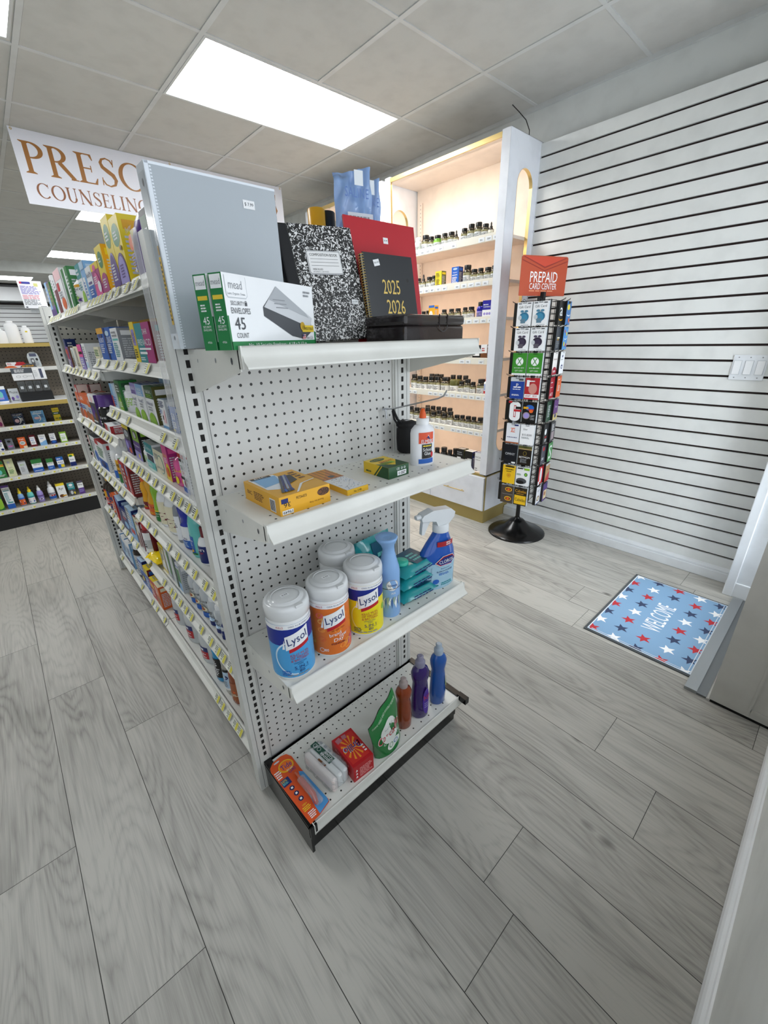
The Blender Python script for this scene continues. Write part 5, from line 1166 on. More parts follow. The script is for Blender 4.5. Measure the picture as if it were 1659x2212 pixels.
# goods standing behind the front row or turned to face the end of the aisle
ST['cookie2'] = (['e6e0da', 'r', 'r'], [x.split() for x in 'e .5 .68 .3 .14 br; e .45 .72 .18 .07 ol; r 0 0 .04 1 r; r .96 0 1 1 r; g .2 .42 .8 .5 1 gy; g .2 .1 .8 .35 3 gy'.split(';')])
ST['navyblank'] = (['1a2f6a', 'n', 'n'], [x.split() for x in 'r .1 .3 .9 .6 2a4a8a; g .2 .7 .8 .9 2 w'.split(';')])
ST['paletall'] = (['8fb4d0', 'b', 'lb'], [x.split() for x in 'r 0 0 1 .4 lgy; g .1 .1 .9 .35 3 n; e .5 .7 .3 .1 w'.split(';')])
ST['yellowarc'] = (['yo', 'yo', 'y'], [x.split() for x in 'a .5 .2 .48 .7 k; a .5 .2 .4 .6 y; g .2 .3 .8 .6 3 k'.split(';')])
ST['greyback'] = (['6a6e70', 'dgy', 'gy'], [x.split() for x in 'g .1 .2 .9 .85 7 lgy'.split(';')])
for st, nm, x0, x1, yy, zz, h, rot, dsc in (
  ('cookie2', 'tea_carton', -.034, .018, 1.75, .998, .163, 0, 'white carton with red edges and brown oval, left one on far third shelf'),
  ('cookie2', 'tea_carton', .023, .076, 1.75, .998, .160, 0, 'white carton with red edges and brown oval, right one on far third shelf'),
  ('navyblank', 'medicine_carton', -.02, .026, 1.78, 1.252, .126, 0, 'navy carton standing behind the purple one on the far second shelf'),
  ('paletall', 'tall_carton', .49, .55, .05, 1.127, .124, -90, 'pale blue tall carton in the back row of the third shelf'),
  ('yellowarc', 'wide_carton', .67, .86, .11, 1.30, .122, -90, 'yellow carton with a black arc in the back row of the second shelf'),
  ('greyback', 'wide_carton', .62, .82, .06, .950, .105, -90, 'grey carton in the back row of the fourth shelf'),
  ('darkgreen', 'medicine_carton', .30, .42, .10, .706, .20, -90, 'green carton in the back row of the fifth shelf'),
  ('greyback', 'medicine_carton', .60, .72, .10, .450, .19, -90, 'dark grey carton in the back row of the sixth shelf')):
    o = carton(nm, (x1 - x0) * .97, .05, h, st)
    o.location = ((x0 + x1) / 2, yy, zz) if rot == 0 else (yy, (x0 + x1) / 2, zz); o.rotation_euler = (0, 0, math.radians(rot)); tag(o, dsc, 'carton')
m = MB(); YT = mat(hx('f0cf10'), .2, coat=.5, name='yellow_film')
for s_ in (0, 1): m.grid([[((i / 10 - .5) * .085, j / 8 * .06, .018 + (s_ * 2 - 1) * .018 * min(1, min(i, 10 - i) / 2.0) ** .5 * min(1, min(j, 8 - j) / 2.0) ** .5 + .002 * math.sin(5 * i + 3 * j)) for i in range(11)] for j in range(9)], YT)
m.face([(-.0425, .01, .012), (-.065, -.006, .008), (-.07, .035, .026), (-.0425, .05, .02)], YT); m.face([(.0425, .01, .012), (.058, .0, .02), (.058, .05, .022), (.0425, .05, .02)], YT)
o = m.build('tissue_pack'); o.location = (-.04, .925, .456); o.rotation_euler = (.1, .1, math.radians(-80)); tag(o, 'bright yellow film-wrapped pack lying at the far end of the sixth shelf', 'pack')
# back rows of supplement bottles
for key, z, ys, xo in (('fifth', .957, (1.42, 1.37, 1.32, 1.20, 1.14, 1.08), 2.29), ('sixth', .703, (1.46, 1.40, 1.34, 1.28, 1.22), 2.29)):
    for i, y in enumerate(ys):
        o = vitamin('supplement_bottle', .052, .11, 'gold', i + 40); o.location = (xo, y, z); o.rotation_euler = (0, 0, math.radians(-90))
        tag(o, 'black-capped bottle in the back row of the %s cabinet shelf, %s' % (key, ORD[i]), 'bottle', GN['V'])
# ---- wall unit: jugs, meter pack, glasses display, leaflets
def wjug(x, w, h, label, grp='white plastic jugs on the gold-edged shelf', tagc=None):
    m = MB(); F = pm('f2f4f6'); r = w / 2
    m.lathe([(r * .95, 0), (r, .006), (r, h * .72), (r * .88, h * .84), (r * .5, h * .9), (r * .42, h * .93)], F, 20, (0, .045), .7)
    if tagc: m.rect(Flat((0, .045 - r * .7 - .001, 0), (1, 0, 0), (0, 0, 1)), -.006, h * .62, .008, h * .7, pm(tagc), 1)
    o = m.build('plastic_jug'); q = MB(); q.lathe([(r * .5, h * .92), (r * .5, h * .985), (r * .46, h)], F, 16, (0, .045), .8); q.build('cap', o); o.location = (x, 3.49, 1.377); tag(o, label, 'jug', grp)
wjug(-.205, .085, .105, 'white plastic jug cut by the left edge of the photo'); wjug(-.125, .084, .158, 'tallest white plastic jug, in the middle of the three'); wjug(-.043, .058, .125, 'small white plastic jug with a tiny yellow sticker', tagc='y')
o = carton('card_pack', .11, .02, .06, 'whiteteal'); o.location = (-.173, 3.5, 1.205)
m = MB(); m.box((-.055, 0, 0), (.055, .02, .06), W_); F = Flat((-.055, 0, 0), (1, 0, 0), (0, 0, 1)); m.ell(F, .02, 0, .05, .035, pm('o'), 1, 14, 0, 180); m.ell(F, .085, .01, .045, .05, pm('r'), 1, 14, 30, 150); m.rect(F, .06, .04, .11, .06, pm('r'), 2); m.greek(F, .005, .04, .04, .055, 2, pm('r'), 2, 2)
me = m.build('tmp'); bpy.data.objects.remove(o); me.name = 'medicine_carton'; me.location = (-.173, 3.5, 1.183); tag(me, 'white and red carton beside the blister-packed meter at the left', 'carton')
m = MB(); F = Flat((0, 0, 0), (1, 0, 0), (0, 0, 1)); P = [(-.03, 0), (.028, 0), (.038, .02), (.034, .09), (.028, .112), (.012, .124), (-.012, .124), (-.03, .112), (-.038, .09), (-.036, .02)]
m.prism(P, Flat((0, -.001, 0), (1, 0, 0), (0, 0, 1)), .004, pm('lgy'), pm('b9c1c4')); m.rect(F, -.022, .09, .022, .112, pm('4a5068'), 5); m.box((-.02, -.012, .03), (.0, -.001, .075), pm('dgy')); m.rect(Flat((-.02, -.012, .03), (1, 0, 0), (0, 0, 1)), .004, .016, .016, .036, pm('lgy'), 1); m.ell(F, .018, .068, .008, .01, pm('k'), 5); m.greek(F, .004, .02, .03, .055, 4, pm('gy'), 5, 2)
o = m.build('meter_blister_pack'); o.location = (-.052, 3.49, 1.19); o.rotation_euler = (-.12, 0, 0); tag(o, 'grey blister pack holding a small meter on the wall unit', 'blister pack')
m = MB(); m.ell(Flat((0, 0, 0), (1, 0, 0), (0, 0, 1)), 0, 0, .06, .045, pm('dgy'), 0, 18, 0, 180); m.box((-.06, 0, -.001), (.06, .01, 0), pm('dgy')); m.greek(Flat((0, 0, 0), (1, 0, 0), (0, 0, 1)), -.04, .006, .04, .035, 3, pm('yo'), 1, 1)
o = m.build('round_card'); o.location = (-.10, 3.48, 1.184); tag(o, 'dark half-round card with yellow print below the meter pack', 'card')
t = empty('glasses_display', (-.115, 3.33, .964)); tag(t, 'black reading-glasses display with a grey and white header card', 'display stand')
m = MB(); m.box((-.1, 0, 0), (.1, .12, .064), M_BLKP); m.build('base', t)
m = MB(); F = Flat((-.105, .069, .16), (1, 0, 0), (0, 0, 1)); m.box((-.105, .07, .15), (.1, .073, .238), W_); m.rect(F, 0, .04, .125, .078, pm('4f555c'), 1); m.greek(F, .02, .046, .085, .07, 3, W_, 2, 1)
for q in (.035, .075): m.ring(F, q, .017, .012, .0135, K_, 2, 16, 0, 360, .6)
m.rect(F, .09, .018, .118, .0195, K_, 2); m.rect(F, .125, -.008, .128, .078, pm('dgy'), 2); m.rect(F, .168, .0, .186, .068, pm('4a5068'), 2); m.greek(F, .135, .01, .16, .06, 4, pm('lgy'), 2, 2); m.build('header_card', t)
for i in range(4):
    m = MB(); x = -.094 + i * .048; m.box((x, .01, .066), (x + .044, .05, .145), mat(hx('5a5e60'), .15, alpha=.55, name='smoky_blister')); m.tube([(x + .01, .03, .075), (x + .008, .03, .12), (x + .022, .03, .135), (x + .036, .03, .12), (x + .03, .03, .08)], .004, M_BLKP, 6); m.box((x + .012, .008, .09), (x + .03, .0095, .11), pm('lgy')); m.build('blister', t)
def wflat(nm, x, w, h, st, label, cat='leaflet', z=.964, y=3.38, lean=-.2):
    o = carton(nm, w, .006, h, st); o.location = (x, y, z); o.rotation_euler = (lean, 0, 0); tag(o, label, cat)
ST['mybox'] = (['lgy', 'lgy', 'lgy'], [x.split() for x in 't Phone .5 .72 .8 .2 k; e .25 .25 .15 .14 p; e .75 .35 .15 .12 v; g .1 .05 .9 .12 1 k'.split(';')])
ST['leaf1'] = (['w', 'w', 'w'], [x.split() for x in 'r 0 .1 1 .8 b; r .1 .2 .7 .6 v; e .5 .5 .2 .2 ta'.split(';')]); ST['leaf2'] = (['ta', 'y', 'y'], [x.split() for x in 'r .8 0 1 1 y; g .1 .3 .7 .8 4 w'.split(';')])
wflat('medicine_carton', -.247, .058, .098, 'mybox', 'pale carton with purple dots on the counter beside the glasses display', 'carton'); wflat('leaflet', -.325, .07, .12, 'leaf1', 'white and blue leaflet on the counter at the left'); wflat('leaflet', -.375, .06, .07, 'leaf2', 'teal and yellow leaflet at the left edge of the photo', y=3.33)
# ================================================================ CARDS ON THE RACK
CARDS = {}
for line in '''
visa1: w | t Gift_Card .5 .80 .75 .1 k; e .5 .38 .33 .2 2f6f8f; e .5 .33 .24 .18 3c86a8; r .3 .12 .62 .3 5f7f92; e .36 .62 .12 .05 4a7f9a; e .64 .62 .12 .05 4a7f9a; e .24 .36 .12 .1 lgy; r .08 .92 .3 .96 dgy; r .7 .92 .92 .96 dgy; g .5 .02 .95 .06 1 gy
visa2: w | t Gift_Card .5 .80 .75 .1 k; e .5 .38 .33 .2 2a2436; e .5 .33 .24 .18 3a3048; r .3 .12 .62 .3 5a5560; e .36 .62 .12 .05 4a4258; e .64 .62 .12 .05 4a4258; e .24 .36 .12 .1 lgy; r .08 .92 .3 .96 dgy; r .7 .92 .92 .96 dgy; g .5 .02 .95 .06 1 gy
xbox: 3b8a2c | e .5 .62 .27 .19 w; t X .5 .62 .36 .3 3b8a2c; t $15_$25_$50 .5 .33 .7 .06 w; t GIFT_CARD .5 .2 .55 .06 w; r 0 0 1 .09 w; g .1 .03 .9 .06 1 lgy
ps: 1c3f94 | r 0 .82 1 1 lgy; t P .5 .64 .16 .16 w; e .36 .55 .15 .03 w; e .64 .55 .15 .03 w; g .2 .42 .9 .48 1 w; g .15 .14 .85 .22 2 w; r .6 .86 .92 .95 dgy
redcard: b02a30 | e .55 .5 .3 .25 c98a80; r 0 .08 1 .24 w; t $20 .75 .16 .3 .1 r; g .08 .12 .5 .2 2 r; r .1 .6 .3 .9 w; g .3 .8 .8 .9 1 w
gcard: 1a1a1a | e .5 .78 .4 .2 w; e .5 .22 .4 .2 w; r .1 .2 .9 .8 w; r .42 .22 .58 .80 r; r .46 .26 .54 .76 w; r .56 .62 .98 .74 1a1a1a; r .42 .50 .98 .60 r; r .0 .9 .26 1 r
combo: 141414 | e .5 .72 .3 .14 2a62b8; r .05 .66 .4 .76 yo; r .4 .6 .8 .66 r; e .62 .56 .14 .08 o; e .3 .34 .26 .17 9a8a90; e .3 .34 .2 .13 v; t GIFT .75 .33 .3 .1 lgy; t CARD .75 .2 .3 .1 lgy
fand: dfe3ea | t E .5 .68 .34 .22 o; e .45 .68 .14 .1 w; t E .5 .68 .2 .18 d0401c; g .1 .28 .9 .34 1 n; r 0 0 1 .07 cu; r .6 .9 .9 .97 n
uber: f0f1f4 | t Uber .35 .78 .32 .09 dgy; t $15-$200 .5 .5 .7 .11 dgy; g .12 .3 .7 .4 2 gy
omny: 10141c | t OMNY .45 .5 .75 .13 lgy; r .6 .02 .9 .1 w
bet: 1e1813 | r 0 .82 1 .88 b59a6a; e .5 .62 .14 .12 7a6a2a; e .5 .62 .1 .09 1e1813; t BETMGM .5 .42 .8 .09 w; g .2 .12 .8 .34 4 gy; r 0 .88 1 1 ol
shell: e8bc1e | e .5 .45 .16 .12 b8801a; e .5 .45 .13 .1 e8bc1e; e .5 .45 .1 .07 d08a1a; g .2 .74 .9 .82 1 k; g .3 .64 .8 .7 1 k; r .2 .9 .9 .97 k
bp: e9ebee | e .75 .62 .13 .1 g; e .75 .62 .07 .06 lg; r .6 .85 1 .97 lg; e .45 .26 .4 .16 4a4c50; e .35 .18 .3 .1 k; g .05 .55 .5 .65 2 g; r .1 .9 .5 .96 k
bass: 4a4038 | e .6 .78 .28 .13 yo; e .6 .78 .2 .08 k; e .6 .78 .12 .06 o; e .6 .26 .28 .13 yo; e .6 .26 .2 .08 k; e .6 .26 .12 .06 o; r .1 .5 .95 .52 gy
cab: 2a2418 | t Cabelas .5 .8 .86 .15 yo; r .05 .06 .95 .56 e8bc1e; t Cabelas .5 .32 .8 .17 k; g .2 .62 .8 .68 1 yo
ama: 141414 | t a .5 .55 .55 .34 w; e .5 .26 .4 .08 yo; e .5 .3 .4 .08 141414
amaz2: 2f6fae | e .4 .75 .3 .12 y; e .5 .45 .35 .08 w; e .5 .49 .35 .08 2f6fae; e .7 .2 .15 .1 o; r .3 .9 .7 1 k
steam: 3a4048 | r .3 .5 .8 .56 c; e .5 .45 .12 .03 yo; g .2 .1 .8 .4 4 gy
stars: 4a90d0 | e .3 .8 .1 .08 r; e .7 .7 .12 .09 y; e .5 .5 .3 .06 w; e .5 .53 .3 .06 4a90d0; e .3 .25 .13 .1 y; e .75 .2 .1 .08 o
white1: e8e4e0 | t House .5 .7 .7 .08 dr; a .5 0 .6 .35 9a2434; g .2 .1 .8 .2 2 w
white2: eceef0 | e .5 .8 .12 .06 n; g .15 .62 .85 .68 1 gy; e .5 .32 .2 .1 n; r .35 .28 .65 .34 w
ace: a02030 | t ACE .5 .2 .6 .14 w; g .2 .72 .8 .78 1 w; g .2 .5 .7 .54 1 w; r 0 0 .08 1 dr
orange: d8602a | t Save .5 .5 .35 .45 w; g .2 .8 .8 .88 1 w
dgreen: 2c4a38 | g .3 .2 .8 .8 7 lgy
purple: 5a2a72 | t Taco .5 .65 .5 .1 w; r 0 0 1 .3 c8b878; e .5 .2 .2 .1 n
blackw: 2a2c2e | e .4 .6 .2 .15 w; r .3 .3 .7 .36 r; g .3 .1 .7 .25 3 w
phone: 3a3c40 | r .2 .1 .8 .5 9a8a90; g .2 .55 .8 .9 5 w
slate: 4a4a54 | e .5 .78 .2 .1 r; g .2 .2 .8 .35 2 w
leaf: 3f8a4a | t S .5 .5 .6 .7 w; g .2 .1 .5 .2 1 w
redw: c02a34 | e .5 .5 .25 .4 w; e .5 .5 .1 .3 lgy; r 0 0 .3 .2 w
kraft: b08a5a | d 0 0 1 .5 r; g .3 .6 .8 .7 1 r; r 0 .9 1 1 lgy
cookie: dfe0e4 | e .5 .3 .3 .15 br; e .5 .3 .2 .1 c; r 0 0 1 .05 n; g .2 .7 .8 .8 2 gy
purp2: 4a2f7a | r .2 .1 .9 .6 e0d0a0; e .5 .4 .2 .12 cu
'''.strip().splitlines():
    nm, rest = line.split(':', 1); base, dec = rest.split('|'); CARDS[nm.strip()] = (base.strip(), [[q.replace('_', ' ') for q in d.split()] for d in dec.split(';') if d.strip()])
CW, CH = .088, .128
def gift_card(style, face, u, z, thick, out, label, w=CW, h=CH):
    base, dec = CARDS[style]; m = MB(); y = -out
    m.box((-w / 2, y, -h), (w / 2, y + thick, 0), pm('lgy' if face == -90 else 'k'), {'f': pm(base)})
    F = Flat((-w / 2, y, -h), (1, 0, 0), (0, 0, 1)); decorate(m, F, w, h, dec); m.rect(F, w * .36, h * .945, w * .64, h * .965, M_DARK, 14)
    o = m.build('gift_card'); a = RA + math.radians(face); px, py = rot2(u, 0, a); o.location = (2.22 + px, .48 + py, z); o.rotation_euler = (0, 0, a)
    tag(o, label, 'gift card', 'prepaid cards hanging on the spinner rack'); return o
A_ = [('visa1', "white gift card with teal box, left one in the rack's top row", 'visa1', "white gift card with teal box, right one in the rack's top row"),
 ('visa2', "white gift card with dark box, left one in the rack's second row", 'visa2', "white gift card with dark box, right one in the rack's second row"),
 ('xbox', 'green gift card with a white cross ball, left of the two', 'xbox', 'green gift card with a white cross ball, right of the two'),
 ('ps', 'royal blue gift card with a pale top strip in the fourth row', 'redcard', 'red twenty dollar gift card in the fourth row'),
 ('gcard', 'black card with one giant white letter G', 'combo', 'black card with colourful picture and a round badge beside the giant G'),
 ('fand', 'pale card with an orange letter E in the sixth row', 'uber', 'white 15 to 200 dollar card in the sixth row'),
 ('omny', 'plain black card with white capitals in the seventh row', 'bet', 'black card with a tan strip and a gold lion shield'),
 ('shell', 'yellow card with a small shell emblem', 'bp', 'white card with a green flower emblem and a dark car picture'),
 ('bass', 'brown card with two gold fish emblems in the lowest row', 'cab', 'black and yellow card with script lettering in the lowest row')]
for r, (s1, l1, s2, l2) in enumerate(A_):
    gift_card(s1, -90, -.047, ROWZ[r], .022, .128, l1); gift_card(s2, -90, .047, ROWZ[r], .022, .128, l2)
B_ = [('ama', 'black card with a large white letter a on the right face of the rack', 'amaz2', 'blue card with a yellow sun on the right face of the rack'),
 ('steam', 'dark grey card under the letter a card', 'stars', 'sky blue card with stars on the right face of the rack'),
 ('white1', 'white card with a maroon foot on the right face of the rack', 'white2', 'white card with navy house emblems on the right face'),
 ('ace', 'dark red card with slanted white lettering', 'orange', 'orange card beside the dark red one'),
 ('dgreen', 'dark green card on the right face of the rack', 'purple', 'purple card with a tan foot on the right face'),
 ('blackw', 'black card with a white flame shape on the right face', 'phone', 'grey card with white text lines on the right face'),
 ('slate', 'slate card with a red emblem on the right face', 'leaf', 'green card with white swirls on the right face'),
 ('redw', 'red card with a white looped shape on the right face', 'kraft', 'tan card with a red diagonal on the right face'),
 ('cookie', 'pale card with a cookie picture in the lowest row', 'purp2', 'purple and cream card in the lowest row')]
for r, (s1, l1, s2, l2) in enumerate(B_):
    gift_card(s1, 0, -.028, ROWZ[r], .02, .135, l1); gift_card(s2, 0, .062, ROWZ[r], .016, .150, l2)
for r in range(9):
    gift_card(['visa2', 'steam', 'slate', 'dgreen', 'phone', 'blackw', 'leaf', 'kraft', 'purp2'][r], 180, .047, ROWZ[r], .02, .125, 'card seen edge-on on the hidden left side of the rack, %s row from the top' % ['first', 'second', 'third', 'fourth', 'fifth', 'sixth', 'seventh', 'eighth', 'ninth'][r])
t = empty('rack_sign', (2.22, .48, 1.55), 0); tag(t, 'orange-red PREPAID CARD CENTER sign on top of the rack', 'sign'); t.rotation_euler = (0, 0, math.radians(-20))
m = MB(); rr = .014; w_, h_ = .168, .205; P = []
for cx_, cy_, a0 in ((w_ - rr, h_ - rr, 0), (-w_ + rr, h_ - rr, 90), (-w_ + .004, .004, 180), (w_ - .004, .004, 270)):
    q = rr if cy_ > .1 else .004
    for k in range(5): P.append((cx_ + q * math.cos(math.radians(a0 + k * 22.5)), cy_ + q * math.sin(math.radians(a0 + k * 22.5))))
F = Flat((0, -.002, 0), (1, 0, 0), (0, 0, 1)); m.prism(P, F, .004, pm('b3492a')); m.poly(F, [(-w_ + .006, h_ - .006), (0, h_ - .062), (w_ - .006, h_ - .006)], pm('8f2c20'), 1); m.poly(F, [(-w_ + .02, h_ - .006), (0, h_ - .054), (w_ - .02, h_ - .006)], pm('c4452e'), 2); m.poly(F, [(-w_ + .002, h_ - .02), (0, h_ - .072), (w_ - .002, h_ - .02), (w_ - .002, h_ - .025), (0, h_ - .077), (-w_ + .002, h_ - .025)], pm('8f2c20'), 1); m.build('panel', t)
m = MB(); m.text(F, 'PREPAID', .0, .098, .20, .054, W_, 2); m.text(F, 'CARD CENTER', .0, .05, .20, .032, W_, 2); m.greek(F, -.1, .022, .1, .03, 1, pm('e7a27a'), 2, 3); m.build('lettering', t)

# ================================================================ GOODS ON THE END SHELVES
Z1, Z2, Z3, Z4 = 1.330, 1.012, .603, .125
UPX, UPZ, UPY = (1, 0, 0), (0, 0, 1), (0, 1, 0)
# ---- top shelf: binder
t = empty('ring_binder', (-.052, -.042, Z1)); tag(t, 'large pale grey ring binder standing on the top end shelf', 'binder')
GB_ = mat(hx('a9b1b8'), .3, coat=.3, name='grey_binder_vinyl'); GB2 = mat(hx('dfe6ee'), .15, coat=.6, name='clear_vinyl_edge')
m = MB(); m.box((0, 0, .002), (.240, .0025, .292), GB_); F = Flat((0, 0, 0), UPX, UPZ)
for a0, b0, a1, b1 in ((0, .288, .240, .292), (0, .002, .006, .292)): m.rect(F, a0, b0, a1, b1, GB2, 1)
for i in range(60): m.rect(F, .0065, .006 + i * .0047, .0095, .0085 + i * .0047, GB2, 1)
o = m.build('front_cover', t); bevel(o, .001)
m = MB(); m.box((-.001, 0, .002), (.0015, .04, .292), GB2); F = Flat((-.001, .04, 0), (0, -1, 0), UPZ)
m.rect(F, .004, .03, .034, .28, GB_, 1); m.rect(F, .024, .045, .034, .155, pm('e0b73a'), 2); m.greek(F, .026, .05, .032, .15, 14, pm('k'), 3, 6); m.rect(F, .026, .158, .033, .172, pm('b08a3a'), 2); m.ell(F, .022, .265, .004, .006, pm('dgy'), 2, 10); m.ell(F, .02, .022, .003, .004, pm('gy'), 2, 10); m.build('spine', t)
m = MB(); m.box((0, .038, .002), (.240, .0405, .292), GB_); m.build('back_cover', t)
m = MB(); F = Flat((0, -.0004, 0), UPX, UPZ); m.rect(F, .168, .250, .192, .264, W_, 1); m.text(F, '$ 7.99', .180, .257, .018, .006, pm('dgy'), 2); o = m.build('price_sticker', t)
t.rotation_euler = (0, 0, math.radians(1))
# ---- envelope boxes
def envelope_box(x, y, rz, label, fullprint=True):
    m = MB(); L, D, H = .246, .026, .109; GG = pm('1f7a42', .3)
    m.box((0, 0, 0), (L, D, H), W_, {'l': GG, 'r': GG, 'b': GG, 'd': GG}); F = Flat((0, 0, 0), UPX, UPZ)
    m.rect(F, 0, 0, L, .0125, GG, 1); m.rect(F, L - .005, 0, L, .028, GG, 1); m.rect(F, 0, 0, .003, .05, GG, 1)
    m.text(F, 'No. 10 Security Envelopes · 4 1/8 x 9 1/2 in', .125, .0062, .17, .0065, W_, 2)
    m.poly(F, [(.008, .075), (.048, .075), (.052, .079), (.052, .106), (.004, .106), (.004, .079)], pm('lgy'), 1); m.poly(F, [(.008, .0765), (.048, .0765), (.0505, .08), (.0505, .106), (.005, .106), (.005, .08)], W_, 2)
    m.text(F, 'mead', .026, .094, .030, .012, pm('gy'), 3); m.text(F, 'Learn. Organize. Create.', .027, .081, .040, .0045, pm('gy'), 3)
    m.text(F, 'SECURITY', .026, .068, .030, .006, pm('dgy'), 3); m.rect(F, .043, .065, .048, .070, pm('dgy'), 3); m.ring(F, .0455, .070, .0015, .0023, pm('dgy'), 3, 10, 0, 180)
    m.text(F, 'ENVELOPES', .032, .0575, .044, .0085, pm('dgy'), 3); m.text(F, '45', .026, .039, .024, .018, pm('dgy'), 3); m.text(F, 'COUNT', .029, .0215, .028, .0075, pm('dgy'), 3)
    m.poly(F, [(.088, .052), (.165, .02), (.205, .014), (.232, .028), (.232, .05), (.128, .098), (.088, .066)], pm('4a4d52'), 2)
    m.poly(F, [(.09, .066), (.228, .035), (.236, .052), (.128, .1)], pm('c9ccd0'), 3); m.poly(F, [(.105, .078), (.225, .052), (.215, .06), (.128, .1)], pm('a9adb2'), 4)
    for k in range(3): m.rect(F, .115 + k * .004, .078 - k * .006, .15 + k * .004, .0795 - k * .006, pm('gy'), 5)
    m.rect(F, .198, .027, .238, .039, pm('e0c23a'), 5); m.ell(F, .2, .037, .008, .008, pm('c09a2a'), 5, 12); m.text(F, 'PRESS-IT SEAL-IT', .221, .033, .03, .005, K_, 6)
    m.rect(F, .197, .014, .208, .023, pm('r'), 5); m.rect(F, .197, .0185, .202, .023, pm('n'), 6)
    for k in range(3): m.rect(F, .197, .0152 + k * .003, .208, .0164 + k * .003, W_, 6)
    m.text(F, 'Made in U.S.A.', .222, .017, .024, .006, pm('dgy'), 5); m.greek(F, .212, .088, .236, .1, 2, pm('gy'), 4, 4)
    F = Flat((0, D, 0), (0, -1, 0), UPZ)
    m.rect(F, .002, .088, .024, .107, W_, 1); m.text(F, 'mead', .013, .097, .018, .008, pm('gy'), 2); m.rect(F, .003, .073, .023, .079, pm('e0c23a'), 1); m.greek(F, .006, .056, .02, .068, 3, W_, 1, 2); m.text(F, '45', .013, .044, .013, .011, W_, 1); m.text(F, 'SECURITY', .013, .035, .017, .0035, W_, 1); m.text(F, 'ENVELOPES', .013, .0305, .017, .003, W_, 1); m.text(F, '47026', .013, .012, .009, .003, W_, 1)
    o = m.build('envelope_box'); o.location = (x, y, Z1); o.rotation_euler = (0, 0, math.radians(rz)); tag(o, label, 'box', 'green and white security envelope boxes'); return o
envelope_box(-.040, -.248, 24, 'green and white envelope box with the full front showing')
envelope_box(-.052, -.218, 24, 'second green and white envelope box, behind the front one')
# ---- composition book
t = empty('composition_book', (.2061, -.0610, Z1 + .008)); tag(t, 'black and white marbled composition book leaning on the pegboard', 'notebook')
mm = bpy.data.materials.new('marbled_cover'); mm.use_nodes = True; N, L = ntree(mm); p = N['Principled BSDF']; p.inputs['Roughness'].default_value = .4
tc = N.new('ShaderNodeTexCoord'); no = N.new('ShaderNodeTexNoise'); no.inputs['Scale'].default_value = 115; no.inputs['Detail'].default_value = 3; no.inputs['Distortion'].default_value = 2.2; L.new(tc.outputs['Object'], no.inputs[0])
rp = N.new('ShaderNodeValToRGB'); rp.color_ramp.interpolation = 'CONSTANT'; rp.color_ramp.elements[0].color = (.01, .01, .01, 1); rp.color_ramp.elements[1].position = .545; rp.color_ramp.elements[1].color = (.8, .8, .8, 1); L.new(no.outputs[0], rp.inputs[0]); L.new(rp.outputs[0], p.inputs['Base Color'])
m = MB(); m.box((.028, 0, 0), (.190, .002, .247), mm); m.box((.028, .012, 0), (.190, .014, .247), mm); F = Flat((0, 0, 0), UPX, UPZ)
P = []; 
def rrect(x0, y0, x1, y1, r, n=4):
    out = []
    for cx_, cy_, a in ((x1 - r, y1 - r, 0), (x0 + r, y1 - r, 90), (x0 + r, y0 + r, 180), (x1 - r, y0 + r, 270)):
        for k in range(n + 1): out.append((cx_ + r * math.cos(math.radians(a + 90 * k / n)), cy_ + r * math.sin(math.radians(a + 90 * k / n))))
    return out
m.poly(F, rrect(.057, .142, .147, .194, .004), K_, 1); m.poly(F, rrect(.058, .143, .146, .193, .004), W_, 2); m.poly(F, rrect(.0595, .1445, .1445, .1915, .003), K_, 3); m.poly(F, rrect(.0602, .1452, .1438, .1908, .003), pm('eeeeee'), 4)
m.text(F, 'COMPOSITION BOOK', .102, .184, .072, .0058, K_, 5)
for q in (.175, .168, .161): m.rect(F, .066, q, .138, q + .0006, K_, 5)
m.text(F, 'WIDE RULED', .08, .1535, .026, .0035, K_, 5); m.text(F, '100 SHEETS / 200 PAGES', .087, .1485, .04, .003, pm('gy'), 5)
m.poly(F, [(.152, .078), (.170, .076), (.171, .086), (.153, .088)], W_, 5); m.text(F, '$ 4.99', .1615, .082, .013, .004, pm('dgy'), 6); m.build('cover', t)
m = MB(); m.box((-.002, -.001, -.0), (.028, .015, .247), pm('15161a', .6)); bevel(m.build('spine_tape', t), .004); m = MB(); m.box((.02, .002, .002), (.188, .012, .245), pm('e9e6dc')); m.build('pages', t)
t.rotation_euler = (math.radians(-14.4), math.radians(-2.36), math.radians(-5.95))
# ---- red folder, planner
o = MB(); o.box((0, 0, 0), (.232, .003, .288), pm('b51f2b', .5)); o = o.build('front_cover'); t = empty('red_folder', (.384, -.047, Z1)); o.parent = t; tag(t, 'bright red folder standing behind the dated planner', 'folder')
m = MB(); m.box((.001, .004, .001), (.231, .006, .287), pm('8f1620', .5)); m.build('back_cover', t)
m = MB(); F = Flat((0, -.0002, 0), UPX, UPZ); m.rect(F, .118, .238, .134, .252, W_, 1); m.text(F, '$1.99', .126, .245, .011, .004, pm('dgy'), 2); m.build('price_sticker', t); t.rotation_euler = (math.radians(-9), 0, math.radians(-2))
t = empty('planner', (.383, -.095, Z1)); tag(t, 'black spiral planner with gold 2025 2026 on its cover', 'planner')
m = MB(); m.box((.01, 0, 0), (.168, .002, .206), pm('24272b', .35)); F = Flat((0, 0, 0), UPX, UPZ); GD = mat(hx('d9bb66'), .35, .4, name='gold_foil')
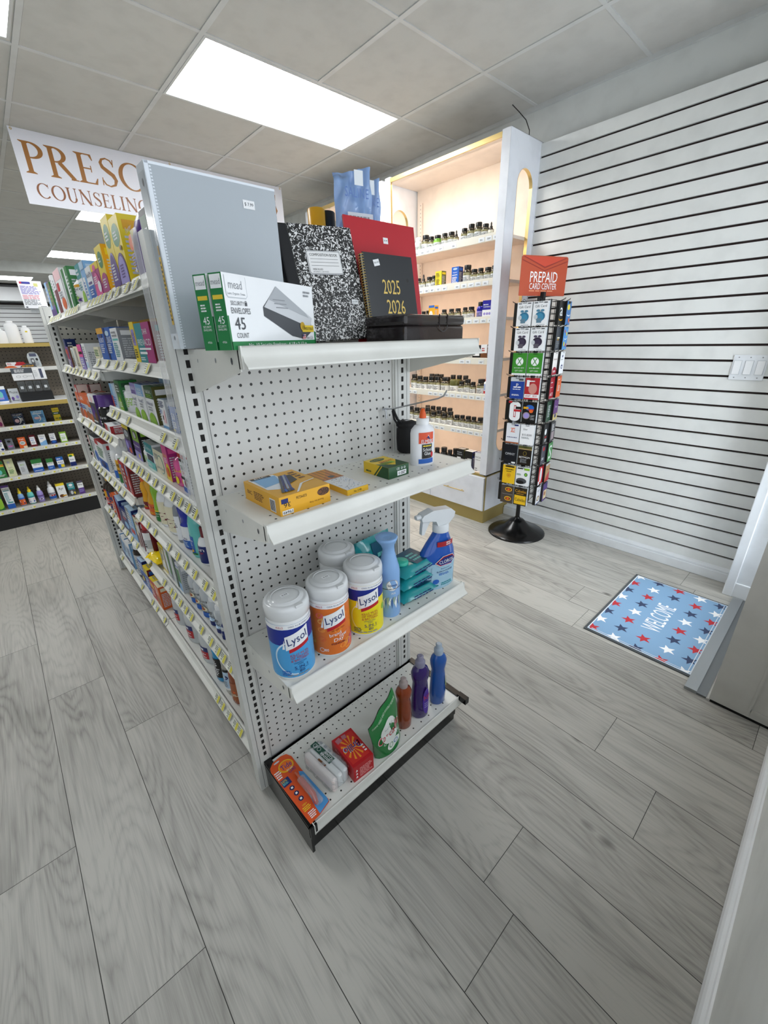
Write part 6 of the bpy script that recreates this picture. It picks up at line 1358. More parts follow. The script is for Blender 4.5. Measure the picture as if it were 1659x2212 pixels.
m.text(F, '2025', .088, .132, .056, .033, GD, 1); m.text(F, '2026', .096, .086, .060, .033, GD, 1); m.ell(F, .145, .150, .004, .0045, K_, 1, 12); m.poly(F, [(.042, .176), (.060, .18), (.057, .194), (.039, .19)], W_, 1); m.text(F, '$5.99', .0495, .185, .014, .004, pm('dgy'), 2, 10); m.build('cover', t)
m = MB(); m.box((.012, .0022, .002), (.166, .011, .204), pm('e4e0d4')); m.box((.01, .0112, 0), (.168, .013, .206), pm('24272b')); m.build('pages', t)
m = MB()
for i in range(34): z = .006 + i * .0058; m.tube([(.008 + .006 * math.cos(a), .006 + .0085 * math.sin(a), z + .0008 * a) for a in [k * math.pi / 4 for k in range(8)]], .0007, GD, 4, True)
m.build('wire_binding', t); t.rotation_euler = (math.radians(-11), 0, math.radians(-3))
# ---- pencil case
t = empty('pencil_case', (.362, -.232, Z1)); tag(t, 'smoky dark plastic pencil case with a clasp on the top end shelf', 'case'); SM = mat(hx('2a2425'), .12, spec=.6, alpha=.86, coat=.4, name='smoky_plastic')
o = bevel(MB().box((0, 0, 0), (.207, .135, .036), SM).build('body', t), .006, 3); o = bevel(MB().box((-.002, -.002, .036), (.209, .137, .059), SM).build('lid', t), .008, 3)
m = MB(); F = Flat((0, -.003, 0), UPX, UPZ); m.ring(F, .125, .036, .013, .0155, K_, 1, 24, 180, 360, .9); m.box((.1095, -.004, .036), (.112, -.002, .06), SM); m.box((.138, -.004, .036), (.1405, -.002, .06), SM); m.build('clasp', t)
# ---- stack on the gondola behind: bags and bottle tops
def blue_bag(x, y, z, w, h, rz, label):
    m = MB(); rn2 = random.Random(int(w * 1000)); nx, nz = 18, 26; BM = mat(hx('8fb0e0'), .12, spec=.7, coat=.5, alpha=.85, name='blue_foil_bag')
    for s in (-1, 1):
        P = []
        for j in range(nz + 1):
            row = []
            for i in range(nx + 1):
                u, v = i / nx, j / nz; bulge = .03 * math.sin(math.pi * u) * (1 - v) ** .6; cr = (.006 * math.sin(9 * u + 7 * v) * math.sin(13 * v) + .003 * math.sin(23 * u - 17 * v)) * (.4 + v)
                row.append(((u - .5) * w * (1 - .06 * v), s * bulge + cr, v * h + .012 * math.sin(3 * u + w * 40) * (v > .95)))
            P.append(row)
        m.grid(P, BM)
    F = Flat((-w / 2, -.033, 0), UPX, UPZ); o = m.build('foil_bag'); q = MB(); q.rect(F, w * .2, h * .3, w * .85, h * .62, pm('d9dfe8'), 1); q.greek(F, w * .24, h * .33, w * .8, h * .6, 8, pm('gy'), 2, 4); q.text(F, 'SALINE', w * .45, h * .78, w * .6, h * .08, pm('5a7ab8'), 2); q.rect(F, w * .4, h * .84, w * .62, h * .96, pm('e6ecf0'), 1); q.build('label', o)
    o.location = (x, y, z); o.rotation_euler = (0, 0, math.radians(rz)); tag(o, label, 'bag', 'shiny blue bags on the back of the shelving top')
blue_bag(.490, .085, 1.478, .112, .262, -12, 'shiny blue bag with a crumpled top, left of two above the red folder'); blue_bag(.578, .14, 1.478, .10, .270, -12, 'smoother blue bag, right of two above the red folder')
m = MB(); m.box((.0, .0, 0), (.01, .01, .01), K_)
o = bottle('syrup_bottle', .075, .215, 'syrup_yel') if 'syrup_yel' in BT else None
BT['ytop'] = (['r', 'yo', 'r', 'lotion', '.42'], []); BT['btop'] = (['2f8fd0', 'k', '2f8fd0', 'lotion', '.30'], [['r', '0', '.7', '1', '.8', 'sb']])
for st_, x, y, lab, h in (('ytop', .425, .15, 'red bottle with a big yellow cap showing above the composition book', .192), ('btop', .466, .16, 'blue bottle with a black nozzle cap showing above the composition book', .192)):
    o = bottle('cleaner_bottle', .085, h, st_); o.location = (x, y, 1.478); o.rotation_euler = (0, 0, math.radians(-25)); tag(o, lab, 'bottle')
# ---- second shelf: pen box
def flat_box(name, x, y, z, w, d, h, mt, side=None, rz=0):
    t = MB(); t.box((0, 0, 0), (w, d, h), mt, side or {}); return t
YB = pm('e3a92c', .35)
m = flat_box('b', 0, 0, 0, .124, .155, .041, YB); F = Flat((0, 0, .041), UPX, UPY)
m.poly(F, [(.008, .06), (.03, .045), (.075, .09), (.07, .15), (.008, .15)], pm('e8edf2'), 1); m.poly(F, [(.012, .075), (.055, .085), (.07, .14), (.015, .14)], pm('7fb4e0'), 2); m.rect(F, .012, .138, .06, .150, K_, 3); m.text(F, 'BIC', .036, .144, .03, .008, W_, 4)
m.poly(F, [(.055, .058), (.09, .075), (.098, .12), (.07, .12)], K_, 3)
for k in range(4): m.poly(F, [(.022 + k * .007, .025), (.027 + k * .007, .024), (.075 + k * .005, .125), (.071 + k * .005, .127)], pm(['dgy', 'n', '9aa4b4', '3a4a8a'][k]), 4); m.poly(F, [(.019 + k * .007, .018), (.028 + k * .007, .017), (.031 + k * .007, .033), (.025 + k * .007, .034)], pm(['dgy', 'b', 'dgy', 'n'][k]), 5)
m.poly(F, [(.045, .004), (.05, .004), (.085, .045), (.122, .055), (.122, .058), (.08, .048)], W_, 2); m.greek(F, .1, .075, .116, .14, 4, pm('br'), 2, 1)
F = Flat((0, 0, 0), UPX, UPZ); m.text(F, 'BIC', .107, .028, .024, .012, K_, 1, 180); m.ell(F, .107, .028, .016, .009, pm('br'), .6, 16); m.text(F, 'Round Stic Grip', .088, .012, .035, .005, pm('br'), 1, 180) ; m.text(F, '36', .017, .022, .016, .010, K_, 1, 180); m.rect(F, .004, .026, .02, .036, pm('n'), 1); m.text(F, 'GSMG36', .052, .031, .026, .006, K_, 1, 180); m.rect(F, .004, .002, .030, .011, W_, 1); m.text(F, '19649', .017, .0065, .022, .006, K_, 2, 180)
F = Flat((0, .155, 0), (0, -1, 0), UPZ); m.text(F, 'BIC', .025, .022, .022, .009, pm('br'), 1); m.greek(F, .045, .01, .09, .03, 5, pm('br'), 1, 3); m.rect(F, .115, .004, .138, .032, W_, 1)
for k in range(8): m.rect(F, .117 + k * .0025, .006, .1182 + k * .0025, .030, K_, 2)
o = m.build('pen_box'); o.location = (.021, -.216, Z2); o.rotation_euler = (0, 0, math.radians(1)); tag(o, 'yellow carton of blue pens lying on the second end shelf', 'box')
# pencil pack
m = MB(); m.box((0, 0, 0), (.062, .178, .013), pm('e0b02c')); F = Flat((0, 0, .013), UPX, UPY); m.rect(F, .001, .001, .061, .095, pm('e4e6e8'), 1); rn = random.Random(2)
for k in range(70): a, b = rn.uniform(.004, .056), rn.uniform(.004, .09); m.poly(F, [(a, b), (a + .003, b + .001), (a + .002, b + .004)], pm(rn.choice(['gy', 'sb', 'dgy'])), 2)
for k in range(9): m.rect(F, .003 + k * .0064, .098, .0075 + k * .0064, .175, pm('d98a3c' if k % 2 else 'a86a34'), 1)
m.poly(F, [(.0, .1), (.06, .1), (.06, .175), (.03, .13)], pm('b4763c'), .5); m.ell(F, .035, .112, .009, .009, pm('dgy'), 2, 12); m.rect(F, .0, .094, .062, .099, pm('cu'), 2)
F = Flat((0, 0, 0), UPX, UPZ); m.text(F, 'No. 2 HB', .03, .007, .022, .005, K_, 1)
o = m.build('pencil_pack'); o.location = (.190, -.217, Z2); tag(o, 'flat pack of yellow pencils beside the pen carton', 'box')
# crayon box
GR = pm('1f4d2c'); m = MB(); m.box((0, 0, 0), (.071, .098, .03), pm('e8c62c'), {'f': GR, 'l': pm('e0bd2c'), 'r': GR}); F = Flat((0, 0, .03), UPX, UPY)
m.poly(F, [(.0, .0), (.071, .0), (.071, .05), (.036, .0 + .012), (.0, .05)], GR, 1); m.ell(F, .03, .078, .024, .012, GR, 1, 14); m.text(F, 'Crayola', .03, .078, .036, .01, pm('y'), 2); m.text(F, 'CRAYONS', .04, .055, .045, .01, pm('r'), 2); m.rect(F, .012, .03, .052, .046, pm('lg'), 2); m.greek(F, .014, .03, .05, .05, 3, pm('br'), 3, 2)
F = Flat((0, 0, 0), UPX, UPZ); m.text(F, 'CE', .033, .022, .01, .006, W_, 1); m.ring(F, .046, .022, .002, .003, W_, 1, 10); m.ring(F, .056, .022, .002, .003, W_, 1, 10); m.rect(F, .03, .004, .062, .016, W_, 1); m.ring(F, .037, .010, .002, .003, K_, 2, 10); m.greek(F, .043, .006, .06, .014, 2, K_, 2, 4)
F = Flat((0, .098, 0), (0, -1, 0), UPZ); m.poly(F, [(.05, 0), (.098, 0), (.098, .03), (.075, .03)], GR, 1); m.poly(F, [(.04, 0), (.046, 0), (.071, .03), (.066, .03)], GR, 1); m.greek(F, .01, .004, .04, .012, 1, pm('dg'), 1, 2)
o = m.build('crayon_box'); o.location = (.334, -.2, Z2); tag(o, 'green and yellow crayon box with a small white sticker', 'box')
# glue bottle
t = empty('glue_bottle', (.500, -.160, Z2), -18); tag(t, 'white school glue bottle with an orange tip', 'bottle'); GW = mat(hx('e6e8ec'), .3, name='white_glue_plastic')
m = MB(); m.lathe([(.034, 0, 0, .62), (.036, .004, 0, .62), (.036, .088, 0, .62), (.034, .098, 0, .62), (.024, .108, 0, .75), (.0155, .111, 0, 1), (.0155, .118, 0, 1)], GW, 28); m.build('body', t)
m = MB(); m.lathe([(.0175, .112), (.0175, .126), (.012, .128)], W_, 20); m.build('cap', t); m = MB(); m.lathe([(.0095, .126), (.009, .138), (.005, .152), (.003, .153)], pm('dd5a1f'), 16); m.build('tip', t)
m = MB(); F = Cyl((0, 0, 0), .0363, -90, .0228)
m.rect(F, -.023, .062, .025, .092, pm('d9502c'), 1); m.poly(F, [(-.018, .063), (.02, .063), (.006, .085)], W_, 2); m.poly(F, [(-.012, .066), (.016, .066), (.006, .083)], pm('n'), 3); m.text(F, 'ELMERS', .003, .068, .036, .010, W_, 4); m.rect(F, -.013, .02, .02, .060, K_, 1); m.greek(F, -.01, .052, .018, .058, 1, pm('y'), 2, 1); m.text(F, 'School', .004, .045, .028, .009, W_, 2); m.text(F, 'Glue', .004, .034, .020, .009, W_, 2); m.rect(F, -.023, .006, .025, .019, pm('b'), 1); m.ell(F, .019, .03, .005, .008, pm('r'), 3, 10); m.build('label', t)
# black pouch on the hook
t = empty('corded_pouch', (.545, -.035, 1.148)); tag(t, 'small black pouch hanging by its cord from the wire hook', 'pouch'); BC = pm('131315', .75)
m = MB(); m.tube([(-.032, .006, -.0), (-.02, .0, -.03), (-.006, -.005, -.045)], .004, BC); m.tube([(-.034, .006, -.004), (-.028, .005, -.03), (-.012, .0, -.055)], .003, BC); m.build('cord', t)
m = MB(); m.lathe([(.024, -.133), (.029, -.128), (.031, -.09), (.030, -.062), (.026, -.058), (.032, -.052), (.030, -.042), (.02, -.038), (.001, -.037)], BC, 18, (.014, -.004)); m.build('body', t); m = MB(); m.rect(Flat((.004, -.014, -.0375), UPX, UPY), 0, 0, .02, .01, pm('c9ccd0'), 3); m.build('tag', t)
# ---- third shelf: wipes canisters
def canister(x, y, ang, base, top, lid_price, label, kind):
    t = empty('wipes_canister', (x, y, Z3)); tag(t, label, 'canister', None); r = .0505
    m = MB(); m.lathe([(r * .95, 0), (r, .004), (r, .168), (r * .97, .172)], mat(hx('e3e5e6'), .3, name='canister_white'), 40); m.build('body', t)
    m = MB(); LM = mat(hx('d9dbdc'), .22, coat=.4, name='cloudy_lid'); m.lathe([(r * 1.0, .166), (r * 1.035, .168), (r * 1.035, .190), (r * 1.0, .198), (r * .90, .202), (r * .82, .200), (r * .80, .203), (r * .3, .205), (.001, .2055)], LM, 40); m.lathe([(r * .62, .2045), (r * .64, .2062), (r * .66, .2045)], LM, 32, cap=False)
    m.box((-.004, -r * 1.05, .196), (.014, -r * .9, .203), LM); m.build('lid', t)
    if lid_price: m = MB(); F = Flat((-.012, -.006, .2052), UPX, UPY); m.rect(F, 0, 0, .02, .012, W_, 1); m.text(F, lid_price, .01, .006, .014, .005, K_, 2); m.build('price_sticker', t)
    if kind:
        m = MB(); F = Cyl((0, 0, 0), r + .0004, ang); W = .19
        m.rect(F, -W / 2, .008, W / 2, .158, pm(base), .5)
        if kind == 'blue':
            m.rect(F, -W / 2, .102, W / 2, .150, pm('1c2f8c'), 1); m.poly(F, [(-.075, .102), (.02, .102), (.02, .108), (-.03, .118), (-.075, .125)], pm('1c2f8c'), 1); m.ring(F, -.005, .065, .046, .050, pm('cfe6f6'), 1.5, 26, 90, 270); m.poly(F, [(-.02, .02), (.05, .03), (.07, .07), (.03, .09), (-.01, .06)], pm('6fb4e4'), 1.2)
        if kind == 'orange':
            rn3 = random.Random(5)
            for k in range(26): a, b = rn3.uniform(-.085, .085), rn3.uniform(.014, .13); m.ell(F, a, b, .011, .008, pm(rn3.choice(['e88a34', 'd9642a', 'c9501f', 'e0a04a', 'e06a5a'])), 1 + k * .02, 9)
            m.ell(F, .05, .03, .014, .014, pm('c03a78'), 1.8, 12); m.ell(F, .062, .05, .01, .01, pm('d0508a'), 1.9, 12)
        if kind == 'yellow':
            m.rect(F, -W / 2, .112, W / 2, .150, pm('1c2f8c'), 1); m.poly(F, [(-.06, .112), (-.01, .112), (-.02, .104), (-.06, .1)], pm('1c2f8c'), 1); m.ring(F, .0, .062, .046, .049, pm('f4ee9a'), 1.5, 26, 90, 250); m.ell(F, .052, .075, .008, .010, pm('lg'), 2, 12)
        m.rect(F, -W / 2, .146, W / 2, .158, W_, 2); m.text(F, 'KILLS', -.034, .152, .016, .0055, pm('r'), 3); m.text(F, 'COLD, FLU & COVID-19 VIRUS', .018, .152, .066, .0045, pm('n'), 3)
        m.poly(F, [(-.034, .092), (-.028, .092), (-.028, .124), (-.028, .118)], W_, 3)
        n = 8
        for k in range(n):        # slanted white logo plate, red foot, split so it wraps the curve
            a = -.026 + .056 * k / n; b = -.026 + .056 * (k + 1) / n; s0 = .32 * (a + .026); s1 = .32 * (b + .026)
            m.poly(F, [(a, .088 + s0), (b, .088 + s1), (b, .126 + s1), (a, .126 + s0)], W_, 4)
            if k > 0: m.poly(F, [(a, .078 + s0), (b, .078 + s1), (b, .088 + s1), (a, .088 + s0)], pm('b8242c'), 4)
        m.text(F, 'Lysol', .002, .1145, .048, .026, pm('1c2f6b'), 6, 17, .18)
        if kind == 'orange':
            m.text(F, 'MAX POUR FUSION', .008, .083, .034, .0035, pm('dr'), 6, 10); m.text(F, 'brand', .0, .070, .030, .010, W_, 5, 8); m.text(F, 'new', .020, .062, .020, .008, W_, 5, 8); m.text(F, 'Day', .008, .052, .026, .013, W_, 5, 8, .2); m.greek(F, -.012, .038, .026, .044, 2, pm('dr'), 5, 3); m.ring(F, -.036, .024, .0055, .0065, W_, 5, 14); m.text(F, '80', -.024, .024, .010, .008, W_, 5)
        else:
            cr = pm('b0303a'); m.text(F, 'KILLS 99.9%', .004, .074, .044, .0065, cr, 5, 4); m.text(F, 'OF VIRUSES', .004, .066, .044, .0065, cr, 5, 4); m.text(F, '& BACTERIA', .004, .058, .044, .0065, cr, 5, 4)
            m.text(F, 'DISINFECTING', .003, .050, .030, .0035, pm('n'), 5, 3); m.text(F, 'WIPES', .003, .045, .014, .0035, pm('n'), 5, 3); m.text(F, '5 IN 1', .004, .036, .032, .0085, pm('n'), 5, 3); m.rect(F, -.012, .0295, .022, .0302, pm('n'), 5); m.text(F, '80', .005, .0245, .013, .0075, pm('n'), 5); m.greek(F, -.03, .012, .03, .018, 1, pm('gy'), 5, 3); m.greek(F, -.042, .014, -.02, .03, 3, pm('b' if kind == 'blue' else 'ol'), 5, 3)
        m.build('label', t)
    return t
canister(.022, -.182, -103, '4a9fd8', 'n', '4.59', 'blue wipes canister at the near end of the third end shelf', 'blue')
canister(.134, -.184, -111, 'd9702c', 'o', '4.59', 'orange wipes canister in the middle of the front row', 'orange')
canister(.248, -.184, -117, 'e8d820', 'y', '', 'yellow wipes canister beside the air freshener can', 'yellow')
canister(.248, -.068, -117, 'e3e5e6', 'w', '', 'white-lidded canister in the back row behind the others', None)
# air freshener
t = empty('air_freshener', (.338, -.188, Z3)); tag(t, 'tall pale blue air freshener can with a flared top', 'spray can'); FB = mat(hx('86aede'), .3, name='pale_blue_plastic')
m = MB(); m.lathe([(.029, 0), (.0305, .004), (.0305, .14), (.0285, .155), (.022, .178), (.0175, .20)], FB, 28); F = Cyl((0, 0, 0), .0309, -122)
for k in range(9): m.poly(F, [(-.028 + .006 * k, .05 + .008 * (k % 3)), (-.022 + .006 * k, .03 + .01 * (k % 2)), (-.018 + .006 * k, .07)], pm(['eef2f6', '4a6ea8', '9ab0a0'][k % 3]), 1)
m.rect(F, -.035, .095, .035, .097, pm('dgy'), 1); m.ell(F, .004, .108, .018, .018, W_, 2, 20); m.ring(F, .004, .108, .0165, .0172, pm('n'), 3, 20); m.text(F, 'febreze', .004, .108, .028, .008, pm('n'), 3); m.text(F, 'AIR', .006, .082, .014, .006, W_, 2); m.build('can', t)
m = MB(); m.lathe([(.0178, .198), (.0165, .208), (.019, .222, -.003), (.028, .238, -.006), (.031, .246, -.007), (.028, .248, -.007), (.01, .243, -.006)], FB, 28); o = m.build('trigger_cap', t); 
# wet wipe packs
def wipes_pack(x, y, z, w, d, h, rz, label, lidq=False, tiltx=0):
    m = MB(); nx, ny = 12, 8; TM = mat(hx('1f8f94'), .2, coat=.5, name='teal_foil_pack')
    for s in (0, 1):
        P = []
        for j in range(ny + 1):
            row = []
            for i in range(nx + 1):
                u, v = i / nx, j / ny; e = min(1, min(u, 1 - u) * 5) ** .6 * min(1, min(v, 1 - v) * 6) ** .5
                row.append((u * w, v * d, h / 2 + (s * 2 - 1) * h / 2 * e + .0012 * math.sin(31 * u + 17 * v)))
            P.append(row)
        m.grid(P, TM)
    o = m.build('wipes_pack'); q = MB(); F = Flat((0, 0, h + .0012), UPX, UPY); q.poly(F, [(w * .45, d * .12), (w * .86, d * .12), (w * .86, d * .9), (w * .35, d * .9)], pm('16506a'), 1); q.greek(F, w * .5, d * .25, w * .82, d * .7, 3, pm('ta'), 2, 2); F = Flat((0, .002, 0), UPX, UPZ); q.greek(F, w * .3, h * .3, w * .85, h * .7, 2, pm('n'), 3, 3); q.build('label', o)
    if lidq: q = MB(); q.lathe([(.022, h), (.022, h + .008), (.019, h + .010), (.001, h + .0105)], pm('35b09a', .25), 22, (w * .26, d * .5)); q.build('lid', o)
    o.location = (x, y, z); o.rotation_euler = (tiltx, 0, math.radians(rz)); tag(o, label, 'wipes', 'teal soft packs of wipes'); return o
for k, lab in enumerate(('teal wipes pack, bottom of the stack of three', 'teal wipes pack, middle of the stack of three', 'teal wipes pack with a round lid, top of the stack')): wipes_pack(.372 + .004 * k, -.212 + .004 * (k % 2), Z3 + .0 + .040 * k, .150, .105, .038, -2 + 3 * k, lab, k == 2)
wipes_pack(.335, -.045, Z3 + .002, .15, .165, .03, 4, 'dark teal wipes pack standing behind the air freshener', False, math.radians(82))
# foaming spray bottle
t = empty('spray_bottle', (.545, -.185, Z3), -14); tag(t, 'blue trigger spray bottle of bleach foamer at the right of the third end shelf', 'spray bottle'); CB_ = mat(hx('1f55b0'), .12, coat=.5, name='cobalt_plastic'); CL = mat(hx('9fc4d8'), .15, coat=.4, name='pale_aqua_plastic')
fy = .55
m = MB(); m.lathe([(.046, 0, 0), (.05, .006, 0), (.050, .06, 0), (.051, .10, 0), (.047, .135, 0), (.034, .17, .004), (.022, .195, .008, .8), (.0175, .205, .009, 1), (.0175, .212, .009, 1)], CB_, 30, fy=fy, mats=[CL, CL, CL, CB_, CB_, CB_, CB_, CB_, CB_]); m.build('body', t)
m = MB(); F = Cyl((0, 0, 0), .0515, -90, .0515 * fy)
def cp(a): return a
m.rect(F, -.03, .012, .04, .088, CL, 1.5); m.poly(F, [(-.022, .104), (.0, .126), (.032, .124), (.044, .106), (.026, .088), (-.008, .090)], W_, 5); m.poly(F, [(-.020, .104), (.0, .124), (.031, .122), (.042, .106), (.025, .090), (-.007, .092)], pm('b8242c'), 7); m.poly(F, [(-.017, .105), (.001, .121), (.03, .119), (.038, .106), (.024, .093), (-.005, .094)], pm('1f2f7a'), 9); m.text(F, 'CLOROX', .010, .107, .042, .012, W_, 11, 2); m.text(F, 'Bathroom', .008, .080, .026, .004, pm('n'), 4); m.text(F, 'BLEACH FOAMER', .008, .070, .048, .006, pm('n'), 4); m.greek(F, -.01, .055, .03, .064, 2, pm('b'), 4, 2); m.ell(F, -.018, .034, .009, .009, pm('b'), 4, 14); m.greek(F, -.003, .014, .034, .028, 2, pm('t'), 4, 3); m.build('label', t)
m = MB(); F = Cyl((.007, 0, 0), .0355, -90, .024); m.rect(F, -.02, .158, .03, .176, pm('a8242e'), 3); m.greek(F, .004, .16, .024, .174, 2, W_, 4, 2); m.build('neck_label', t)
t.scale = (1.28, 1.15, .935)
WT = mat(hx('d9dde0'), .25, name='white_trigger_plastic')
m = MB(); m.lathe([(.0205, .203), (.0205, .226), (.017, .230)], WT, 20, (.009, 0)); m.build('collar', t)
m = MB()
def hull(pr, y0, y1):     # trigger head side profile
    m.face([(a, y0, b) for a, b in pr], WT); m.face([(a, y1, b) for a, b in pr][::-1], WT)
    for i in range(len(pr)): a, b = pr[i], pr[(i + 1) % len(pr)]; m.face([(a[0], y0, a[1]), (a[0], y1, a[1]), (b[0], y1, b[1]), (b[0], y0, b[1])], WT)
hull([(-.006, .228), (.024, .228), (.040, .250), (.042, .266), (.03, .280), (-.02, .286), (-.046, .276), (-.052, .266), (-.05, .256), (-.03, .252), (-.012, .246)], -.013, .013)
o = m.build('trigger_head', t); bevel(o, .005, 3)
m = MB(); m.lathe([(.007, 0), (.0085, .004), (.0085, .012)], WT, 14); o = m.build('nozzle', t); o.location = (-.062, 0, .268); o.rotation_euler = (0, math.radians(90), 0)
m = MB(); hull([(-.045, .252), (-.022, .252), (-.030, .236), (-.041, .205), (-.048, .206), (-.047, .232)], -.006, .006); bevel(m.build('trigger', t), .003, 2)
# ---- base shelf
# stain pen blister card
t = empty('stain_pen_card', (-.034, -.256, Z4 + .006)); tag(t, 'orange and blue blister card with a red stain pen on the lowest end shelf', 'blister card')
m = MB(); F = Flat((0, 0, .0012), UPX, UPY); P = [(.002, 0), (.034, .002), (.074, .012), (.077, .02), (.074, .03), (.072, .15), (.074, .208), (.066, .226), (.05, .232), (.02, .230), (.004, .218), (0, .205)]
m.prism(P, F, .0012, pm('d4511f'), pm('d4511f')); m.poly(F, [(.036, .004), (.074, .014), (.076, .026), (.072, .14), (.062, .150), (.055, .13), (.038, .03)], pm('4f98d4'), 1)
m.ell(F, .044, .192, .024, .021, pm('e4b020'), 2, 22); m.ell(F, .044, .192, .020, .017, pm('e87020'), 3, 22); m.text(F, 'Tide', .044, .192, .034, .017, pm('1c2f8c'), 4); m.text(F, 'OXI', .050, .168, .022, .011, pm('1c2f8c'), 4); m.text(F, 'TO GO', .047, .176, .020, .005, pm('w'), 4); m.ell(F, .028, .221, .010, .003, pm('lgy'), 2, 12)
m.greek(F, .003, .165, .022, .195, 4, W_, 2, 3); m.rect(F, .003, .135, .030, .160, pm('1c2f6b'), 2); m.text(F, '50%', .013, .153, .018, .008, pm('y'), 3); m.greek(F, .005, .140, .028, .148, 2, pm('ta'), 3, 2)
for k in range(3): m.ell(F, .020 + k * .001, .120 - k * .022, .0075, .0075, pm('1c2452'), 2, 14); m.rect(F, .017 + k * .001, .117 - k * .022, .023 + k * .001, .123 - k * .022, W_, 3)
m.text(F, '100+', .02, .055, .014, .006, pm('y'), 2); m.greek(F, .008, .035, .032, .05, 3, pm('y'), 2, 3); m.greek(F, .012, .008, .034, .03, 4, W_, 2, 3); m.build('card', t)
m = MB(); PR = mat(hx('b8403a'), .2, coat=.4, name='red_pen_plastic'); m.tube([(.044, .030, .009), (.052, .055, .009), (.052, .118, .009), (.052, .121, .009)], [.0065, .0075, .0075, .0055], PR, 12); m.tube([(.052, .121, .009), (.050, .15, .008)], [.005, .0025], pm('c96a50'), 10); m.build('pen', t)
m = MB(); m.box((.040, .022, .0015), (.064, .126, .017), mat(hx('e6d8d4'), .08, alpha=.25, name='clear_blister')); bevel(m.build('blister', t), .006, 3); t.rotation_euler = (0, 0, math.radians(2))
# sponges in clear wrap
t = empty('sponge_pack', (.062, -.232, Z4)); tag(t, 'clear-wrapped pack of white sponges with a dark green label strip', 'sponge pack')
for k in range(3):
    m = MB(); m.box((.002 + .021 * k, 0, .002), (.020 + .021 * k, .135, .052), pm(['e9dedb', 'e8eaea', 'e4e8ea'][k], .9)); bevel(m.build('sponge', t), .007, 3)
m = MB(); CLW = mat(hx('dfe6e8'), .08, spec=.8, alpha=.30, name='crinkled_wrap'); nx = 10
P = []
for j in range(13):
    v = j / 12; row = []
    for i in range(16):
        a = 2 * math.pi * i / 16; e = min(1, min(v, 1 - v) * 7) ** .5; row.append((.0325 + (.036 * e) * max(-1, min(1, 1.35 * math.cos(a))) + .0015 * math.sin(23 * v + 3 * i), -.012 + v * .165, .028 + (.028 * e) * max(-1, min(1, 1.35 * math.sin(a))) + .0015 * math.sin(31 * v + 5 * i)))
    P.append(row)
m.grid(P, CLW, True); m.build('wrap', t)
m = MB(); F = Flat((0, 0, .0562), UPX, UPY); m.rect(F, .030, .048, .052, .138, pm('1f4a3c'), 1); m.text(F, 'GREENER', .036, .075, .040, .0075, W_, 3, 90); m.text(F, 'CLEAN', .046, .070, .030, .0075, W_, 3, 90); m.ring(F, .041, .108, .0055, .0065, W_, 3, 14); m.ring(F, .041, .126, .0055, .0065, W_, 3, 14); m.rect(F, .016, .052, .022, .085, pm('br'), 1); m.greek(F, .056, .05, .064, .13, 4, pm('gy'), 1, 3)
m.build('label', t); t.rotation_euler = (0, 0, math.radians(6))
# soap pad box
RB = pm('b81f26', .3); m = MB(); m.box((0, 0, 0), (.073, .118, .062), RB); F = Flat((0, 0, .062), UPX, UPY)
m.rect(F, .006, .01, .067, .108, pm('c9302a'), 1)
for k in range(12): a = k * 30; m.poly(F, [(.036, .06), (.036 + .05 * math.cos(math.radians(a)) * .6, .06 + .05 * math.sin(math.radians(a)) * .9), (.036 + .05 * math.cos(math.radians(a + 12)) * .6, .06 + .05 * math.sin(math.radians(a + 12)) * .9)], pm('e8902c'), 2)
m.text(F, 'Brillo', .036, .058, .058, .026, W_, 4, 180, .1); m.text(F, 'Brillo', .036, .058, .055, .0235, pm('1c2f8c'), 5, 180, .1); m.poly(F, [(.008, .092), (.026, .096), (.022, .112), (.006, .108)], pm('b0707a'), 4); m.poly(F, [(.028, .098), (.042, .096), (.044, .110), (.030, .112)], pm('b0707a'), 4); m.rect(F, .058, .052, .068, .075, pm('r'), 5); m.greek(F, .06, .02, .069, .05, 3, W_, 5, 1)
F = Flat((0, 0, 0), UPX, UPZ); m.greek(F, .022, .008, .068, .046, 6, pm('e9a0a0'), 1, 3)
for k in range(3): m.poly(F, [(.007, .012 + k * .013), (.015, .012 + k * .013), (.011, .021 + k * .013)], W_, 1)
F = Flat((0, .118, 0), (0, -1, 0), UPZ); m.greek(F, .02, .01, .1, .05, 3, pm('e9a0a0'), 1, 4)
o = m.build('soap_pad_box'); o.location = (.128, -.245, Z4); o.rotation_euler = (0, 0, math.radians(-3)); tag(o, 'red carton of soap pads with upside-down blue lettering', 'box')
# detergent pouch
t = empty('detergent_pouch', (.222, -.228, Z4)); tag(t, 'green detergent pouch slumped on the lowest end shelf', 'pouch'); GP = mat(hx('1f7a3a'), .2, coat=.6, name='green_foil'); GPD = pm('1a5a2c', .25)
outl = [(.002, 0), (-.006, .06), (-.018, .14), (.03, .188), (.080, .236), (.094, .20), (.102, .13), (.106, .06), (.108, .005)]
def pouch_pt(u, v, s):      # u across, v up, s side
    l = (.002 - .02 * v ** 1.2, .142 * v); r_ = (.108 - .026 * v ** 2, .01 + .226 * v); x = l[0] + (r_[0] - l[0]) * u; z = l[1] + (r_[1] - l[1]) * u
    th = .024 * (math.sin(math.pi * min(1, max(0, u)))) ** .6 * (1 - v) ** .45 + .0015; return (x, -s * th + .0025 * math.sin(11 * u + 9 * v) * (v > .05), z)
m = MB()
for s in (-1, 1): m.grid([[pouch_pt(i / 14, j / 16, s) for i in range(15)] for j in range(17)], GP)
m.build('bag', t)
class PF:
    curved = True; r = .06
    def at(s, a, b, off=0): q = Vector(pouch_pt(a / .12, b / .19, 1)); return q + Vector((0, -off - .0006, 0))
F = PF(); m = MB()
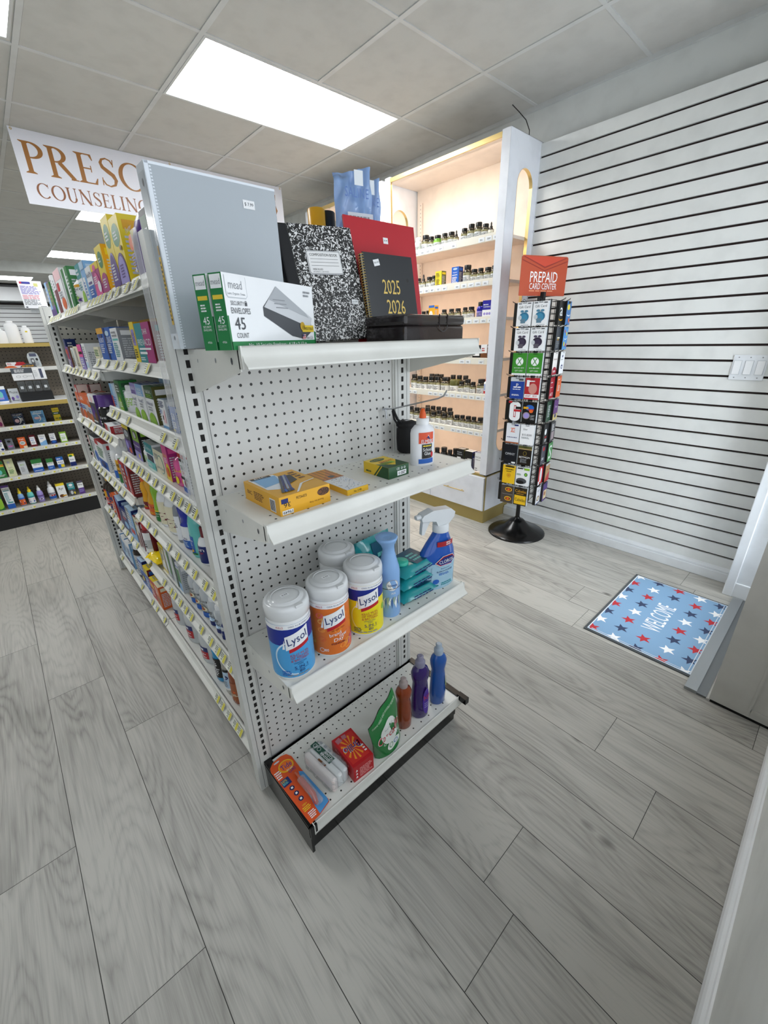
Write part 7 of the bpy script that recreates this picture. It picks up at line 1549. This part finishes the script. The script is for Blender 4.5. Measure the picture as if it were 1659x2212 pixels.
m.poly(F, [(.015, .105), (.035, .085), (.108, .085), (.108, .125), (.075, .150), (.04, .125)], pm('dfe6e0'), 2) if False else None
def ppoly(c, ra, rb, mt, k, n=20):
    for i in range(n): a0, a1 = 2 * math.pi * i / n, 2 * math.pi * (i + 1) / n; m.poly(F, [c, (c[0] + ra * math.cos(a0), c[1] + rb * math.sin(a0)), (c[0] + ra * math.cos(a1), c[1] + rb * math.sin(a1))], mt, k)
ppoly((.062, .095), .034, .048, pm('e2e8e2'), 3); m.text(F, 'Cascade', .060, .092, .098, .032, pm('e2e8e2'), 6, 6, .15); m.text(F, 'Cascade', .060, .092, .095, .027, pm('c21f3a'), 8, 6, .15); m.text(F, 'PLATINUM', .062, .118, .035, .006, pm('gy'), 8, 3); m.text(F, 'COMPLETE', .064, .066, .07, .010, W_, 8, 4)
ppoly((.070, .036), .03, .018, pm('e2e8e2'), 3); m.ring(F, .058, .037, .007, .009, pm('g'), 6, 16); m.ring(F, .080, .037, .007, .009, pm('b'), 6, 16); m.text(F, 'CLEANS VISIBLE AND INVISIBLE RESIDUE', .060, .172, .104, .009, pm('cfe8d0'), 4); m.build('print', t)
# dish soap bottles
def soap(x, y, r, h, col, capc, label, rz, name2, dec):
    t = empty('dish_soap_bottle', (x, y, Z4), rz); tag(t, label, 'bottle'); SMt = mat(hx(col), .06, spec=.6, coat=.4, alpha=.93, name='soap_%s' % col); hb = h * .84
    m = MB(); m.lathe([(r * .86, 0), (r * .95, .005), (r, hb * .22), (r * .93, hb * .45), (r * .86, hb * .62), (r * .82, hb * .70), (r * .95, hb * .78), (r * 1.0, hb * .88), (r * .8, hb * .96), (r * .52, hb), (r * .48, hb + .004)], SMt, 26, fy=.8); m.build('body', t)
    m = MB(); CPm = mat(hx(capc), .2, alpha=.9, name='soap_cap_%s' % capc); m.lathe([(r * .52, hb - .001), (r * .54, hb + h * .07), (r * .42, hb + h * .085), (r * .34, hb + h * .10), (r * .36, h - .003), (r * .25, h)], CPm, 18); m.build('cap', t)
    m = MB(); F = Cyl((0, 0, hb * .1), r * .975, -90, r * .8); dec(m, F, r, hb); 
    if m.v: m.build('label', t)
def dec_p(m, F, r, hb): m.ell(F, r * .5, hb * .25, r * .5, hb * .26, pm('4a2a9a'), 4, 18); m.text(F, 'Ajax', r * .55, hb * .34, r * .95, hb * .13, pm('c0304a'), 8, 20); m.greek(F, r * .2, hb * .12, r * .9, hb * .24, 3, pm('v'), 7, 3)
def dec_b(m, F, r, hb): m.ell(F, r * 1.1, hb * .34, r * .35, hb * .10, pm('8fb04a'), 6, 16); m.ell(F, r * 1.1, hb * .34, r * .22, hb * .06, pm('2f6a8a'), 8, 14)
soap(.376, -.203, .0275, .208, '8a3812', 'a89a98', 'orange dish soap bottle, shortest of the three', -25, '', lambda m, F, r, hb: None)
soap(.449, -.208, .0315, .258, '2e1466', '8a88a0', 'purple dish soap bottle, middle of the three', -25, '', dec_p)
soap(.537, -.212, .0300, .258, '1655a8', 'a9b8c8', 'blue dish soap bottle, last of the three at the right end', -25, '', dec_b)
# small marks on the floor
m = MB(); m.box((-.012, -.05, .0003), (.012, .05, .0012), pm('5a2a2c')); m.box((-.012, .035, .0012), (.012, .05, .0014), K_); o = m.build('floor_tape'); o.location = (-.68, 2.62, 0); o.rotation_euler = (0, 0, .1); tag(o, 'short dark red tape mark on the floor at the left edge', 'tape')
